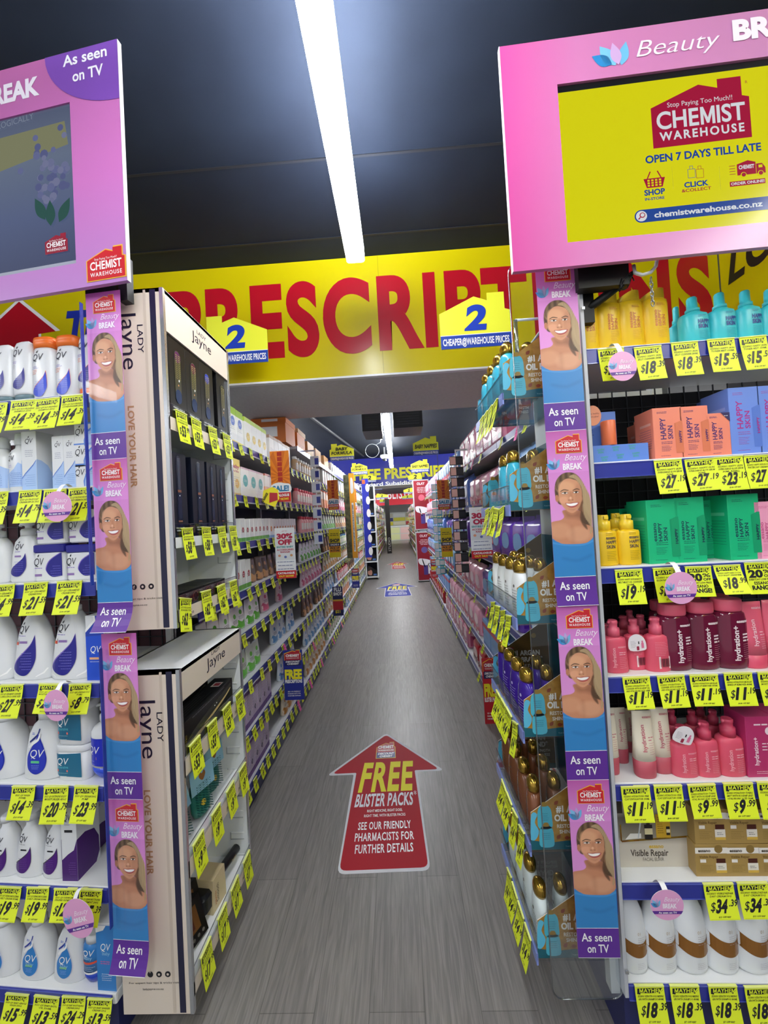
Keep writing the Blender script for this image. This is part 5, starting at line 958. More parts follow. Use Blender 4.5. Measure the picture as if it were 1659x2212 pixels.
seqput(FL, ZL, 6, 'baby', p_wash(M('#2f7fc8', .3), M('#25379a', .3), M('#7cc24a', .4), True), (.10, .065, .192), 'baby_wash_bottle', 'bottle', [(-58, 22, 1976), (25, 97, 1970), (99, 171, 1972)], ['white pump bottle with light blue drop cut by the frame edge', 'white pump bottle with light blue drop above the tag reading 15.99', 'white pump bottle with light blue drop under the tilted wobbler'])
put(FL, ZL, 6, 'babypump', p_babypump, (.053, .048, .137), 'baby_cream_bottle', 'small round light blue bottle beside the light blue box', 'bottle', 168, 212, 2014)
put(FL, ZL, 6, 'babybox', carton(.05, .045, .15, QW, d_babycarton), (.05, .045, .15), 'baby_cream_box', 'light blue box at the outer end of the bottom white shelf', 'box', 208, 248, 1995, dy=.006)

TGL = [
 (-55, 18, 872, 936, '14.39', ('EGO QV GENTLE', 'CONDITIONER 250G'), '$5.60 OFF RRP', 'under the cut-off lotion on the top white shelf'),
 (26, 81, 864, 927, '14.39', ('EGO QV NOURISHING', 'SHAMPOO 250G'), '$5.60 OFF RRP', 'under the grey-capped lotion bottle'),
 (78, 131, 860, 925, '14.39', ('EGO QV NOURISHING', 'SHAMPOO 250G'), '$7.00 OFF RRP', 'under the orange-capped shampoos'),
 (135, 187, 853, 917, '14.39', ('EGO QV NOURISHING', 'CONDITIONER 250G'), '$5.60 OFF RRP', 'under the upside-down conditioner'),
 (-40, 20, 1063, 1134, '15.39', ('EGO QV FACE GENTLE', 'CLEANSER 200G NEW'), '$4.60 OFF RRP', 'under the cut-off face wash'),
 (43, 92, 1058, 1129, '14.79', ('EGO QV FACE DAY', 'CREAM SPF 30 75G'), '$4.20 OFF RRP', 'under the tall day cream box'),
 (97, 146, 1056, 1128, '16.39', ('EGO QV FACE EYE', 'CREAM 15G'), '$4.60 OFF RRP', 'half hidden by the wobbler under the eye cream'),
 (150, 197, 1053, 1125, '21.59', ('EGO QV FACE NOURISHING', 'NIGHT CREAM 50G NEW'), '$6.40 OFF RRP', 'under the stacked night cream'),
 (-15, 34, 1262, 1332, '14.99', ('EGO QV CERAMIDES', 'LOTION 350ML'), '$7 OFF RRP', 'under the cut-off pump bottle with navy drop'),
 (54, 105, 1257, 1329, '21.59', ('EGO QV CERAMIDES', 'CREAM 500G'), '$5.40 OFF RRP', 'under the whole pump bottle with navy drop'),
 (125, 179, 1254, 1327, '21.59', ('EGO QV CERAMIDES', 'CREAM 500G'), '$5.40 OFF RRP', 'under the navy-lidded tubs'),
 (2, 52, 1478, 1552, '27.99', ('EGO QV CERAMIDES CLEANSER', '1.25KG EXCLUSIVE SIZE'), 'EXCLUSIVE SIZE', 'under the whole big white jug'),
 (86, 136, 1476, 1542, '28.99', ('EGO QV CERAMIDES', 'MOISTURISING LOTION'), 'EXCLUSIVE SIZE', 'half hidden by the wobbler under the big jugs'),
 (151, 199, 1476, 1543, '8.79', ('EGO QV CREAM 100G', 'TUBE'), '$4.20 OFF RRP', 'under the royal blue box'),
 (28, 78, 1697, 1772, '14.39', ('EGO QV WASH', '500ML'), '$5.60 OFF RRP', 'under the pump wash with royal blue drop'),
 (97, 150, 1697, 1781, '20.79', ('EGO QV INTENSIVE BODY', 'MOISTURISER 450G'), '$5.20 OFF RRP', 'under the teal tubs'),
 (163, 214, 1697, 1780, '23.99', ('EGO QV CREAM 500G', 'PUMP'), '$7 OFF RRP', 'under the pump with bright blue base'),
 (0, 48, 1914, 1992, '19.99', ('EGO QV DERMCARE ECZEMA', 'DAILY CREAM 350ML'), '$5 OFF RRP', 'under the first whole violet drop bottle'),
 (60, 108, 1915, 1993, '19.99', ('EGO QV DERMCARE ECZEMA', 'DAILY CREAM 350ML'), '$5 OFF RRP', 'under the second whole violet drop bottle'),
 (119, 169, 1918, 1994, '12.39', ('EGO QV DERMCARE', 'STINGFREE OINTMENT 100G'), '$4 OFF RRP', 'half hidden by the tilted wobbler'),
 (174, 223, 1920, 2003, '15.39', ('EGO QV DERMCARE STINGFREE', 'OINTMENT 200G'), '$4 OFF RRP', 'under the violet boxes behind the tilted wobbler'),
 (14, 64, 2146, 2222, '15.99', ('EGO QV BABY GENTLE', 'WASH 500G'), '$5 OFF RRP', 'under the whole light blue drop bottle'),
 (76, 130, 2151, 2230, '13.59', ('EGO QV BABY BATH', 'OIL 500ML'), '$5 OFF RRP', 'between the two light blue drop bottles on the bottom rail'),
 (136, 187, 2151, 2228, '24.29', ('EGO QV BABY MOISTURISING', 'CREAM 500G'), '$5 OFF RRP', 'under the small round light blue bottle'),
 (191, 244, 2156, 2234, '13.59', ('EGO QV BABY BARRIER', 'CREAM 125G'), '$5 OFF RRP', 'under the light blue box'),
]
for q in TGL: tag_px(FL, *q, curl=.022 if q[6] != 'TUBE' else .03, roll=random.uniform(-.03, .03))
wobbler(FL, 123, 1094, 32, 33, 'over the eye cream tags', ZL[1]); wobbler(FL, 121, 1524, 27, 34, 'between the jug tags and the tube tag', ZL[3]); wobbler(FL, 169, 1984, 33, 43, 'hanging tilted over the violet box tags', ZL[5], roll=-.28)

HP = lambda c, ink, art, dims, light, **k: carton(*dims, M(c, .4), d_happy(M(c, .4), M(ink, .4), art and M(art, .4), **k), s_happy(M(light, .4), M(ink, .4)))
seqput(FRR, ZR, 0, 'cleanser', p_cleanser, (.056, .035, .142), 'jelly_cleanser_bottle', 'bottle', [(1246, 1296, 633), (1291, 1347, 630), (1338, 1396, 625), (1391, 1451, 620)], ['yellow cleanser bottle first from the metal upright', 'yellow cleanser bottle second from the metal upright', 'yellow cleanser bottle third from the metal upright', 'yellow cleanser bottle beside the teal bottles'], 'yellow cleansers')
put(FRR, ZR, 0, 'toner', p_toner, (.068, .044, .111), 'toner_bottle', 'teal toner bottle set back behind the front teal row', 'bottle', 1452, 1488, 664, dy=.13)
seqput(FRR, ZR, 0, 'toner', None, (.068, .044, .111), 'toner_bottle', 'bottle', [(1480, 1541, 640), (1541, 1599, 631), (1598, 1655, 626), (1652, 1712, 622)], ['teal toner bottle beside the yellow cleansers', 'second teal toner bottle in the front row', 'third teal toner bottle in the front row', 'teal toner bottle cut by the frame edge'])
put(FRR, ZR, 1, 'cradle', p_cradle, (.176, .08, .045), 'tester_display', 'blue tester tray with peach bottle and round peach backing card', 'display', 1286, 1408, 958, D=1.0)
PD = (.055, .06, .115)
seqput(FRR, ZR, 1, 'peach', HP('#ef8a72', '#4a2a74', '#dc7a58', PD, '#f5b3a2'), PD, 'serum_box', 'box', [(1411, 1474, 880), (1469, 1531, 877)], ['peach serum box beside the blue tester tray', 'peach serum box beside the small peach refill box']); put(FRR, ZR, 1, 'peach', None, PD, 'serum_box', 'peach serum box behind the front peach boxes', 'box', 1402, 1452, 898, dy=.09); put(FRR, ZR, 1, 'peach', None, PD, 'serum_box', 'peach serum box deepest behind the tester tray', 'box', 1382, 1424, 912, dy=.17)
RD = (.044, .045, .09); put(FRR, ZR, 1, 'refill', HP('#ef8a72', '#4a2a74', None, RD, '#f5b3a2', corner=True), RD, 'serum_refill_box', 'small peach refill box with dark corner flash', 'box', 1527, 1578, 892)
BD = (.062, .075, .135)
seqput(FRR, ZR, 1, 'bluehappy', HP('#6f8fe0', '#b0308c', '#5b7cd0', BD, '#8fa8ea'), BD, 'day_cream_carton', 'box', [(1574, 1641, 836), (1636, 1704, 832)], ['blue box with pink lettering beside the peach refill box', 'blue box with pink lettering cut by the frame edge']); put(FRR, ZR, 1, 'bluehappy', None, BD, 'day_cream_carton', 'blue box behind the front blue box with pink lettering', 'box', 1552, 1604, 852, dy=.1)
seqput(FRR, ZR, 2, 'ypump', p_yellowpump, (.056, .042, .1065), 'melt_cleanser_bottle', 'bottle', [(1288, 1340, 1112), (1338, 1390, 1110)], ['yellow pump bottle beside the promotion strip', 'yellow pump bottle beside the green boxes']); 
for i, (a, b2, v) in enumerate(((1282, 1316, 1112), (1318, 1362, 1108))): put(FRR, ZR, 2, 'ypump', None, (.056, .042, .1065), 'melt_cleanser_bottle', ['yellow pump bottle behind the one beside the strip', 'yellow pump bottle peeking between the two front yellow pumps'][i], 'bottle', a, b2, v, dy=.075)
GD = (.062, .07, .14)
seqput(FRR, ZR, 2, 'green', HP('#14b57c', '#1b3350', '#0f9a68', GD, '#5fcfa4', ess=True), GD, 'night_cream_carton', 'box', [(1397, 1465, 1079), (1458, 1522, 1074), (1572, 1640, 1067)], ['green box beside the yellow pump bottles', 'green box second along the front', 'green box beside the pink box']); put(FRR, ZR, 2, 'green', None, GD, 'night_cream_carton', 'green box set back behind the gap', 'box', 1508, 1560, 1080, dy=.07); put(FRR, ZR, 2, 'green', None, GD, 'night_cream_carton', 'green box in shade behind the first green box', 'box', 1382, 1432, 1088, dy=.1); put(FRR, ZR, 2, 'green', None, GD, 'night_cream_carton', 'green box in deepest shade behind the yellow pumps', 'box', 1340, 1386, 1098, dy=.16)
put(FRR, ZR, 2, 'pinkbox', HP('#ee9fc0', '#c2477e', '#e488b0', GD, '#f5c0d6', ess=True), GD, 'pink_cream_carton', 'pink box cut by the frame edge on the third colourful shelf', 'box', 1630, 1694, 1083)
put(FRR, ZR, 3, 'ppump', p_pinkpump(True), (.057, .036, .118), 'gel_cleanser_bottle', 'pink pump bottle beside the promotion strip on the fourth colourful shelf', 'bottle', 1307, 1361, 1340); put(FRR, ZR, 3, 'ppumpb', p_pinkpump(False), (.057, .036, .118), 'gel_cleanser_bottle', 'pink pump bottle wearing a white hang tag on the fourth shelf', 'bottle', 1354, 1401, 1336, dy=.03); put(FRR, ZR, 3, 'ppumpb', None, (.057, .036, .118), 'gel_cleanser_bottle', 'pink pump bottle with barcode beside the burgundy bottles', 'bottle', 1399, 1453, 1334)
for i, (a, b2, v, d) in enumerate(((1300, 1346, 1348, .08), (1334, 1376, 1330, .12), (1372, 1414, 1328, .11), (1350, 1386, 1318, .19))): put(FRR, ZR, 3, 'ppump', None, (.057, .036, .118), 'gel_cleanser_bottle', ['pink pump in shade behind the front pump beside the strip', 'pink pump in shade behind the hang tag', 'pink pump in shade between the tag and the barcode pump', 'pink pump deepest behind the hang tag'][i], 'bottle', a, b2, v, dy=d)
place('hangtag', p_hangtag, 'hang_tag', 'white hang tag around the pink pump on the fourth colourful shelf', 'tag', FRR.w(FRR.px(1377, 1390, .02)[0], .022, FRR.px(1377, 1404, .02)[1]), FRR.a, (.98, 1, .98), None, (.1, -.1))
seqput(FRR, ZR, 3, 'micellar', p_micellar, (.07, .046, .1365), 'micellar_bottle', 'bottle', [(1431, 1503, 1304), (1493, 1563, 1298), (1551, 1627, 1293)], ['burgundy bottle with pink cap beside the barcode pump', 'middle burgundy bottle with pink cap', 'burgundy bottle with pink cap beside the pink tube']); 
for i, (a, b2, v) in enumerate(((1412, 1462, 1296), (1478, 1530, 1288), (1540, 1592, 1284))): put(FRR, ZR, 3, 'micellar', None, (.07, .046, .1365), 'micellar_bottle', 'burgundy bottle in shade behind the %s burgundy bottle' % ('first', 'middle', 'last')[i], 'bottle', a, b2, v, dy=.1)
seqput(FRR, ZR, 3, 'ptube', p_tube(M('#e2607a', .35), M('#d9506c', .35), M('#f3c6cf', .4), .026), (.047, .033, .128), 'lotion_tube', 'tube', [(1612, 1662, 1300), (1660, 1712, 1296)], ['pink tube beside the burgundy bottles', 'pink tube cut by the frame edge'])
CT = p_tube(M('#ece2cd', .4), M('#b8505f', .4), M('#c9707c', .4), .034)
for (a, b2, v, d), l in zip(((1300, 1338, 1530, .03), (1330, 1358, 1528, .08), (1352, 1380, 1530, .13), (1373, 1420, 1537, .012), (1411, 1456, 1530, .03)), ('cream tube with rose cap beside the promotion strip', 'cream tube with rose cap second from the strip', 'cream tube with rose cap set deepest from the strip', 'cream tube with rose cap standing alone at the front', 'cream tube with rose cap beside the pump with the white collar tag')): put(FRR, ZR, 4, 'ctube', CT, (.047, .033, .128), 'exfoliator_tube', l, 'tube', a, b2, v, dy=d)
put(FRR, ZR, 4, 'pmist', p_pinkpump(True, True), (.057, .036, .123), 'toning_mist_bottle', 'pink mist bottle wearing a white collar tag', 'bottle', 1456, 1515, 1566); seqput(FRR, ZR, 4, 'pmist', None, (.057, .036, .123), 'toning_mist_bottle', 'bottle', [(1506, 1561, 1556), (1556, 1618, 1549)], ['pink mist bottle in the middle of the fifth colourful shelf', 'pink mist bottle beside the magenta box'])
for i, (a, b2, v, d) in enumerate(((1440, 1478, 1528, .1), (1484, 1524, 1530, .1), (1530, 1572, 1530, .1), (1504, 1540, 1520, .18))): put(FRR, ZR, 4, 'pmist', None, (.057, .036, .123), 'toning_mist_bottle', 'pink mist bottle in shade %s' % ('behind the last cream tube', 'behind the collar tag', 'behind the middle mist bottle', 'deepest on the fifth colourful shelf')[i], 'bottle', a, b2, v, dy=d)
place('hangtag', None, 'hang_tag', 'white collar tag around the first pink mist bottle', 'tag', FRR.w(FRR.px(1472, 1590, .0)[0], .004, FRR.px(1472, 1604, .0)[1]), FRR.a, (1.08, 1, 1.05), None, (.2, .3))
MD = (.062, .06, .13); seqput(FRR, ZR, 4, 'magenta', carton(*MD, M('#b8336a', .38), d_magenta), MD, 'facial_oil_box', 'box', [(1611, 1672, 1548), (1672, 1735, 1546)], ['magenta box beside the mist bottles', 'magenta box cut by the frame edge'])
put(FRR, ZR, 5, 'golddisp', p_golddisplay, (.215, .06, .185), 'elixir_display_card', 'silver and gold display card with dropper bottle picture', 'display', 1333, 1505, 1716, D=1.0)
GB = (.07, .06, .068); gz = FRR.px(1540, 1824, .012)[1] - ZR[5]
for j, (a, b2) in enumerate(((1503, 1573), (1571, 1642), (1640, 1712))):
    w = ('beside the display card', 'in the middle of the gold boxes', 'cut by the frame edge')[j]
    put(FRR, ZR, 5, 'gold', carton(*GB, GC, d_gold), GB, 'gold_cream_box', 'lower gold cream box ' + w, 'box', a, b2, 1824, D=1.0); put(FRR, ZR, 5, 'gold', None, GB, 'gold_cream_box', 'upper gold cream box ' + w, 'box', a - 3, b2 - 3, 1748, D=1.0, zoff=gz + .001)
seqput(FRR, ZR, 6, 'keratin', p_keratin, (.066, .048, .168), 'keratin_bottle', 'bottle', [(1340, 1402, 1938), (1398, 1467, 1935), (1463, 1536, 1932), (1531, 1603, 1930), (1597, 1672, 1928), (1668, 1742, 1928)], ['white bottle with brown wave beside the promotion strip', 'white bottle with brown wave under the lowest wobbler', 'third white bottle with brown wave', 'fourth white bottle with brown wave', 'fifth white bottle with brown wave', 'white bottle with brown wave cut by the frame edge'], 'white bottles with brown wave')
TGR = [
 (1293, 1349, 752, 822, '18.39', ('ESSANO HAPPY SKIN', 'JELLY CLEANSER 280ML'), '$6.60 OFF RRP', 'half hidden by the top wobbler', 0),
 (1371, 1430, 748, 820, '18.39', ('ESSANO HAPPY SKIN', 'JELLY CLEANSER 280ML'), '$6.60 OFF RRP', 'under the last yellow cleanser', 0),
 (1451, 1509, 738, 811, '18.39', ('ESSANO HAPPY SKIN', 'JELLY CLEANSER 280ML'), '$6.60 OFF RRP', 'under the first teal toner', 0),
 (1529, 1588, 731, 803, '15.59', ('ESSANO HAPPY SKIN', 'TONER MIST 150ML'), '$7.40 OFF RRP', 'under the second teal toner', 0),
 (1598, 1657, 726, 798, '15.59', ('ESSANO HAPPY SKIN', 'TONER MIST 150ML'), '$7.40 OFF RRP', 'under the third teal toner', 0),
 (1414, 1474, 992, 1066, '27.19', ('ESSANO HAPPY SKIN', 'SUPERCHARGE GLOW SERUM', '30ML'), '$10.80 OFF RRP', 'under the first peach serum box', 0),
 (1480, 1545, 990, 1060, '27.19', ('ESSANO HAPPY SKIN', 'SUPERCHARGE GLOW SERUM', '30ML'), '$10.80 OFF RRP', 'under the second peach serum box', 0),
 (1545, 1606, 985, 1059, '23.19', ('ESSANO HAPPY SKIN', 'SUPERCHARGE GLOW SERUM', '30ML REFILL'), '$9.80 OFF RRP', 'under the peach refill box', 0),
 (1608, 1668, 982, 1055, '27.19', ('ESSANO HAPPY SKIN BOUNCE', 'WATER DAY CREAM 45ML'), '$10.80 OFF RRP', 'under the blue box with pink lettering', 0),
 (1330, 1389, 1229, 1306, '19.19', ('ESSANO HAPPY SKIN MAKEUP', 'MELT MILKY OIL CLEANSER', '200ML'), '$7.80 OFF RRP', 'under the yellow pump bottles', 0),
 (1412, 1470, 1225, 1301, '18.99', ('ESSANO HAPPY SKIN', 'RICH NIGHT CREAM'), '$7 OFF RRP', 'half hidden by the wobbler under the first green box', 0),
 (1481, 1537, 1222, 1289, '20.00', ('',), '', 'beside the wobbler under the green boxes', 1),
 (1542, 1600, 1219, 1284, '18.99', ('ESSANO HAPPY SKIN COCOA', 'RICH NIGHT CREAM 45ML'), '$7 OFF RRP', 'curling under the last green box', 0),
 (1609, 1668, 1213, 1283, '20.00', ('',), '', 'cut by the frame edge under the pink box', 1),
 (1346, 1405, 1461, 1532, '11.19', ('ESSANO HYDRATION+ GEL', 'CLEANSER WITH ROSEHIP OIL', 'AND HYALURONIC ACID 140ML'), '$4.80 OFF RRP', 'under the pink pump beside the strip', 0),
 (1421, 1480, 1458, 1529, '11.19', ('ESSANO HYDRATION+ GEL', 'CLEANSER WITH ROSEHIP OIL', 'AND HYALURONIC ACID 140ML'), '$4.80 OFF RRP', 'under the pink pump with barcode', 0),
 (1491, 1552, 1456, 1525, '11.19', ('ESSANO HYDRATION+ MICELLAR', 'MAKE-UP REMOVER 400ML'), '$4.80 OFF RRP', 'under the middle burgundy bottle', 0),
 (1565, 1626, 1452, 1525, '11.19', ('ESSANO HYDRATION+ MICELLAR', 'MAKE-UP REMOVER 400ML'), '$4.80 OFF RRP', 'under the last burgundy bottle', 0),
 (1638, 1698, 1450, 1524, '11.19', ('ESSANO HYDRATION+', 'MOISTURISING LOTION'), '$4.80 OFF RRP', 'cut by the frame edge under the pink tube', 0),
 (1343, 1405, 1697, 1777, '11.19', ('ESSANO HYDRATION+ PINK', 'CLAY EXFOLIATOR 100ML'), '$4.80 OFF RRP', 'under the lone cream tube', 0),
 (1414, 1475, 1695, 1774, '11.19', ('ESSANO HYDRATION+ PINK', 'CLAY EXFOLIATOR 100ML'), '$4.80 OFF RRP', 'under the first pink mist bottle', 0),
 (1487, 1547, 1693, 1768, '9.99', ('ESSANO HYDRATION+ TONING', 'MIST WITH ROSEHIP AND', 'HYALURONIC ACID 100ML'), '$4 OFF RRP', 'under the middle pink mist bottle', 0),
 (1564, 1628, 1690, 1769, '9.99', ('ESSANO HYDRATION+ TONING', 'MIST WITH ROSEHIP AND', 'HYALURONIC ACID 100ML'), '$4 OFF RRP', 'under the pink mist bottle next to the magenta box', 0),
 (1637, 1700, 1688, 1770, '9.99', ('ESSANO HYDRATION+', 'FACIAL OIL'), '$4 OFF RRP', 'cut by the frame edge under the magenta box', 0),
 (1521, 1586, 1907, 1987, '34.39', ('ESSANO VISIBLE REPAIR', 'DAY CREAM 50G'), '$15 OFF RRP', 'under the first gold boxes', 0),
 (1594, 1660, 1905, 1985, '34.39', ('ESSANO VISIBLE REPAIR', 'DAY CREAM 50G'), '$15 OFF RRP', 'under the middle gold boxes', 0),
 (1373, 1436, 2127, 2214, '18.39', ('ESSANO KERATIN VOLUMISING', 'GROWTH SHAMPOO 800ML'), '$7 OFF RRP', 'under the first brown wave bottle', 0),
 (1449, 1512, 2127, 2214, '18.39', ('ESSANO KERATIN VOLUMISING', 'GROWTH SHAMPOO 800ML'), '$7 OFF RRP', 'under the second brown wave bottle', 0),
 (1532, 1594, 2127, 2214, '18.39', ('ESSANO KERATIN VOLUMISING', 'GROWTH SHAMPOO 800ML'), '$7 OFF RRP', 'under the fourth brown wave bottle', 0),
 (1610, 1672, 2130, 2216, '18.39', ('ESSANO KERATIN VOLUMISING', 'GROWTH SHAMPOO 800ML'), '$7 OFF RRP', 'under the fifth brown wave bottle', 0),
]
for q in TGR: tag_px(FRR, *q[:8], curl=.015 if 'curling' not in q[7] else .035, style=q[8], roll=random.uniform(-.025, .025))
wobbler(FRR, 1345, 791, 31, 32, 'beside the yellow cleanser tags', ZR[0]); wobbler(FRR, 1471, 1270, 35, 35, 'under the first green box tags', ZR[2]); wobbler(FRR, 1441, 1955, 36, 33, 'over the brown wave bottles', ZR[5])

# ------------------------------------------------------------------ cream hair-care display on the baby food side (two cabinets)
XF, XB, YN, YF = -.667, -.875, 1.118, 1.56
STW = M('#dfe3e4', .35); CRM = M('#dccfc0', .4); NVY = M('#1c1d3a', .35); SIL = M('#c7cacf', .25, .8)
jx = lambda u, v: PXX(u, v, XF)
def jayne(b, L, x, z, h, mat=None, rot=0.0, small=False):
    """the two-line mark; x, z = left baseline of the big word"""
    m = mat or M('#1d1c33', .4); c, n = math.cos(math.radians(rot)), math.sin(math.radians(rot)); at = lambda a, q: (x + a * c - q * n, z + a * n + q * c)
    b.text('Jayne', *at(0, 0), h, m, L, w=h * 4.0, rot=rot, bold=.0, res=5); b.text('LADY', *at(h * 1.05, h * 1.06), h * .38, m, L, w=h * 1.9, rot=rot, bold=.005)
def cabinet(label, zt, zb, header_z, shelves, logo_rows, upper):
    t = thing('display_cabinet', label, 'display cabinet', (0, 0, 0))
    fr = MB(); fr.box(XB, XF, YN, YN + .012, zb, zt, CRM); L = lambda k: (lambda x, z: (x, YN - k * .0005 - .0002, z))
    fr.rect(XF - .040, XF - .022, zb + .004, zt - .004, NVY, L(1)); fr.rect(XF - .06, XF - .052, zb + .004, zt - .004, M('#cbbdae', .4), L(1)); fr.rect(XF - .004, XF, zb, zt, SIL, L(2))
    part('front_panel', fr, t); l = MB(); H = zt - zb; w = XF - XB
    jayne(l, L(1), XB + (.079 if upper else .088), zt - H * (.06 if upper else .075), .045, None, -90)
    part('name_lettering', l, t); l = MB(); vs = 'LOVE YOUR HAIR'; l.text(vs, XB + .088, zt - H * (.345 if upper else .35), .018, M('#b08a62', .4), L(1), w=.245, rot=-90, bold=.03)
    part('slogan_lettering', l, t); l = MB()
    for i in range(3):
        cx, cz = XB + .084 + i * .026, zb + H * (.125 if upper else .115); l.poly([(cx + .0085 * math.cos(q * .45), cz + .0085 * math.sin(q * .45)) for q in range(14)], INK, L(1))
    l.text('f', XB + .0815, zb + H * .122 - .002, .009, CRM, L(2), bold=.05); 
    for i in (1, 2): cx, cz = XB + .084 + i * .026, zb + H * (.125 if upper else .115); l.poly([(cx + .0035 * math.cos(q * .6), cz + .0035 * math.sin(q * .6)) for q in range(11)], CRM, L(2))
    part('icon_print', l, t); l = MB(); l.text('For expert hair tips & tricks visit:', XB + .02, zb + H * .088, .0055, INK, L(1), w=.15, res=2); l.text('ladyjayne.co.nz', XB + .06, zb + H * .07, .0055, INK, L(1), w=.062, res=2); part('contact_lettering', l, t)
    p = MB(); p.box(XB, XB + .008, YN + .012, YF, zb, zt, STW); part('back_panel', p, t)
    p = MB(); p.box(XB + .008, XF, YF - .01, YF, zb, zt, STW)
    for i in range(int(H / .085)):
        z = zb + .06 + i * .085
        if z < zt - .16: p.box(XF - .075, XF - .02, YF - .0125, YF - .01, z, z + .003, M('#aab0b4', .4)); p.box(XF - .075, XF - .02, YF - .0125, YF - .01, z + .026, z + .028, M('#f2f4f5', .4)); p.box(XF - .075, XF - .072, YF - .0125, YF - .01, z, z + .028, M('#aab0b4', .4))
    p.box(XF - .004, XF + .001, YF - .012, YF + .002, zb, zt, SIL); part('end_panel', p, t)
    p = MB(); p.box(XB, XF, YN, YF, zt - .012, zt, M('#e6e9ea', .3)); part('top_panel', p, t)
    p = MB(); p.box(XF - .008, XF, YN, YF, header_z, zt - .001, CRM); Lh = lambda k: (lambda y, z: (XF + k * .0005, y, z)); yc = YN + (YF - YN) * .36; jayne(p, Lh(1), yc, header_z + (zt - header_z) * .36, .034); part('header_panel', p, t)
    p = MB(); p.box(XF - .01, XF + .001, YN - .001, YN + .01, zb, zt, SIL); part('corner_trim', p, t)
    for i, (ztop, lip) in enumerate(shelves):
        s = MB(); s.box(XB + .008, XF - .002, YN + .012, YF - .01, ztop - .012, ztop, M('#eef0f1', .3)); s = part('shelf', s, t)
        q = MB(); q.box(XF - .004, XF + .001, YN + .004, YF - .004, ztop - lip, ztop + .004, CRM if logo_rows[i] else STW)
        if logo_rows[i]:
            for j in range(4): jayne(q, (lambda y, z: (XF + .0015, y, z)), YN + .05 + j * .1, ztop - lip * .72, .011)
        part('shelf_lip', q, s); q = MB(); q.box(XF - .0005, XF + .0008, YN + .01, YF - .006, ztop + .004, ztop + .045, CLEAR); q.box(XF - .001, XF + .0012, YN + .01, YF - .006, ztop + .044, ztop + .046, CLEAREDGE); part('clear_rail', q, s)
    return t
zu_t, zu_b = PY(330, 622, YN).z, PY(370, 1358, YN).z; zl_t, zl_b = PY(385, 1447, YN).z, PY(406, 2190, YN).z
su = [(jx(347, 893).z, .035), (jx(360, 1166).z, .028), (jx(364, 1330).z, .032)]
sl = [(jx(395, 1650).z, .045), (jx(400, 1876).z, .045), (jx(407, 2152).z, .035)]
cabinet('upper cream hair-care display cabinet with black brush boxes', zu_t, zu_b, jx(339, 698).z, su, (1, 0, 1), True)
cabinet('lower cream hair-care display cabinet with teal brushes and black boxes', zl_t, zl_b, jx(392, 1517).z, sl, (1, 1, 1), False)
BK = M('#0c0c0e', .4, 0, 0, .3); BKB = M('#0b1020', .4, 0, 0, .3); ROSE = M('#c98a6c', .25, .7)
def aisle_place(key, build, name, label, cat, x, y, z, rz=math.pi / 2, scale=(1, 1, 1), group=None, tilt=(0, 0)): return place(key, build, name, label, cat, (x, y, z), rz, scale, group, tilt)
def p_brushbox(tint):
    def f():
        W, D, H = .094, .06, .262; b = MB(); b.rbox(-W / 2, W / 2, -D / 2, D / 2, 0, H, BK, .001, .0006); L = lay(-D / 2, .0005); b.poly(rrect(.038, .17, .019, 8, 0, .145), M('#2a2c33', .15), L(1)); b.poly(rrect(.034, .166, .017, 8, 0, .145), M('#3b3a30', .3), L(2))
        b.poly(rrect(.032, .045, .016, 8, 0, .082), M('#1f3358', .25), L(3)); b.poly(rrect(.032, .035, .016, 8, 0, .208), M(tint, .25), L(3)); b.lines(-.034, .034, .044, 2, .009, .0045, WHITE, L(1), .2, 'c'); b.lines(-.036, .03, .022, 1, .004, .003, M('#7a5638', .4), L(1), .1, 'c')
        for i in range(13):
            for j in (-1, 1): b.rect(min(j * .002, j * .013), max(j * .002, j * .013), .138 + i * .0062, .1405 + i * .0062, M('#8b8250', .35), L(4))
        b.poly([(.003 * math.cos(q * .6), .118 + .003 * math.sin(q * .6)) for q in range(11)], M('#e0a06a', .3), L(4)); b.poly([(.003 + .003 * math.cos(q * .6), .133 + .004 * math.sin(q * .6)) for q in range(11)], WHITE, L(5)); return [('', b)]
    return f
xp = XF - .035
for i, (c, y) in enumerate((('#5a2a58', 1.19), ('#5a2440', 1.285), ('#2338a8', 1.38), ('#4a4a30', 1.505))): aisle_place('brushbox%d' % i, p_brushbox(c), 'brush_box', 'black windowed brush box, %s from the camera end of the upper cabinet top shelf' % nth(i + 1), 'box', xp, y, su[0][0] + .0005, group='black brush boxes')
def p_curler():
    W, D, H = .09, .06, .265; b = MB(); b.rbox(-W / 2, W / 2, -D / 2, D / 2, 0, H, BKB, .001, .0006); L = lay(-D / 2, .0005); b.poly(rrect(.026, .23, .012, 6, 0, .14), M('#1c2436', .15), L(1)); b.rect(-.007, .007, .15, .25, M('#3a4152', .2), L(2)); b.rect(-.009, .009, .06, .145, M('#16213c', .25), L(2)); b.rect(-.010, .010, .142, .15, ROSE, L(3)); b.rect(-.012, .010, .05, .055, ROSE, L(3)); b.poly([(.002 * math.cos(q * .7), .132 + .002 * math.sin(q * .7)) for q in range(9)], WHITE, L(3)); b.lines(-.026, .026, .034, 2, .008, .0042, WHITE, L(1), .2, 'c'); b.lines(-.026, .026, .016, 1, .004, .005, M('#6f4a34', .4), L(1), .1, 'c'); return [('', b)]
for i, y in enumerate((1.17, 1.29, 1.385, 1.46)): aisle_place('curler', p_curler, 'curler_box', 'tall dark navy styler box, %s from the camera end of the middle cabinet shelf' % nth(i + 1), 'box', xp, y, su[1][0] + .0005, scale=(.78 if i > 1 else .98, 1, 1), group='dark styler boxes')
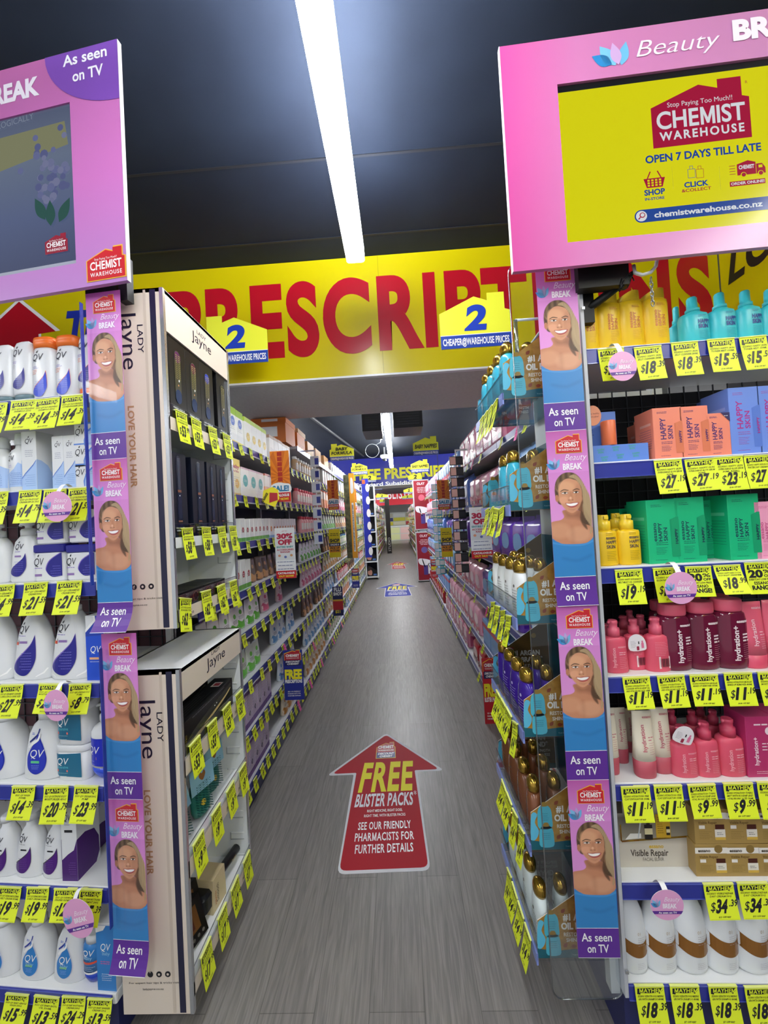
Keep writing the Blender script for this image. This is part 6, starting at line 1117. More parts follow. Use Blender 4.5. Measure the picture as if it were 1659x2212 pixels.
def p_longbox():
    W, D, H = .08, .11, .05; b = MB(); b.rbox(-W / 2, W / 2, -D / 2, D / 2, 0, H, BK, .001, .0006); L = lay(-D / 2, .0005); b.poly([(.016 * math.cos(q * .3) - .012, .025 + .016 * math.sin(q * .3)) for q in range(21)], ROSE, L(1)); b.poly([(.013 * math.cos(q * .3) - .012, .025 + .013 * math.sin(q * .3)) for q in range(21)], BK, L(2)); b.lines(.014, .032, .04, 5, .006, .0025, M('#8a8f9a', .4), L(1)); return [('', b)]
for i in range(4): aisle_place('longbox', p_longbox, 'hair_tool_box', 'low black box with copper ring, %s from the camera end of the bottom cabinet shelf' % nth(i + 1), 'box', XF - .062, 1.172 + i * .0815, su[2][0] + .0005, group='low black hair-tool boxes')
def p_straightener():
    W, D, H = .34, .07, .1; b = MB(); b.rbox(-W / 2, W / 2, -D / 2, D / 2, 0, H, BK, .001, .0006); L = lay(-D / 2, .0005)
    b.poly(smooth([(-.15, .02), (-.14, .045), (-.04, .066), (.1, .082), (.145, .088), (.15, .08), (.1, .066), (-.02, .045), (-.13, .02)], 4), M('#34342f', .25), L(1)); b.poly(smooth([(-.14, .012), (-.13, .026), (.0, .046), (.1, .062), (.14, .072), (.15, .07), (.1, .054), (0, .036), (-.12, .012)], 4), M('#c9b27a', .3), L(2)); b.rect(.02, .026, .062, .065, WHITE, L(3)); b.rect(.034, .040, .065, .068, WHITE, L(3)); jayne(b, L(1), -.155, .012, .012, GOLDM, 90); b.lines(-.12, .12, .095, 1, .004, .003, M('#5a5d64', .4), L(1))
    Lt = lambda k: (lambda x, y: (x, y, H + k * .0004)); b.rect(.09, .13, -.02, .012, M('#d8d4d4', .4), Lt(1)); b.rect(.098, .122, -.016, .006, M('#a8303c', .4), Lt(2)); b.lines(-.12, .06, .02, 4, .01, .002, M('#4a4c52', .4), Lt(1)); return [('', b)]
aisle_place('straight', p_straightener, 'straightener_box', 'long black straightener box with gold picture in the lower cabinet', 'box', XF - .045, 1.315, sl[0][0] + .0005, tilt=(0, 0)); aisle_place('straight', None, 'straightener_box', 'long black box standing behind the straightener box in the lower cabinet', 'box', XF - .125, 1.29, sl[0][0] + .0005, scale=(.96, 1, 1.15))
def p_brushpack():
    W, D, H = .085, .045, .155; b = MB(); n = 16
    b.loft([(z, sell(.034 * k, .012 * k, 2.2, 24)) for z, k in ((.006, .5), (.012, .8), (.03, 1), (.07, 1), (.1, .85), (.115, .5))], M('#1f6f63', .35)); b.prism([(.009 * math.cos(i * .4), .045 + .009 * math.sin(i * .4)) for i in range(16)], -.0135, -.012, M('#d9b53a', .3))
    for i in range(12):
        for j in range(5): z = .02 + i * .0075; x = -.024 + j * .012; b.box(x, x + .0016, -.022, -.011, z, z + .0016, M('#1b5a58', .35))
    c = MB(); c.prism([(-W / 2, .085), (W / 2, .085), (W / 2, H), (-W / 2, H)], -D / 2 + .002, -D / 2 + .003, M('#8fc1d8', .4)); L = lay(-D / 2 + .002, .0004); c.poly(smooth([(0, .112), (.012, .126), (.008, .138), (0, .132), (-.008, .138), (-.012, .126)], 4), M('#9a6a3a', .3), L(1)); c.lines(-.025, .025, .106, 4, .005, .0012, M('#2f6a80', .4), L(1), .3, 'c')
    e = MB(); e.rbox(-W / 2, W / 2, -D / 2, D / 2, 0, H, FILM, .003, .001); return [('brush', b), ('card', c), ('clear_box', e)]
for i, (x, y, z, r, tl) in enumerate(((XF - .05, 1.30, 0, 1.25, (-.12, 0)), (XF - .07, 1.42, .0, 1.4, (-.1, .0)), (XF - .05, 1.18, -.0, 1.45, (-.25, 0)))): aisle_place('brushpack', p_brushpack, 'brush_pack', ('teal brush pack leaning in the middle of the lower cabinet', 'teal brush pack set deeper behind the leaning one', 'teal brush pack half hidden by the lower cabinet corner')[i], 'hairbrush', x, y, sl[1][0] + .001, r, (1.15, 1.15, 1.1), None, tl)
def p_smooth():
    b = MB(); b.tube([(0, 0, .055), (.01, 0, .056), (.03, 0, .057), (.06, 0, .056), (.13, 0, .05), (.17, 0, .048)], .016, M('#141416', .35), 12); b.rbox(-.08, .0, -.03, .03, .02, .085, M('#141416', .35), .02, .01, 5); L = lay(-.0165, .0005); b.text('Jayne', .11, .044, .012, M('#c9b58a', .4), L(1), w=.03)
    s = MB(); s.prism([(-.04, 0), (.04, 0), (.035, .11), (-.035, .11)], -.034, .034, M('#d9c79e', .4)); L = lay(-.034, .0006); s.text('Smooth', -.004, .02, .013, M('#3a2d22', .4), L(1), rot=90, w=.06, shear=.2); s.text('KERATIN', -.018, .02, .007, M('#c07a4a', .4), L(1), rot=90, w=.045, bold=.03); return [('brush', b), ('sleeve', s)]
aisle_place('smooth', p_smooth, 'hairbrush', 'black brush in cream cardboard sleeve in the lower cabinet bottom shelf', 'hairbrush', XF - .065, 1.36, sl[2][0] + .001, 1.45)
def p_darkbox():
    W, D, H = .14, .03, .12; b = MB(); b.rbox(-W / 2, W / 2, -D / 2, D / 2, 0, H, M('#14110f', .3), .001, .0006); L = lay(-D / 2, .0005); b.rect(-.05, .05, .03, .1, M('#7a4f24', .35), L(1)); b.rect(-.03, .03, .04, .08, M('#5a2a1c', .35), L(2))
    for i in range(7): b.poly([(-.055 + i * .018 + .005 * math.cos(q * .7), .015 + .005 * math.sin(q * .7)) for q in range(9)], M('#6f6a64', .35), L(1))
    return [('', b)]
aisle_place('darkbox', p_darkbox, 'hair_tool_box', 'black patterned box leaning on the lower cabinet bottom shelf behind another', 'box', XF - .10, 1.25, sl[2][0] + .006, 1.2, (1, 1, 1), None, (-.3, .0)); aisle_place('darkbox', None, 'hair_tool_box', 'black patterned box leaning nearest the lower cabinet corner', 'box', XF - .06, 1.20, sl[2][0] + .006, 1.3, (1.05, 1, .95), None, (-.35, .0))
def aisle_tag(X, y, ztop, rz, price, desc, off, label, curl=.012, s=1.0, roll=0.0, style=0, hs=1.0): return place(('tag', price, tuple(desc), curl, style), tag_mb(price, desc, off, curl, style), 'price_tag', label, 'price tag', (X, y, ztop), rz, (s, 1, s * hs), 'yellow shelf price tags', (0, roll))
CAB = (('upper cabinet top lip', su[0], (1.185, 1.275, 1.39, 1.505)), ('upper cabinet middle lip', su[1], (1.19, 1.31, 1.425, 1.525)), ('upper cabinet bottom lip', su[2], (1.165, 1.29, 1.40, 1.505)), ('lower cabinet top lip', sl[0], (1.18, 1.29, 1.40, 1.51)), ('lower cabinet middle lip', sl[1], (1.175, 1.29, 1.40, 1.51)), ('lower cabinet bottom lip', sl[2], (1.19, 1.30, 1.40, 1.51)))
for r, (nm, (z, lip), ys) in enumerate(CAB):
    for i, y in enumerate(ys): aisle_tag(XF + .003, y, z + .03, math.pi / 2, ('53.99', '58.99', '62.99', '53.99', '9.99', '17.99')[r], ('LADY JAYNE SALON PRO', 'RECHARGEABLE STYLER'), '$20 OFF RRP', 'yellow price tag, %s along the %s' % (nth(i + 1), nm), .012, .98, (.0, .04, -.03, .02)[i] + (.25 if (r, i) == (2, 0) else 0))

# ------------------------------------------------------------------ clear bottle display on the nappy side
XN, XO = .300, .525; YD0, YD1 = 1.085, 1.45
PNL = MB(); q = [PY(u, v, YD0) for u, v in ((1096, 572), (1240, 560), (1335, 2158), (1175, 2158))]
pts = [(q[0].x, q[0].z), (q[1].x + .0, q[0].z), (q[1].x, q[2].z), (q[0].x, q[2].z)]; x0, x1, z1, z0 = q[0].x, XO + .012, q[0].z, q[3].z
xm = (PY(1130, 1121, YD0).x); rp = rrect(x1 - xm, z1 - z0, .03, 6, (x1 + xm) / 2, (z1 + z0) / 2)
od = thing('bottle_display', 'tall clear acrylic bottle display with gold and teal printed tray sleeves', 'display', (0, 0, 0))
p = MB(); p.prism(rp, YD0 - .003, YD0, CLEAR, CLEAREDGE); part('end_panel', p, od)
k = MB(); k.tube([(x, YD0 - .0015, z) for x, z in rp + rp[:1]], .0018, CLEAREDGE, 6); part('panel_edge', k, od)
p = MB(); p.box(XO + .012, XO + .018, YD0 + .01, YD1 + .02, z0 + .04, z1 - .1, M('#c9ced2', .35)); part('back_panel', p, od)
p = MB(); p.box(xm + .04, x1, YD0, YD1, z0 + .1, z0 + .103, CLEAR); p.box(x1 - .03, x1 - .006, YD0 + .002, YD0 + .03, z0 + .01, z0 + .2, STW); part('bottom_bracket', p, od)
GOLDC = noise_mat('gold_card_print', '#9a6d22', '#b98a36', 60, .4); TEALC = M('#0f5a68', .35)
lev = [PY(1128, 862, YD0 + .01).z, PY(1137, 1104, YD0 + .01).z, PY(1147, 1350, YD0 + .01).z, PY(1160, 1594, YD0 + .01).z, PY(1173, 1838, YD0 + .01).z, PY(1186, 2072, YD0 + .01).z]
xa = XN + .018
def bottle_print(l, L, x, z, h, w):
    l.poly(smooth([(x - w * .42, z), (x + w * .42, z), (x + w * .5, z + h * .35), (x + w * .44, z + h * .7), (x + w * .2, z + h * .86), (x - w * .2, z + h * .86), (x - w * .44, z + h * .7), (x - w * .5, z + h * .35)], 3), M('#4fb6cc', .35), L(2)); l.poly(smooth([(x - w * .2, z + h * .84), (x + w * .2, z + h * .84), (x + w * .14, z + h * .98), (x, z + h), (x - w * .14, z + h * .98)], 3), M('#9b7a2c', .3), L(3)); l.lines(x - w * .28, x + w * .28, z + h * .56, 4, h * .08, .0009, M('#1f5f78', .4), L(3), .2, 'c')
for i, z in enumerate(lev):
    s = MB(); s.box(xa, XO + .02, YD0 + .006, YD1, z, z + .004, CLEAR); s.box(xa - .004, xa - .001, YD0 + .006, YD1, z, z + .075, CLEAR); s.box(xa - .005, xa, YD0 + .006, YD1, z - .012, z + .02, M('#7f8fd0', .2)); s.box(xa - .0045, xa - .0005, YD0 + .006, YD1, z + .073, z + .075, CLEAREDGE); s = part('tray', s, od)
    for y, nm in ((YD0 + .010, 1), (YD1 - .012, 0)):
        l = MB(); hl, hr = .105, .235; w = XO - xa; pt = [(xa, z + .002), (XO, z + .002), (XO, z + hr), (xa + .005, z + hl)]
        l.prism([(x, zz) for x, zz in pt], y, y + .002, GOLDC if nm else TEALC, CREAM); L = lambda k, y=y: (lambda x, zz: (x, y - k * .0005, zz))
        if nm or True:
            if not nm: l.poly([(xa + .001, z + .004), (XO - .001, z + .004), (XO - .001, z + hr - .002), (xa + .006, z + hl - .002)], M('#6a5026', .45), L(.5))
            l.poly([(xa, z + .003), (XO, z + .003), (XO, z + .02), (xa + .1, z + .027), (xa + .05, z + .022), (xa, z + .03)], TEALC, L(1)); l.poly(smooth([(xa + .001, z + .032), (xa + .016, z + .034), (xa + .024, z + .055), (xa + .014, z + .078), (xa + .022, z + .1), (xa + .006, z + hl - .004)], 3), M('#58b4d4', .4), L(1))
            bottle_print(l, L, xa + .042, z + .062, .072, .04); bottle_print(l, L, xa + .044, z + .012, .066, .04)
            tx = xa + .074; l.text('#1 ARGAN', tx, z + .105, .0165, M('#f1ede2', .4), L(2), w=.1, bold=.045); l.text('OIL BRAND*', tx - .006, z + .081, .0165, M('#f1ede2', .4), L(2), w=.115, bold=.045); l.text('RESTORE STRENGTH', tx, z + .062, .0095, M('#e8e2d2', .4), L(2), w=.115, bold=.02, res=2); l.text('SHINE & SOFTNESS', tx + .006, z + .047, .0095, M('#e8e2d2', .4), L(2), w=.108, bold=.02, res=2); l.text('Total Sales, Independent', tx + .02, z + .0105, .003, M('#c9d6d8', .4), L(2), w=.05, res=1)
            for a, b2, rr in ((.072, .032, 20), (.092, .034, -25), (.07, .125, 15)): l.poly(petal(xa + a, z + b2, rr - 60, .016, .009), M('#8a3a1c', .35), L(2))
            l.poly([(xa + .155 + .009 * math.cos(q * .5), z + .175 + .009 * math.sin(q * .5)) for q in range(13)], M('#c9a23a', .35), L(2))
        part('printed_sleeve', l, s)
    l = MB(); l.add([(XO + .001, YD0 + .012, z + .004), (XO + .001, YD1 - .012, z + .004), (XO + .001, YD1 - .012, z + .232), (XO + .001, YD0 + .012, z + .232)], [(0, 1, 2, 3)], TEALC); part('sleeve_back', l, s)
def p_domebottle(body, printc):
    def f():
        B = Body([(0, .024, .016), (.004, .0285, .019), (.05, .032, .021), (.1, .0325, .021), (.13, .028, .0195), (.146, .021, .017), (.15, .0165, .0145)], 2.2, 26); b = B.mesh(body); b.lines(-.016, .016, .095, 8, .009, .0014, printc, B.L(1), .3, 'c'); b.poly([(.004 * math.cos(q * .6), .108 + .005 * math.sin(q * .6)) for q in range(11)], printc, B.L(1))
        c = MB(); c.loft([(z, sell(a, d, 2.1, 22)) for z, a, d in ((.15, .0185, .0165), (.158, .0205, .018), (.172, .0205, .0178), (.182, .0175, .0155), (.189, .011, .010), (.1915, .003, .003))], GOLDM); return [('body', b), ('cap', c)]
    return f
KIND = [('teal', M('#3aa9c6', .25), M('#14506a', .4)), ('teal', None, None), ('white', M('#e9ecec', .28), M('#5a5550', .4)), ('purple', M('#3d1f96', .18), M('#b9a8e8', .4)), ('bronze', M('#7a4a30', .22), M('#3a2418', .4)), ('pearl white', M('#d9e4e4', .28), M('#4a4a48', .4))]
for i, z in enumerate(lev):
    nm, bm, pm = KIND[i]; rows = [(0, 4), (1, 4)] if i not in (5,) else [(0, 4), (1, 1)]
    for r, n in rows:
        jn = 0
        for j in range(n):
            if i == 3 and (r, j) in ((1, 2), (1, 3)): continue
            if i == 1 and (r, j) in ((0, 2), (0, 3), (1, 1), (1, 2), (1, 3)): continue
            if i == 0 and (r, j) in ((1, 1), (1, 3)): continue
            jn += 1; y = YD0 + .05 + j * .082 + r * .01; x = xa + .028 + r * .062
            place('dome_' + nm, p_domebottle(bm, pm) if bm else None, 'dome_bottle', '%s gold-capped bottle, %s from camera in the %s row, %s clear tray' % (nm, nth(jn), ('aisle', 'inner')[r], ('top', 'second', 'third', 'fourth', 'fifth', 'bottom')[i]), 'bottle', (x, y, z + .0045), -math.pi / 2 + random.uniform(-.25, .25), (1.18, 1, .92 + (.12 if i == 4 and (r, j) == (0, 3) else 0)), 'gold-capped hair bottles')
    for j in range(4): aisle_tag(xa - .007, YD0 + .07 + j * .062, z + .012, -math.pi / 2, '14.99', ('OGX ARGAN OIL OF', 'MOROCCO SHAMPOO 385ML'), '$7 OFF RRP', 'yellow price tag, %s from the camera on the %s clear tray' % (nth(j + 1), ('top', 'second', 'third', 'fourth', 'fifth', 'bottom')[i]), .022, .85, random.uniform(-.3, .1) if i else -.1)
# teal bottles hung above the top tray on a small wire stand
k = MB(); k.tube([(0, 0, 0), (.1, 0, 0), (.1, .3, 0)], .004, STW, 8); k.tube([(0, 0, 0), (0, 0, -.11)], .006, CLEAREDGE, 8); solo('wire_bracket', k, 'white bracket arm near the top of the clear display', 'bracket', (PY(1113, 692, 1.1).x, 1.1, PY(1113, 692, 1.1).z))

# ------------------------------------------------------------------ shelving along the aisle
random.seed(21)
def bay(label, X, sgn, y0, y1, rows, depth=.42, top=2.25):
    """sgn +1: faces +x (baby food side), -1: faces -x (nappy side); X is the shelf lip"""
    t = thing('gondola_bay', label, 'shelving', (X, y0, 0)); W = y1 - y0; xb = -sgn * depth; B = lambda mb, a, b2, *r: mb.box(min(a, b2), max(a, b2), *r)
    p = MB(); B(p, xb, xb + sgn * .02, 0, W, .05, top, M('#43464c', .6)); part('back_panel', p, t)
    p = MB(); B(p, -sgn * .01, xb, .004, W - .004, 0, rows[-1] - .03, M('#22264f', .4)); part('plinth', p, t)
    p = MB(); B(p, xb + sgn * .02, xb + sgn * .06, 0, .03, 0, top + .03, M('#c9ccd0', .35)); part('upright', p, t)
    for z in rows:
        s = MB(); B(s, -sgn * .004, xb + sgn * .02, .003, W - .003, z - .025, z, M('#d4d6d8', .4)); s = part('shelf', s, t)
        r = MB(); B(r, -sgn * .004, 0, .004, W - .004, z - .042, z + .0, M('#2b318a', .3)); B(r, 0, sgn * .0015, .004, W - .004, z - .043, z - .036, M('#c4c8d6', .3)); part('price_rail', r, s)
        f = MB(); B(f, -sgn * .002, -sgn * .0008, .006, W - .006, z, z + .045, FILM); part('clear_riser', f, s)
    return t
RL = [1.97, 1.68, 1.42, 1.155, .93, .66, .395, .13]; XLL = -.862
RR = [1.94, 1.57, 1.2, .815, .45, .13]; XRR = .637
ysL = [1.6, 2.5, 3.4, 4.3, 5.2, 6.1, 7.0, 7.9, 8.8, 9.7]; ysR = [1.5, 2.4, 3.3, 4.2, 5.1, 6.0, 6.9, 7.8, 8.7]
for i, (a, b2) in enumerate(zip(ysL, ysL[1:])): bay('%s shelving bay from the camera on the baby food side' % nth(i + 1), XLL, 1, a, b2, ([2.2] if a > 3 else []) + RL, top=2.25 if a > 3 else 2.2)
for i, (a, b2) in enumerate(zip(ysR, ysR[1:])): bay('%s shelving bay from the camera on the nappy side' % nth(i + 1), XRR, -1, a, b2, RR, top=2.1)

def g_carton(W, D, H, c, bands, txt=None, tc='#b02030', circ=None):
    def f():
        b = MB(); b.rbox(-W / 2, W / 2, -D / 2, D / 2, 0, H, M(c, .4), .001, .0006); L = lay(-D / 2, .0005)
        for a, q, m in bands:
            b.rect(-W / 2, W / 2, H * a, H * q, M(m, .4), L(1))
            for s in (-1, 1): b.rect(-D / 2, D / 2, H * a, H * q, M(m, .4), lambda y, z, s=s: (s * (W / 2 + .0005), y, z))
        if c == '#b9a9c4':
            for i in range(7): b.poly([(-W * .42, H * (.3 + .08 * i)), (-W * .42, H * (.33 + .08 * i)), (W * .42, H * (.42 + .08 * i) if i < 6 else H * .9), (W * .42, H * (.38 + .08 * i))], M('#d3c8da', .45), L(1.5))
        if circ: b.poly([(W * circ[0] + W * circ[2] * math.cos(q * .4), H * circ[1] + W * circ[2] * math.sin(q * .4)) for q in range(16)], M(circ[3], .4), L(2)); b.lines(-W * .2, W * .2, H * circ[1] + .004, 2, .008, .002, WHITE, L(3), .3, 'c')
        if txt: b.text(txt, 0, H * .74, H * .1, M(tc, .4), L(2), al='c', w=W * .8, bold=.04); b.text('Rice Flakes' if txt == 'Baby' else '', 0, H * .63, H * .06, M(tc, .4), L(2), al='c', w=W * .7, bold=.02) if txt == 'Baby' else None
        b.lines(-W * .36, W * .36, H * .5, 3, H * .05, .0016, M('#8a8d96', .5), L(2)); return [('', b)]
    return f
def g_pouch(c, c2, capc, W=.085, H=.15, D=.045):
    def f():
        b = MB(); secs = [(0, sell(W * .40, D * .42, 2.4, 20)), (.012, sell(W * .47, D * .5, 2.6, 20)), (H * .45, sell(W * .5, D * .36, 2.6, 20)), (H * .9, sell(W * .49, .003, 3, 20)), (H, sell(W * .48, .0012, 3, 20))]; b.loft(secs, M(c, .3)); B = Body([(z, max(x for x, y in o), max(y for x, y in o)) for z, o in secs], 2.6)
        b.poly(smooth([(-W * .4, H * .08), (W * .4, H * .08), (W * .42, H * .36), (0, H * .3), (-W * .42, H * .42)], 3), M(c2, .35), B.L(1), .012); b.poly([(W * .16 * math.cos(q * .5), H * .66 + W * .13 * math.sin(q * .5)) for q in range(13)], M(c2, .35), B.L(1)); b.lines(-W * .3, W * .3, H * .52, 3, H * .045, .0022, M('#5a5560', .4), B.L(1), .3, 'c')
        if capc: k = MB(); k.lathe([(.006, H), (.008, H + .002), (.008, H + .018), (.006, H + .02)], M(capc, .35), 12); return [('pouch', b), ('cap', k)]
        return [('', b)]
    return f
def g_jar(c, capc, r=.032, H=.13):
    def f():
        b = MB(); b.lathe([(r * .9, 0), (r, .004), (r, H * .72), (r * .8, H * .8), (r * .6, H * .84)], M(c, .3), 18); b.poly([(-r * .8, H * .2), (r * .8, H * .2), (r * .8, H * .6), (-r * .8, H * .6)], M('#efe9df', .4), Body([(0, r, r), (H, r, r)], 2).L(1), .01); k = MB(); k.lathe([(r * .66, H * .84), (r * .7, H * .86), (r * .7, H), (r * .6, H * 1.01)], M(capc, .35), 18); return [('body', b), ('lid', k)]
    return f
def g_pack(c, c2, c3, W=.24, D=.13, H=.32, txt=None, tc='#f4f4f6'):
    """soft film pack of nappies or wipes with a gathered top"""
    def f():
        b = MB(); r = lambda k, d: rrect(W * k, D * d, .03, 5); secs = [(0, r(.93, .86)), (.015, r(1, 1)), (H * .5, r(1.01, 1.04)), (H * .8, r(1, .98)), (H * .88, r(.97, .7)), (H * .93, r(.9, .12)), (H, r(.94, .05))]
        b.loft(secs, M(c, .22)); y = -D * .52 - .002
        fn = lambda k: (lambda x, z: (x, -D * (.5 + .02 * min(1, z / (H * .5))) - .001 - k * .0006, z)); b.poly([(-W * .48, .02), (W * .48, .02), (W * .48, H * .3), (0, H * .22), (-W * .48, H * .36)], M(c2, .25), fn(1)); b.poly(smooth([(-W * .3, H * .36), (W * .1, H * .32), (W * .34, H * .46), (W * .2, H * .66), (-W * .25, H * .62)], 4), M(c3, .3), fn(1))
        if txt: b.text(txt, 0, H * .66, H * .085, M(tc, .35), fn(2), al='c', w=W * .82, bold=.05)
        b.rect(W * .14, W * .42, H * .06, H * .16, WHITE, fn(2)); b.lines(-W * .4, W * .05, H * .17, 3, H * .035, .003, WHITE, fn(2))
        for s in (-1, 1): b.add([(s * (W / 2 + .003), q, z) for q, z in ((-D * .3, .03), (D * .3, .03), (D * .3, H * .4), (-D * .3, H * .5))], [(0, 1, 2, 3)], M(c2, .25)); b.add([(s * (W / 2 + .0045), q, z) for q, z in ((-D * .2, H * .5), (D * .2, H * .5), (D * .2, H * .68), (-D * .2, H * .68))], [(0, 1, 2, 3)], M(c3, .25))
        return [('', b)]
    return f
CNT = {}
def shelf_fill(side, row, y0, y1, key, build, dims, name, desc, cat, gap=.006, dback=.02, skip=0.0, jig=.0, sc=(1, 1, 1), z=None, where=None):
    W, D, H = dims; X, sgn, rows = ((XLL, 1, RL) if side == 'L' else (XRR, -1, RR)); z = rows[row] if z is None else z; y = y0
    nm = where or '%s shelf, %s side' % (('top', 'second', 'third', 'fourth', 'fifth', 'sixth', 'seventh', 'bottom')[row] if not (side == 'R' and row == 5) else 'bottom', 'baby food' if side == 'L' else 'nappy')
    while y + W * sc[0] <= y1 + 1e-6:
        if random.random() >= skip:
            k = (desc, nm); CNT[k] = CNT.get(k, 0) + 1
            place(key, build, name, '%s %s along the %s' % (nth(CNT[k]), desc, nm), cat, (X - sgn * (dback + D * sc[1] / 2 + random.uniform(0, jig)), y + W * sc[0] / 2, z + .0005), sgn * math.pi / 2 + (random.uniform(-.12, .12) if jig else 0), (sc[0], sc[1], sc[2] * random.uniform(.97, 1.02)), desc + 's')
        y += W * sc[0] + gap
F = shelf_fill
C1 = ((.09, .06, .2), g_carton(.09, .06, .2, '#eef0ee', ((.8, 1, '#9cc43a'), (0, .08, '#e8c93a')), None, circ=(0, .62, .3, '#5a78c8')))
C2 = ((.09, .06, .19), g_carton(.09, .06, .19, '#f0f0ea', ((.86, 1, '#b8d24a'),), None, circ=(0, .4, .3, '#e0c040')))
C3 = ((.1, .06, .185), g_carton(.1, .06, .185, '#ece9e6', ((0, .1, '#c9b4d6'), (.88, 1, '#b79a86')), None))
CB = ((.12, .06, .2), g_carton(.12, .06, .2, '#f1e6b8', ((.8, 1, '#f0d02e'), (.0, .06, '#d8b878')), 'Baby', circ=(.1, .32, .22, '#e2ad2e')))
CTL = ((.12, .06, .17), g_carton(.12, .06, .17, '#f2f2f0', ((.94, 1, '#d9b8c8'),), None, circ=(0, .55, .3, '#3fb0b4')))
CO = ((.1, .06, .18), g_carton(.1, .06, .18, '#f3ece4', ((.0, .5, '#efae84'), (.92, 1, '#c8573a')), None))
CG = ((.062, .05, .13), g_carton(.062, .05, .13, '#eef1ee', ((0, .14, '#8fc36a'),), None, circ=(0, .72, .26, '#7f8f86')))
CRED = ((.062, .05, .13), g_carton(.062, .05, .13, '#f2f4f0', ((.0, .16, '#5fae3a'),), None, circ=(.0, .5, .24, '#b23a3a')))
COR = ((.062, .05, .13), g_carton(.062, .05, .13, '#f5f1ec', ((0, .12, '#8ab4d8'),), None, circ=(0, .45, .3, '#e08a3a')))
CLV = ((.075, .06, .2), g_carton(.075, .06, .2, '#b9a9c4', ((0, .16, '#5a2f7c'), (.9, 1, '#5a2f7c')), None, circ=(-.1, .35, .18, '#3a2456')))
P1 = ((.1, .045, .17), g_pouch('#ece9ec', '#5fb03a', '#6a4a9c', .1)); P2 = ((.1, .045, .17), g_pouch('#cfd8cf', '#6bbf4a', '#d8d8d8', .1)); P3 = ((.1, .045, .16), g_pouch('#5f4a3c', '#b98a5a', None, .1)); P4 = ((.1, .045, .16), g_pouch('#e6c8d0', '#c85a7c', '#f0f0f0', .1)); P5 = ((.1, .045, .16), g_pouch('#d6dfe6', '#5a8fc0', '#3a7fc0', .1)); P6 = ((.1, .045, .16), g_pouch('#e8dcc4', '#c98a3a', '#f2c02e', .1))
J1 = ((.068, .068, .13), g_jar('#d8b48a', '#f2f2f0')); J2 = ((.068, .068, .13), g_jar('#e8a0a0', '#d84a5a')); J3 = ((.068, .068, .13), g_jar('#b8c8a0', '#4a7fb8'))
def FF(side, row, y0, y1, key, P, name, desc, cat, **k): F(side, row, y0, y1, key, P[1], P[0], name, desc, cat, **k)
FF('L', 0, 1.66, 2.25, 'c1', C1, 'baby_food_carton', 'white and lime carton with blue oval', 'box'); FF('L', 0, 2.26, 2.68, 'c2', C2, 'baby_food_carton', 'white and lime carton with yellow oval', 'box'); FF('L', 0, 2.7, 3.3, 'c3', C3, 'baby_food_carton', 'white and lilac carton', 'box')
FF('L', 1, 1.66, 2.16, 'cb', CB, 'rice_flake_box', 'cream and yellow rice flake box', 'box'); FF('L', 1, 2.17, 2.56, 'ctl', CTL, 'teether_box', 'white box with teal circle', 'box'); FF('L', 1, 2.57, 3.3, 'co', CO, 'baby_food_carton', 'white and orange carton', 'box')
FF('L', 2, 1.66, 2.12, 'cg', CG, 'snack_carton', 'small white carton with green base', 'box'); FF('L', 2, 2.13, 2.6, 'cr', CRED, 'snack_carton', 'small white carton with red spot', 'box'); FF('L', 2, 2.62, 3.3, 'cor', COR, 'snack_carton', 'small white carton with orange spot', 'box')
FF('L', 3, 1.66, 2.3, 'cr', CRED, 'snack_carton', 'small white carton with red spot', 'box', sc=(1.1, 1, 1.25)); FF('L', 3, 2.32, 3.3, 'p3', P3, 'food_pouch', 'brown food pouch', 'pouch', jig=.03, skip=.1)
FF('L', 4, 1.66, 2.5, 'p1', P1, 'food_pouch', 'white pouch with green base', 'pouch', jig=.02); FF('L', 4, 2.52, 3.3, 'p4', P4, 'food_pouch', 'pink food pouch', 'pouch', jig=.04, skip=.35)
FF('L', 5, 1.66, 2.45, 'p2', P2, 'food_pouch', 'pale green pouch', 'pouch', jig=.02, skip=.1); FF('L', 5, 2.7, 3.3, 'p5', P5, 'food_pouch', 'pale blue pouch', 'pouch', jig=.04, skip=.4)
FF('L', 6, 1.64, 2.52, 'clv', CLV, 'formula_box', 'lavender and violet box', 'box', gap=.003); FF('L', 7, 1.64, 2.44, 'clv', CLV, 'formula_box', 'lavender and violet box', 'box', gap=.003); FF('L', 6, 2.6, 3.3, 'p5', P5, 'food_pouch', 'pale blue pouch', 'pouch', skip=.4); FF('L', 7, 2.75, 3.3, 'p6', P6, 'food_pouch', 'tan pouch', 'pouch', skip=.4)
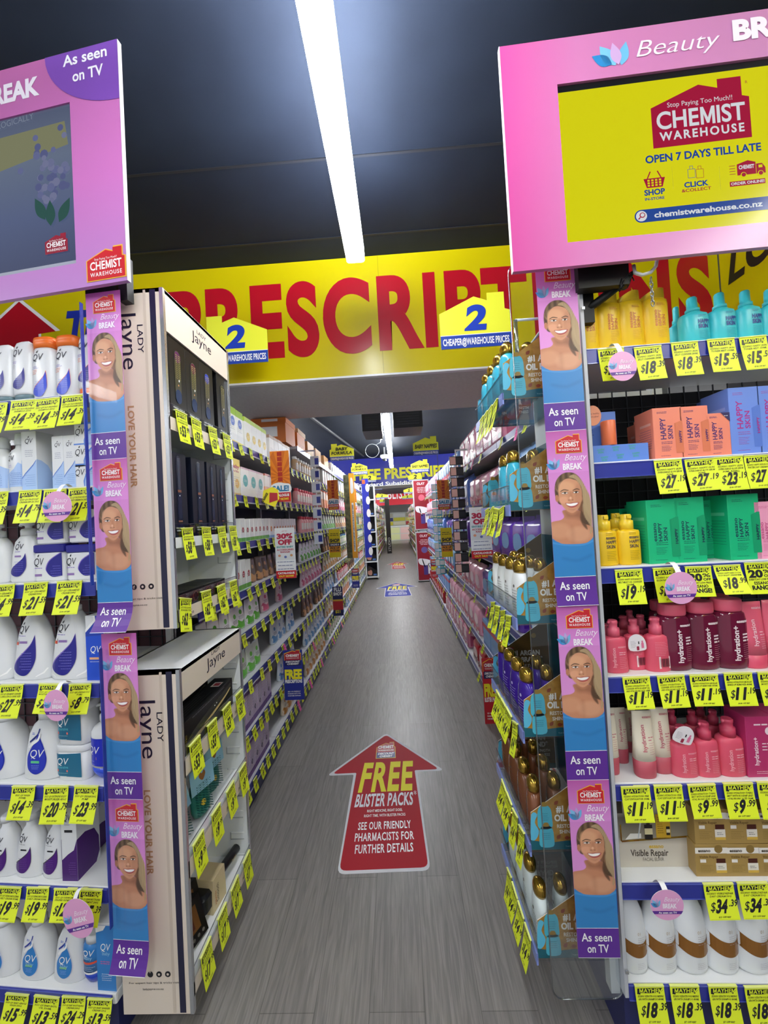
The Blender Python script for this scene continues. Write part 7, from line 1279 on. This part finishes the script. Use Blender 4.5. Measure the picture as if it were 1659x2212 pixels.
deep = {0: [('j1', J1, 'food_jar', 'tan food jar', 'jar'), ('c3', C3, 'baby_food_carton', 'white and lilac carton', 'box'), ('c1', C1, 'baby_food_carton', 'white and lime carton with blue oval', 'box')],
        1: [('j2', J2, 'food_jar', 'pink food jar', 'jar'), ('co', CO, 'baby_food_carton', 'white and orange carton', 'box'), ('p4', P4, 'food_pouch', 'pink food pouch', 'pouch')],
        2: [('j2', J2, 'food_jar', 'pink food jar', 'jar'), ('p2', P2, 'food_pouch', 'pale green pouch', 'pouch'), ('p6', P6, 'food_pouch', 'tan pouch', 'pouch')],
        3: [('p1', P1, 'food_pouch', 'white pouch with green base', 'pouch'), ('p3', P3, 'food_pouch', 'brown food pouch', 'pouch'), ('j3', J3, 'food_jar', 'green food jar', 'jar')],
        4: [('p4', P4, 'food_pouch', 'pink food pouch', 'pouch'), ('p6', P6, 'food_pouch', 'tan pouch', 'pouch'), ('j1', J1, 'food_jar', 'tan food jar', 'jar')],
        5: [('p3', P3, 'food_pouch', 'brown food pouch', 'pouch'), ('p5', P5, 'food_pouch', 'pale blue pouch', 'pouch'), ('j2', J2, 'food_jar', 'pink food jar', 'jar')],
        6: [('p5', P5, 'food_pouch', 'pale blue pouch', 'pouch'), ('p6', P6, 'food_pouch', 'tan pouch', 'pouch'), ('co', CO, 'baby_food_carton', 'white and orange carton', 'box')],
        7: [('p6', P6, 'food_pouch', 'tan pouch', 'pouch'), ('j3', J3, 'food_jar', 'green food jar', 'jar'), ('p5', P5, 'food_pouch', 'pale blue pouch', 'pouch')]}
for r, lst in deep.items():
    y = 3.45
    for i in range(6):
        k = lst[i % 3]; e = min(y + 1.0, 9.65); wide = 1 + .25 * (i > 1) + .35 * (i > 3); FF('L', r, y, e, k[0], k[1], k[2], k[3], k[4], gap=.03 + .03 * i, sc=(wide, 1, 1.15), skip=.05); y = e + .04
# stock boxes on top of the baby food shelves
def g_stock(c, W=.3, D=.3, H=.17):
    def f():
        b = MB(); b.rbox(-W / 2, W / 2, -D / 2, D / 2, 0, H, M(c, .5), .002, .001); L = lay(-D / 2, .0006); Ls = lambda y, z: (-W / 2 - .0006, y, z)
        b.rect(-.06, .08, H * .3, H * .8, WHITE, L(1)); b.rect(-.08, .07, H * .2, H * .8, M('#ece4de', .5), Ls)
        for i in range(9): b.rect(-.06 + i * .012, -.055 + i * .012 + .003 * (i % 2), H * .3, H * .6, INK, lambda y, z: (-W / 2 - .0012, y, z))
        return [('', b)]
    return f
for i, (y, z, c) in enumerate(((3.2, 2.2005, '#d9762a'), (3.22, 2.372, '#d9762a'), (3.58, 2.2005, '#d9762a'), (3.62, 2.372, '#c99a66'), (4.0, 2.2005, '#c99a66'), (4.4, 2.2005, '#d2a774'), (4.9, 2.2005, '#c99a66'))):
    h = .17 if z < 2.3 else .045
    place('stock' + c, g_stock(c), 'stock_box', ('orange stock box at the camera end, on top of the baby food shelves', 'flat orange stock box upon the first orange one', 'second orange stock box along the top of the baby food shelves', 'flat cardboard stock box upon the second orange one', 'first cardboard stock box along the top of the baby food shelves', 'second cardboard stock box along the top of the baby food shelves', 'third cardboard stock box along the top of the baby food shelves')[i], 'box', (XLL - .19, y + .15, z), 0, (1, 1, h / .17), None)
F('L', 0, 5.3, 9.5, 'topw', g_carton(.2, .14, .14, '#e9eaec', ((0, .2, '#b9bcc6'),)), (.2, .14, .14), 'stock_carton', 'white stock carton', 'box', gap=.09, z=2.2, where='upper ledge, baby food side')

# nappy side
N1 = ((.24, .13, .32), g_pack('#d58aa6', '#b0486e', '#f0c8d6', txt='NAPPIES')); N2 = ((.24, .13, .3), g_pack('#5f7fd0', '#3a4fa8', '#a8c0f0', H=.3)); N3 = ((.22, .13, .28), g_pack('#6a3fb8', '#4a1f98', '#7fb0ea', W=.22, H=.28)); N4 = ((.22, .13, .28), g_pack('#7fa8dc', '#d83a52', '#cfe0f4', W=.22, H=.28, txt='Huggies')); N5 = ((.22, .13, .26), g_pack('#e8a8c0', '#c83a5a', '#f6dbe4', W=.22, H=.26)); N6 = ((.24, .16, .2), g_carton(.24, .16, .2, '#78a4dc', ((.0, .12, '#4a78c0'), (.7, .86, '#c83a4a')), None)); N7 = ((.24, .13, .24), g_pack('#b5202e', '#8a1420', '#e8c0c0', H=.24)); N8 = ((.16, .1, .2), g_carton(.16, .1, .2, '#eeeef0', ((.9, 1, '#c83040'),), None, circ=(.1, .4, .2, '#5fae7a')))
rowsR = [[(1.56, 2.3, 'n2', N2, 'blue nappy pack'), (2.3, 3.9, 'n1', N1, 'pink nappy pack'), (3.95, 6.2, 'n4', N4, 'pale blue nappy pack'), (6.3, 8.6, 'n1', N1, 'pink nappy pack')],
         [(1.56, 2.5, 'n4', N4, 'pale blue nappy pack'), (2.5, 3.5, 'n5', N5, 'pale pink nappy pack'), (3.5, 5.2, 'n2', N2, 'blue nappy pack'), (5.3, 8.6, 'n5', N5, 'pale pink nappy pack')],
         [(1.56, 2.8, 'n3', N3, 'purple nappy pack'), (2.82, 3.6, 'n4', N4, 'pale blue nappy pack'), (3.6, 5.4, 'n3', N3, 'purple nappy pack'), (5.5, 8.6, 'n2', N2, 'blue nappy pack')],
         [(1.56, 2.2, 'n4', N4, 'pale blue nappy pack'), (2.2, 3.2, 'n3', N3, 'purple nappy pack'), (3.2, 4.6, 'n5', N5, 'pale pink nappy pack'), (4.7, 8.6, 'n4', N4, 'pale blue nappy pack')],
         [(1.95, 3.3, 'n6', N6, 'blue wipes box'), (3.35, 5.2, 'n5', N5, 'pale pink nappy pack'), (5.3, 8.6, 'n6', N6, 'blue wipes box')],
         [(1.56, 1.9, 'n8', N8, 'white tissue box'), (1.95, 3.9, 'n7', N7, 'red nappy pants pack'), (4.0, 6.0, 'n1', N1, 'pink nappy pack'), (6.1, 8.6, 'n7', N7, 'red nappy pants pack')]]
for r, lst in enumerate(rowsR):
    for y0, y1, k, P, d in lst: FF('R', r, y0, y1, k, P, 'wipes_box' if 'box' in d else 'nappy_pack', d, 'box' if 'box' in d else 'nappy pack', gap=.012 + (.03 if y0 > 4 else 0), dback=.012, sc=(1, 1, min(1, (.265 if r == 5 else .31) / P[0][2])))
place('n8', None, 'wipes_box', 'white tissue box with green spot standing beside the purple tray on the nappy side', 'box', (XRR + .06, 1.62, RR[4] + .0005), -math.pi / 2, (1.2, 1, 1.2))

# price tags along the aisle
PRC = (('4.99', ('BABY FOOD POUCH', '120G'), '$1.40 OFF RRP'), ('9.99', ('FORMULA STAGE', '900G'), '$3 OFF RRP'), ('2.69', ('RICE SNACKS', '50G'), '$0.90 OFF RRP'))
nt = 0
for r, z in enumerate(RL):
    y = 1.70 + random.uniform(0, .04); c = 0
    while y < 4.0:
        c += 1; p = PRC[r % 3]; aisle_tag(XLL + .004, y, z - .004, math.pi / 2, *p[:1], p[1], p[2], 'yellow price tag, %s from the camera along the %s baby food rail' % (nth(c), ('top', 'second', 'third', 'fourth', 'fifth', 'sixth', 'seventh', 'bottom')[r]), .012, .8, random.uniform(-.18, .18), hs=.8); nt += 1
        y += .085 + random.uniform(0, .03) if r > 5 else .115 + random.uniform(0, .06)
for r, z in enumerate(RR):
    y = 1.75 + random.uniform(0, .2); c = 0
    while y < 4.5:
        c += 1; aisle_tag(XRR - .004, y, z - .004, -math.pi / 2, '19.99', ('NAPPIES JUMBO', 'PACK 54'), '$6 OFF RRP', 'yellow price tag, %s from the camera along the %s nappy rail' % (nth(c), ('top', 'second', 'third', 'fourth', 'fifth', 'bottom')[r]), .02, .8, random.uniform(-.2, .2), hs=.8); nt += 1; y += .42 + random.uniform(0, .2)
ft = MB(); fl = MB()
def fartag(b, X, s, y, z, m, w=.05, h=.075):
    t = random.uniform(.2, .9); b.add([(X, y, z), (X, y + w, z), (X + s * h * .3 * t, y + w, z - h), (X + s * h * .3 * t, y, z - h)], [(0, 1, 2, 3)], m); b.add([(X + s * .004, y + w * .2, z - h * .35), (X + s * .004, y + w * .8, z - h * .35), (X + s * (h * .21 * t + .003), y + w * .8, z - h * .75), (X + s * (h * .21 * t + .003), y + w * .2, z - h * .75)], [(0, 1, 2, 3)], INK)
PKT = M('#ee5fa8', .5)
for z in RL:
    y = 4.1
    while y < 9.6: fartag(ft, XLL + .004, 1, y, z - .004, TY); y += .1 + random.uniform(0, .16)
for z in RR:
    y = 4.6
    while y < 8.6: fartag(ft, XRR - .004, -1, y, z - .004, TY); y += .2 + random.uniform(0, .3)
o = solo('price_tag_scatter', ft, 'rest of the small yellow price tags deep along both sides of the aisle', 'price tags'); o['kind'] = 'stuff'
def p_flag():
    b = MB(); b.add([(-.022, 0, 0), (.022, 0, 0), (.022, -.022, -.075), (-.022, -.022, -.075)], [(0, 1, 2, 3)], PKT); b.lines(-.015, .015, -.02, 3, .016, .004, M('#a02a68', .5), lambda x, z: (x, z * .29 - .001, z)); return [('', b)]
ci = 0
for r, ys in ((5, (2.72, 5.0)), (6, (2.75, 3.6, 4.4, 5.4)), (7, (3.0, 3.4, 3.9, 4.6, 5.3, 6.1, 7.0))):
    for y in ys: ci += 1; place('flag', p_flag, 'pink_shelf_flag', 'pink shelf flag, %s of those along the lower baby food rails' % nth(ci), 'shelf flag', (XLL + .006, y, RL[r] - .004), math.pi / 2, (1, 1, 1), 'pink shelf flags')
for i, (y, r) in enumerate(((3.1, 0), (1.95, 0), (2.9, 3), (2.7, 5))): place('flag', None, 'pink_shelf_flag', 'pink shelf flag on the nappy side, %s from the camera' % nth((2, 1, 4, 3)[i]), 'shelf flag', (XRR - .006, y, RR[r] - .004), -math.pi / 2, (1, 1, 1), 'pink shelf flags')

# ------------------------------------------------------------------ signs that stick out into the aisle, facing the camera
def fin(name, label, u0, u1, vt, vb, X, draw, cat='sign', side=1):
    """a flat card held square to the aisle; its distance follows from the shelf lip it hangs from"""
    d = ray((u0 + u1) / 2, (vt + vb) / 2); Y = X / d.x * d.y; a, b2 = PY(u0, (vt + vb) / 2, Y), PY(u1, (vt + vb) / 2, Y); zt, zb = PY((u0 + u1) / 2, vt, Y).z, PY((u0 + u1) / 2, vb, Y).z; W, H = b2.x - a.x, zt - zb
    t = thing(name, label, cat, ((a.x + b2.x) / 2, Y, zb)); p = MB(); L = lay(0, .0012); draw(p, L, W, H); part('card', p, t)
    k = MB(); x1 = (XLL if side > 0 else XRR) - (a.x + b2.x) / 2; k.box(min(x1, -side * W * .4), max(x1, -side * W * .4), .002, .006, H * .5, H * .53, CLEAREDGE); part('clip_arm', k, t)
OR = M('#ee8a1e', .45); ORD_ = M('#c9551a', .45)
def d_sale(p, L, W, H):
    p.prism([(-W / 2, 0), (W / 2, 0), (W / 2, H), (-W / 2, H)], 0, .001, OR); cx, cz = 0, H * .5
    for i in range(14):
        a = i * math.tau / 14; pts = []
        for an in (a, a + .22):
            c, s = math.cos(an), math.sin(an); r = min(W / 2 / max(abs(c), 1e-6), (H * .5) / max(abs(s), 1e-6)); pts.append((cx + c * r, cz + s * r))
        p.poly([(cx, cz)] + pts, M('#d9701a', .45), L(1))
    for i in range(6): p.rect(-W * .12, W * .12, H * (.4 + i * .1), H * (.48 + i * .1), M('#b8301e', .45), L(2))
    p.poly(smooth([(-W * .48, H * .18), (W * .48, H * .18), (W * .5, H * .33), (W * .2, H * .36), (-W * .1, H * .38), (-W * .48, H * .33)], 3), WHITE, L(2)); p.text('SALE!', 0, H * .21, H * .1, M('#2f7fb0', .4), L(3), al='c', w=W * .86, bold=.05); p.rect(-W / 2, W / 2, 0, H * .18, M('#c8202c', .4), L(3)); p.text('CATALOGUE', 0, H * .105, H * .045, WHITE, L(4), al='c', w=W * .86, bold=.05); p.text('OUT NOW!', 0, H * .03, H * .045, M('#f0d83a', .4), L(4), al='c', w=W * .78, bold=.05)
def d_thirty(p, L, W, H):
    p.prism([(-W / 2, 0), (W / 2, 0), (W / 2, H), (-W / 2, H)], 0, .001, M('#dfe2e4', .45)); PKR = M('#b82a4a', .4)
    p.text('30%', 0, H * .79, H * .09, PKR, L(1), al='c', w=W * .8, bold=.06); p.text('OFF', 0, H * .67, H * .09, PKR, L(1), al='c', w=W * .7, bold=.06); p.text('UP TO', 0, H * .92, H * .025, PKR, L(1), al='c', res=2)
    p.text('ENTIRE BABY', 0, H * .605, H * .032, M('#3a9aa0', .4), L(1), al='c', w=W * .84, bold=.04, res=2); p.text('ACCESSORIES', 0, H * .55, H * .03, PKR, L(1), al='c', w=W * .84, bold=.03, res=2); p.text('RANGE!', 0, H * .505, H * .03, PKR, L(1), al='c', w=W * .48, bold=.03, res=2)
    for i, c in enumerate(('#e09a7a', '#6a7ab8', '#d8a06a')): p.poly([((-.3 + .3 * i) * W + .07 * W * math.cos(q * .6), H * (.42 if i == 1 else .45) + .06 * W * math.sin(q * .6)) for q in range(11)], M(c, .45), L(1))
    p.rect(-W * .5, W * .5, H * .14, H * .36, M('#eef0f2', .45), L(1)); p.lines(-W * .42, W * .42, H * .33, 3, H * .07, .004, M('#5a6a9a', .4), L(2), .2, 'c'); p.rect(-W / 2, W / 2, 0, H * .15, M('#c8202c', .4), L(2)); p.text('CATALOGUE', 0, H * .085, H * .035, WHITE, L(3), al='c', w=W * .84, bold=.05, res=2); p.text('OUT NOW!', 0, H * .025, H * .035, M('#f0d83a', .4), L(3), al='c', w=W * .74, bold=.05, res=2)
def d_free(bg, sub):
    def d(p, L, W, H):
        p.prism([(-W / 2, 0), (W / 2, 0), (W / 2, H), (-W / 2, H)], 0, .001, M(bg, .4)); hs = [(a, H * .8 + b) for a, b in house(W * .84, H * .19)]; p.poly([(a * 1.05, b + (.004 if b > H * .85 else -.003)) for a, b in hs], M('#e8c63c', .4), L(1)); p.poly(hs, M('#b02636', .4), L(2)); p.text('CHEMIST', 0, H * .87, H * .045, WHITE, L(3), al='c', w=W * .7, bold=.05, res=2); p.text('WAREHOUSE', 0, H * .83, H * .02, WHITE, L(3), al='c', w=W * .66, res=2)
        p.rect(-W * .42, W * .42, H * .69, H * .8, M('#22285c', .4), L(2)); p.text('DISCOUNT', 0, H * .755, H * .03, WHITE, L(3), al='c', w=W * .72, bold=.04, shear=.2, res=2); p.text('CHEMIST', 0, H * .71, H * .03, WHITE, L(3), al='c', w=W * .6, bold=.04, shear=.2, res=2)
        p.text('FREE', 0, H * .43, H * .17, M('#efe52e', .4), L(2), al='c', w=W * .88, bold=.06); p.text(sub, 0, H * .345, H * .06, WHITE, L(2), al='c', w=W * .88, bold=.04, res=2)
        for i, s in enumerate(('SEE OUR FRIENDLY', 'PHARMACISTS FOR', 'FURTHER DETAILS')): p.text(s, 0, H * (.16 - .042 * i), H * .022, WHITE, L(2), al='c', w=W * .66, bold=.02, res=1)
    return d
def d_shop(p, L, W, H):
    p.prism([(-W / 2, 0), (W / 2, 0), (W / 2, H), (-W / 2, H)], 0, .001, M('#ecd40a', .45)); p.lines(-W * .4, W * .4, H * .85, 2, H * .06, .008, M('#6a5a10', .4), L(1), .1, 'c'); p.text('SHOP', 0, H * .54, H * .11, INK, L(1), al='c', w=W * .86, bold=.05); p.rect(-W / 2, W / 2, H * .39, H * .51, M('#1d2350', .4), L(1)); p.text('ONLINE &', 0, H * .42, H * .06, WHITE, L(2), al='c', w=W * .8, bold=.04); p.rect(-W / 2, W / 2, H * .18, H * .39, M('#ee9a1e', .45), L(1)); p.text('PICK UP', 0, H * .3, H * .06, INK, L(2), al='c', w=W * .8, bold=.04); p.text('IN STORE', 0, H * .21, H * .06, INK, L(2), al='c', w=W * .8, bold=.04)
def d_flu(p, L, W, H):
    p.prism([(-W / 2, 0), (W / 2, 0), (W / 2, H), (-W / 2, H)], 0, .001, M('#22285c', .4)); p.text('FLU', 0, H * .84, H * .12, WHITE, L(1), al='c', w=W * .7, bold=.05); p.text('SHOT', 0, H * .7, H * .1, WHITE, L(1), al='c', w=W * .84, bold=.05); p.rect(-W / 2, W / 2, H * .2, H * .55, M('#c02630', .4), L(1)); p.rect(-W / 2, W / 2, H * .5, H * .56, M('#e0b03a', .4), L(2)); p.text('$21', -W * .3, H * .1, H * .09, M('#efe52e', .4), L(2), w=W * .5, bold=.04)
XA = -.775; XA2 = .575
fin('sale_card', 'largest orange SALE card hanging from the upper baby food rail', 585, 626, 974, 1084, XA, d_sale); fin('sale_card', 'middle orange SALE card farther down the baby food side', 708, 731, 1037, 1101, XA, d_sale); fin('sale_card', 'smallest orange SALE card deep beside the blue wavy strip', 756, 770, 1057, 1101, XA, d_sale); fin('sale_card', 'orange SALE card hanging on the nappy side', 945, 971, 1037, 1101, XA2, d_sale, side=-1)
fin('discount_poster', 'white 30 percent off poster on the baby food side', 595, 638, 1140, 1249, XA, d_thirty); fin('discount_poster', 'white 30 percent off poster on the nappy side', 1016, 1063, 1095, 1206, .6, d_thirty, side=-1)
fin('promotion_card', 'blue FREE PRESCRIPTIONS card low on the baby food side', 613, 655, 1404, 1512, XA, d_free('#232f8c', 'PRESCRIPTIONS')); fin('promotion_card', 'small blue FREE card deep down the baby food side', 760, 776, 1228, 1270, XA, d_free('#232f8c', 'PRESCRIPTIONS')); fin('promotion_card', 'red FREE BLISTER PACKS card low on the nappy side', 1044, 1078, 1421, 1565, .6, d_free('#c02630', 'BLISTER PACKS'), side=-1)
fin('promotion_card', 'small red card under yellow FREE lettering deep on the nappy side', 931, 945, 1208, 1248, .55, d_free('#c02630', 'BLISTER PACKS'), side=-1)
fin('shop_online_card', 'yellow SHOP ONLINE card on the baby food side', 711, 735, 1143, 1204, XA, d_shop); fin('shop_online_card', 'yellow SHOP ONLINE card on the nappy side', 953, 977, 1140, 1203, XA2, d_shop, side=-1); fin('flu_card', 'dark blue and red FLU SHOT card on the baby food side', 719, 741, 1267, 1330, XA, d_flu)
p = MB(); q = PXX(583, 1076, -.8)
p.prism([(-.05, -.02), (.03, -.06), (.06, .0), (.055, .05), (.02, .07), (-.04, .05)], 0, .001, M('#f0e02e', .45)); p.prism([(-.005, -.03), (.05, -.015), (.05, .03), (0, .035)], -.002, -.001, M('#b8303a', .45)); p.text('IN RANGE', -.045, -.03, .014, INK, flat(-.003), rot=58, w=.07, bold=.03); solo('clip_card', p, 'small tilted yellow and red card clipped beside the largest SALE card', 'sign', q)

# hanging clip strips of small packets
def clip_strip(label_t, plabel, X, Y, zt, n, dz, c1, c2, c3, kind, w=.09, side=1):
    s = MB(); s.box(-.006, .006, .004, .006, -n * dz - .02, .06, M('#d8dade', .3)); s.box(min(0, -side * .12), max(0, -side * .12), .0035, .0065, .045, .06, M('#c9ccd2', .35)); solo('clip_strip', s, label_t, 'clip strip', (X, Y, zt))
    def b():
        p = MB(); p.rbox(-w / 2, w / 2, -.012, 0, -dz * .86, -.004, M(c1, .35), .004, .002); L = lay(-.012, .0008); p.rect(-w * .46, -w * .05, -dz * .8, -dz * .1, M(c2, .4), L(1)); p.rect(0, w * .44, -dz * .7, -dz * .2, M(c3, .4), L(1)); return [('', p)]
    for i in range(n): place('clip' + kind, b, 'hanging_packet', '%s %s' % (nth(i + 1), plabel), 'packet', (X, Y, zt - i * dz), random.uniform(-.15, .15), (1, 1, 1), plabel)
q = PXX(988, 985, .56); clip_strip('clip strip of black and pink sock packets on the nappy side', 'black and pink sock packet from the top of the clip strip', .545, q.y, q.z, 11, .095, '#17171a', '#e0b4a8', '#2a2a30', 'sock', .12, -1)
q = PXX(676, 985, -.79); clip_strip('clip strip of blue teether cards on the baby food side', 'white and blue teether card from the top of the clip strip', -.775, q.y, q.z, 7, .125, '#e8ecf2', '#d8e0ea', '#2a3a9c', 'teether', .085)
q = PXX(941, 1045, .55); clip_strip('teal clip strip of white packets deeper on the nappy side', 'white packet from the top of the teal clip strip', .55, q.y, q.z, 11, .115, '#4ab4c8', '#eef2f4', '#dfe8ec', 'white', .13, -1)
# orange and blue standing strips at the end of the baby food run
t = thing('display_strip', 'tall yellow-orange cardboard display strip with camouflage side on the baby food side', 'display', (-.72, 5.9, 0))
a, b2 = PY(763, 1022, 5.9), PY(775, 1205, 5.9); p = MB(); Z0, Z1 = b2.z, a.z; p.box(0, .08, 0, .02, Z0, Z1, M('#f0a72c', .4)); part('front_board', p, t); p = MB(); p.box(-.085, 0, .0, .09, Z0, Z1 - .02, noise_mat('camouflage_print', '#2c3226', '#6b6a4c', 18, .5)); part('side_board', p, t)
p = MB(); p.rect(.025, .055, Z0 + .1, Z0 + .85, WHITE, flat(-.001)); p.text('COMPLETE COMFORT CAN PLUG FROM 15 ANY HARD', .048, Z0 + .12, .018, INK, flat(-.002), rot=90, w=.7, bold=.03); part('lettering', p, t); p = MB(); p.poly(smooth([(.02, Z1 - .3), (.065, Z1 - .28), (.06, Z1 - .1), (.025, Z1 - .08)], 3), WHITE, flat(-.001)); part('cloud_print', p, t)
t = thing('display_strip', 'tall blue display strip with wavy white edge and orange top', 'display', (-.66, 7.4, 0)); a, b2 = PY(770, 1035, 7.4), PY(783, 1205, 7.4); Z0, Z1 = b2.z, a.z
p = MB(); p.box(0, .13, 0, .02, Z0, Z1, M('#2232a8', .4)); p.box(.01, .07, -.001, 0, Z1 - .1, Z1 - .02, M('#e0602e', .4)); part('board', p, t); p = MB()
for i in range(6): zc = Z0 + .12 + i * (Z1 - Z0 - .3) / 5; p.poly([(.13 + .04 * math.cos(q * .4) - .02, zc + .08 * math.sin(q * .4)) for q in range(16)], WHITE, flat(-.002))
part('wave_print', p, t)
# red skincare stand on the nappy side
t = thing('skincare_stand', 'tall dark red skincare stand at the end of the nappy shelves', 'display stand', (.34, 9.0, 0)); a = PY(895, 1040, 9.0); RDK = M('#8e1a2c', .35)
x0, x1 = PY(897, 1140, 9.0).x - .34, PY(931, 1140, 9.0).x - .34; zt = PY(912, 1036, 9.0).z; zm = PY(915, 1146, 9.0).z
for n, (za, zb) in (('upper_board', (zm + .02, zt)), ('lower_board', (.03, zm - .03))):
    p = MB(); p.box(x0, x1, 0, .3, za, zb, M('#c3c6ca', .4)); p.rect(x0 + .015, x1 - .015, za + .02, zb - .02, RDK, flat(-.002)); L = lay(-.002, .0015); w = x1 - x0; xc = (x0 + x1) / 2
    p.text('OLAY', xc, zb - .12, .055, M('#f0d8dc', .4), L(1), al='c', w=w * .5, bold=.03); p.lines(x0 + w * .2, x1 - w * .2, zb - .18, 4, .035, .014, M('#e6b8be', .4), L(1), .3, 'c'); p.poly([(xc + w * .2 * math.cos(q * .4), zb - .42 + w * .2 * math.sin(q * .4)) for q in range(16)], M('#c85a6c' if n[0] == 'u' else '#6a5a9c', .4), L(1)); p.poly(smooth([(xc - w * .38, zb - .62), (xc + w * .3, zb - .66), (xc + w * .38, zb - .78), (xc - w * .3, zb - .76)], 4), M('#ece8ee', .4), L(1)); p.rect(xc - w * .1, xc + w * .16, za + .14, za + .36, M('#4a3a86', .4), L(1)); p.rect(xc + .18 * w, xc + .4 * w, za + .16, za + .4, M('#dfe3ea', .4), L(1)); p.poly([(xc - w * .2, za + .5), (xc - w * .14, za + .5), (xc + w * .02, za + .32), (xc - w * .05, za + .32)], WHITE, L(1)); part(n, p, t)
# dark makeup stand at the end of the baby food run
YM = 9.78; x0, x1 = PY(785, 1140, YM).x, PY(813, 1140, YM).x; t = thing('makeup_stand', 'white framed makeup stand with dark portrait panels beyond the baby food run', 'display stand', (x0, YM, 0)); w = x1 - x0; zs = [PY(805, v, YM).z for v in (1245, 1212, 1180, 1148, 1113, 1078)]
p = MB()
for x in (0, w - .03): p.box(x, x + .03, 0, .3, 0.02, zs[-1] + .35, GREYW)
p.box(0, w, .28, .3, 0, zs[-1] + .35, M('#22242a', .5)); part('frame', p, t)
for i, z in enumerate(zs): p = MB(); p.box(0, w, -.04, .3, max(z - .03, 0.0), max(z, .03), GREYW); part('shelf', p, t)
def p_panel():
    b = MB(); b.prism([(-.13, 0), (.13, 0), (.13, .12), (-.06, .26), (-.13, .28)], 0, .02, M('#16161a', .3)); L = lay(0, .0015); b.poly(smooth([(-.11, .05), (-.02, .03), (.0, .12), (-.05, .17), (-.11, .14)], 3), M('#c08a78', .45), L(1)); b.poly(smooth([(-.11, .14), (-.04, .16), (.0, .21), (-.08, .23)], 3), M('#3a2a24', .45), L(1.5)); b.rect(.03, .11, .02, .06, M('#4a70b8', .4), L(1)); return [('', b)]
for i, z in enumerate(zs[:-1]): place('mkpanel', p_panel, 'portrait_panel', 'dark portrait panel, %s from the floor of the makeup stand' % nth(i + 1), 'panel', (x0 + w / 2, YM + .02, max(z, .03) + .001), 0, (w / .34, 1, 1.0), 'makeup stand panels')
# the deep end of the store
random.seed(5)
def deep_bay(label, X, sgn, y0, y1, rows): return bay(label, X, sgn, y0, y1, rows, .35, 2.0)
YD = [11.6, 13.6, 15.8, 18.2, 21.0, 24.0]; RD = [1.9, 1.55, 1.2, .85, .5, .15]
g_cols = [('#d8d0c8', '#b03a4a', '#e8c83a'), ('#3a3438', '#8a6a5a', '#d0b0a0'), ('#c8d6e2', '#4a78b8', '#f2f2f2'), ('#e2c04a', '#c87a2a', '#f4ecd0'), ('#d88aa8', '#a83a6a', '#f4dce6'), ('#dfe6da', '#5a9a5a', '#f2f2ee')]
DX = {1: -.78, -1: .62}
for i, (a, b2) in enumerate(zip(YD, YD[1:])):
    for sgn in (1, -1):
        nm = 'baby food' if sgn > 0 else 'nappy'; deep_bay('%s distant shelving bay beyond the blue fascia on the %s side' % (nth(i + 1), nm), DX[sgn], sgn, a, b2, RD)
        for r, z in enumerate(RD):
            y = a + .1; n = 0
            while y < b2 - .3:
                k = random.randrange(6); c = g_cols[k]; n += 1; place('deep%d' % k, g_carton(.3, .2, .24, c[0], ((0, .3, c[1]), (.7, .86, c[2]))), 'distant_carton', '%s distant carton on the %s level of the %s distant bay, %s side' % (nth(n), nth(r + 1), nth(i + 1), nm), 'box', (DX[sgn] - sgn * .14, y + .15, z + .001), sgn * math.pi / 2, (1, 1, random.uniform(.8, 1.1)), 'distant cartons'); y += .42 + .12 * i
fb = MB()
for i, (a, b2) in enumerate(zip(YD, YD[1:])):
    for sgn in (1, -1):
        for z in RD:
            y = a + .05
            while y < b2: fartag(fb, DX[sgn] + sgn * .006, sgn, y, z + .02, random.choice((TY, TY, TY, PKT)), .12, .1); y += .4
o = solo('shelf_tag_scatter', fb, 'yellow and pink tags along the distant bays beyond the blue fascia', 'price tags'); o['kind'] = 'stuff'
t = thing('dispensary_counter', 'pale dispensary counter with yellow and pink panels at the far end of the aisle', 'counter', (0, 27.0, 0)); p = MB(); p.box(-1.2, 1.4, 0, .6, 0, .95, M('#d9dcd8', .4)); part('body', p, t); p = MB(); p.box(-1.25, 1.45, -.05, .65, .95, 1.0, WHITE); part('top', p, t)
for i, (a, b2, c) in enumerate(((-.9, .1, '#e4e6a8'), (.15, .95, '#eec4bc'))):
    for j, (z0, z1) in enumerate(((.05, .45), (.5, .9))): p = MB(); p.box(a, b2, -.02, 0, z0, z1, M(c, .4)); part('panel', p, t)
t = thing('dispensary_shelf', 'tall pale shelf of medicine boxes behind the far counter', 'shelving', (0, 28.6, 0)); p = MB(); p.box(-1.6, 1.9, 0, .35, 0, 2.0, M('#d5d8d2', .5)); part('body', p, t)
for i, (a, b2) in enumerate(((-.85, -.35), (-.3, .55), (.6, 1.1))):
    for j in range(3): p = MB(); p.box(a, b2, -.06, 0, 1.05 + j * .3, 1.3 + j * .3, M(('#efe23a', '#3a3a7a', '#c9c6b4', '#efe9c8', '#d8d23a', '#e2e4e0', '#c23a3a', '#efe06a', '#b8b09a')[i * 3 + j], .45)); part('tray', p, t)
t = thing('dark_pillar_banner', 'narrow black vertical banner near the far end of the baby food side', 'banner', (PY(838, 1125, 17).x, 17, 0)); p = MB(); p.box(-.1, .1, 0, .1, 0, PY(836, 1078, 17).z, M('#1a1516', .4)); part('board', p, t); p = MB(); p.text('STUDIO', .06, .1, .1, M('#d8d2d0', .4), flat(-.003), rot=90, w=.6); part('lettering', p, t)
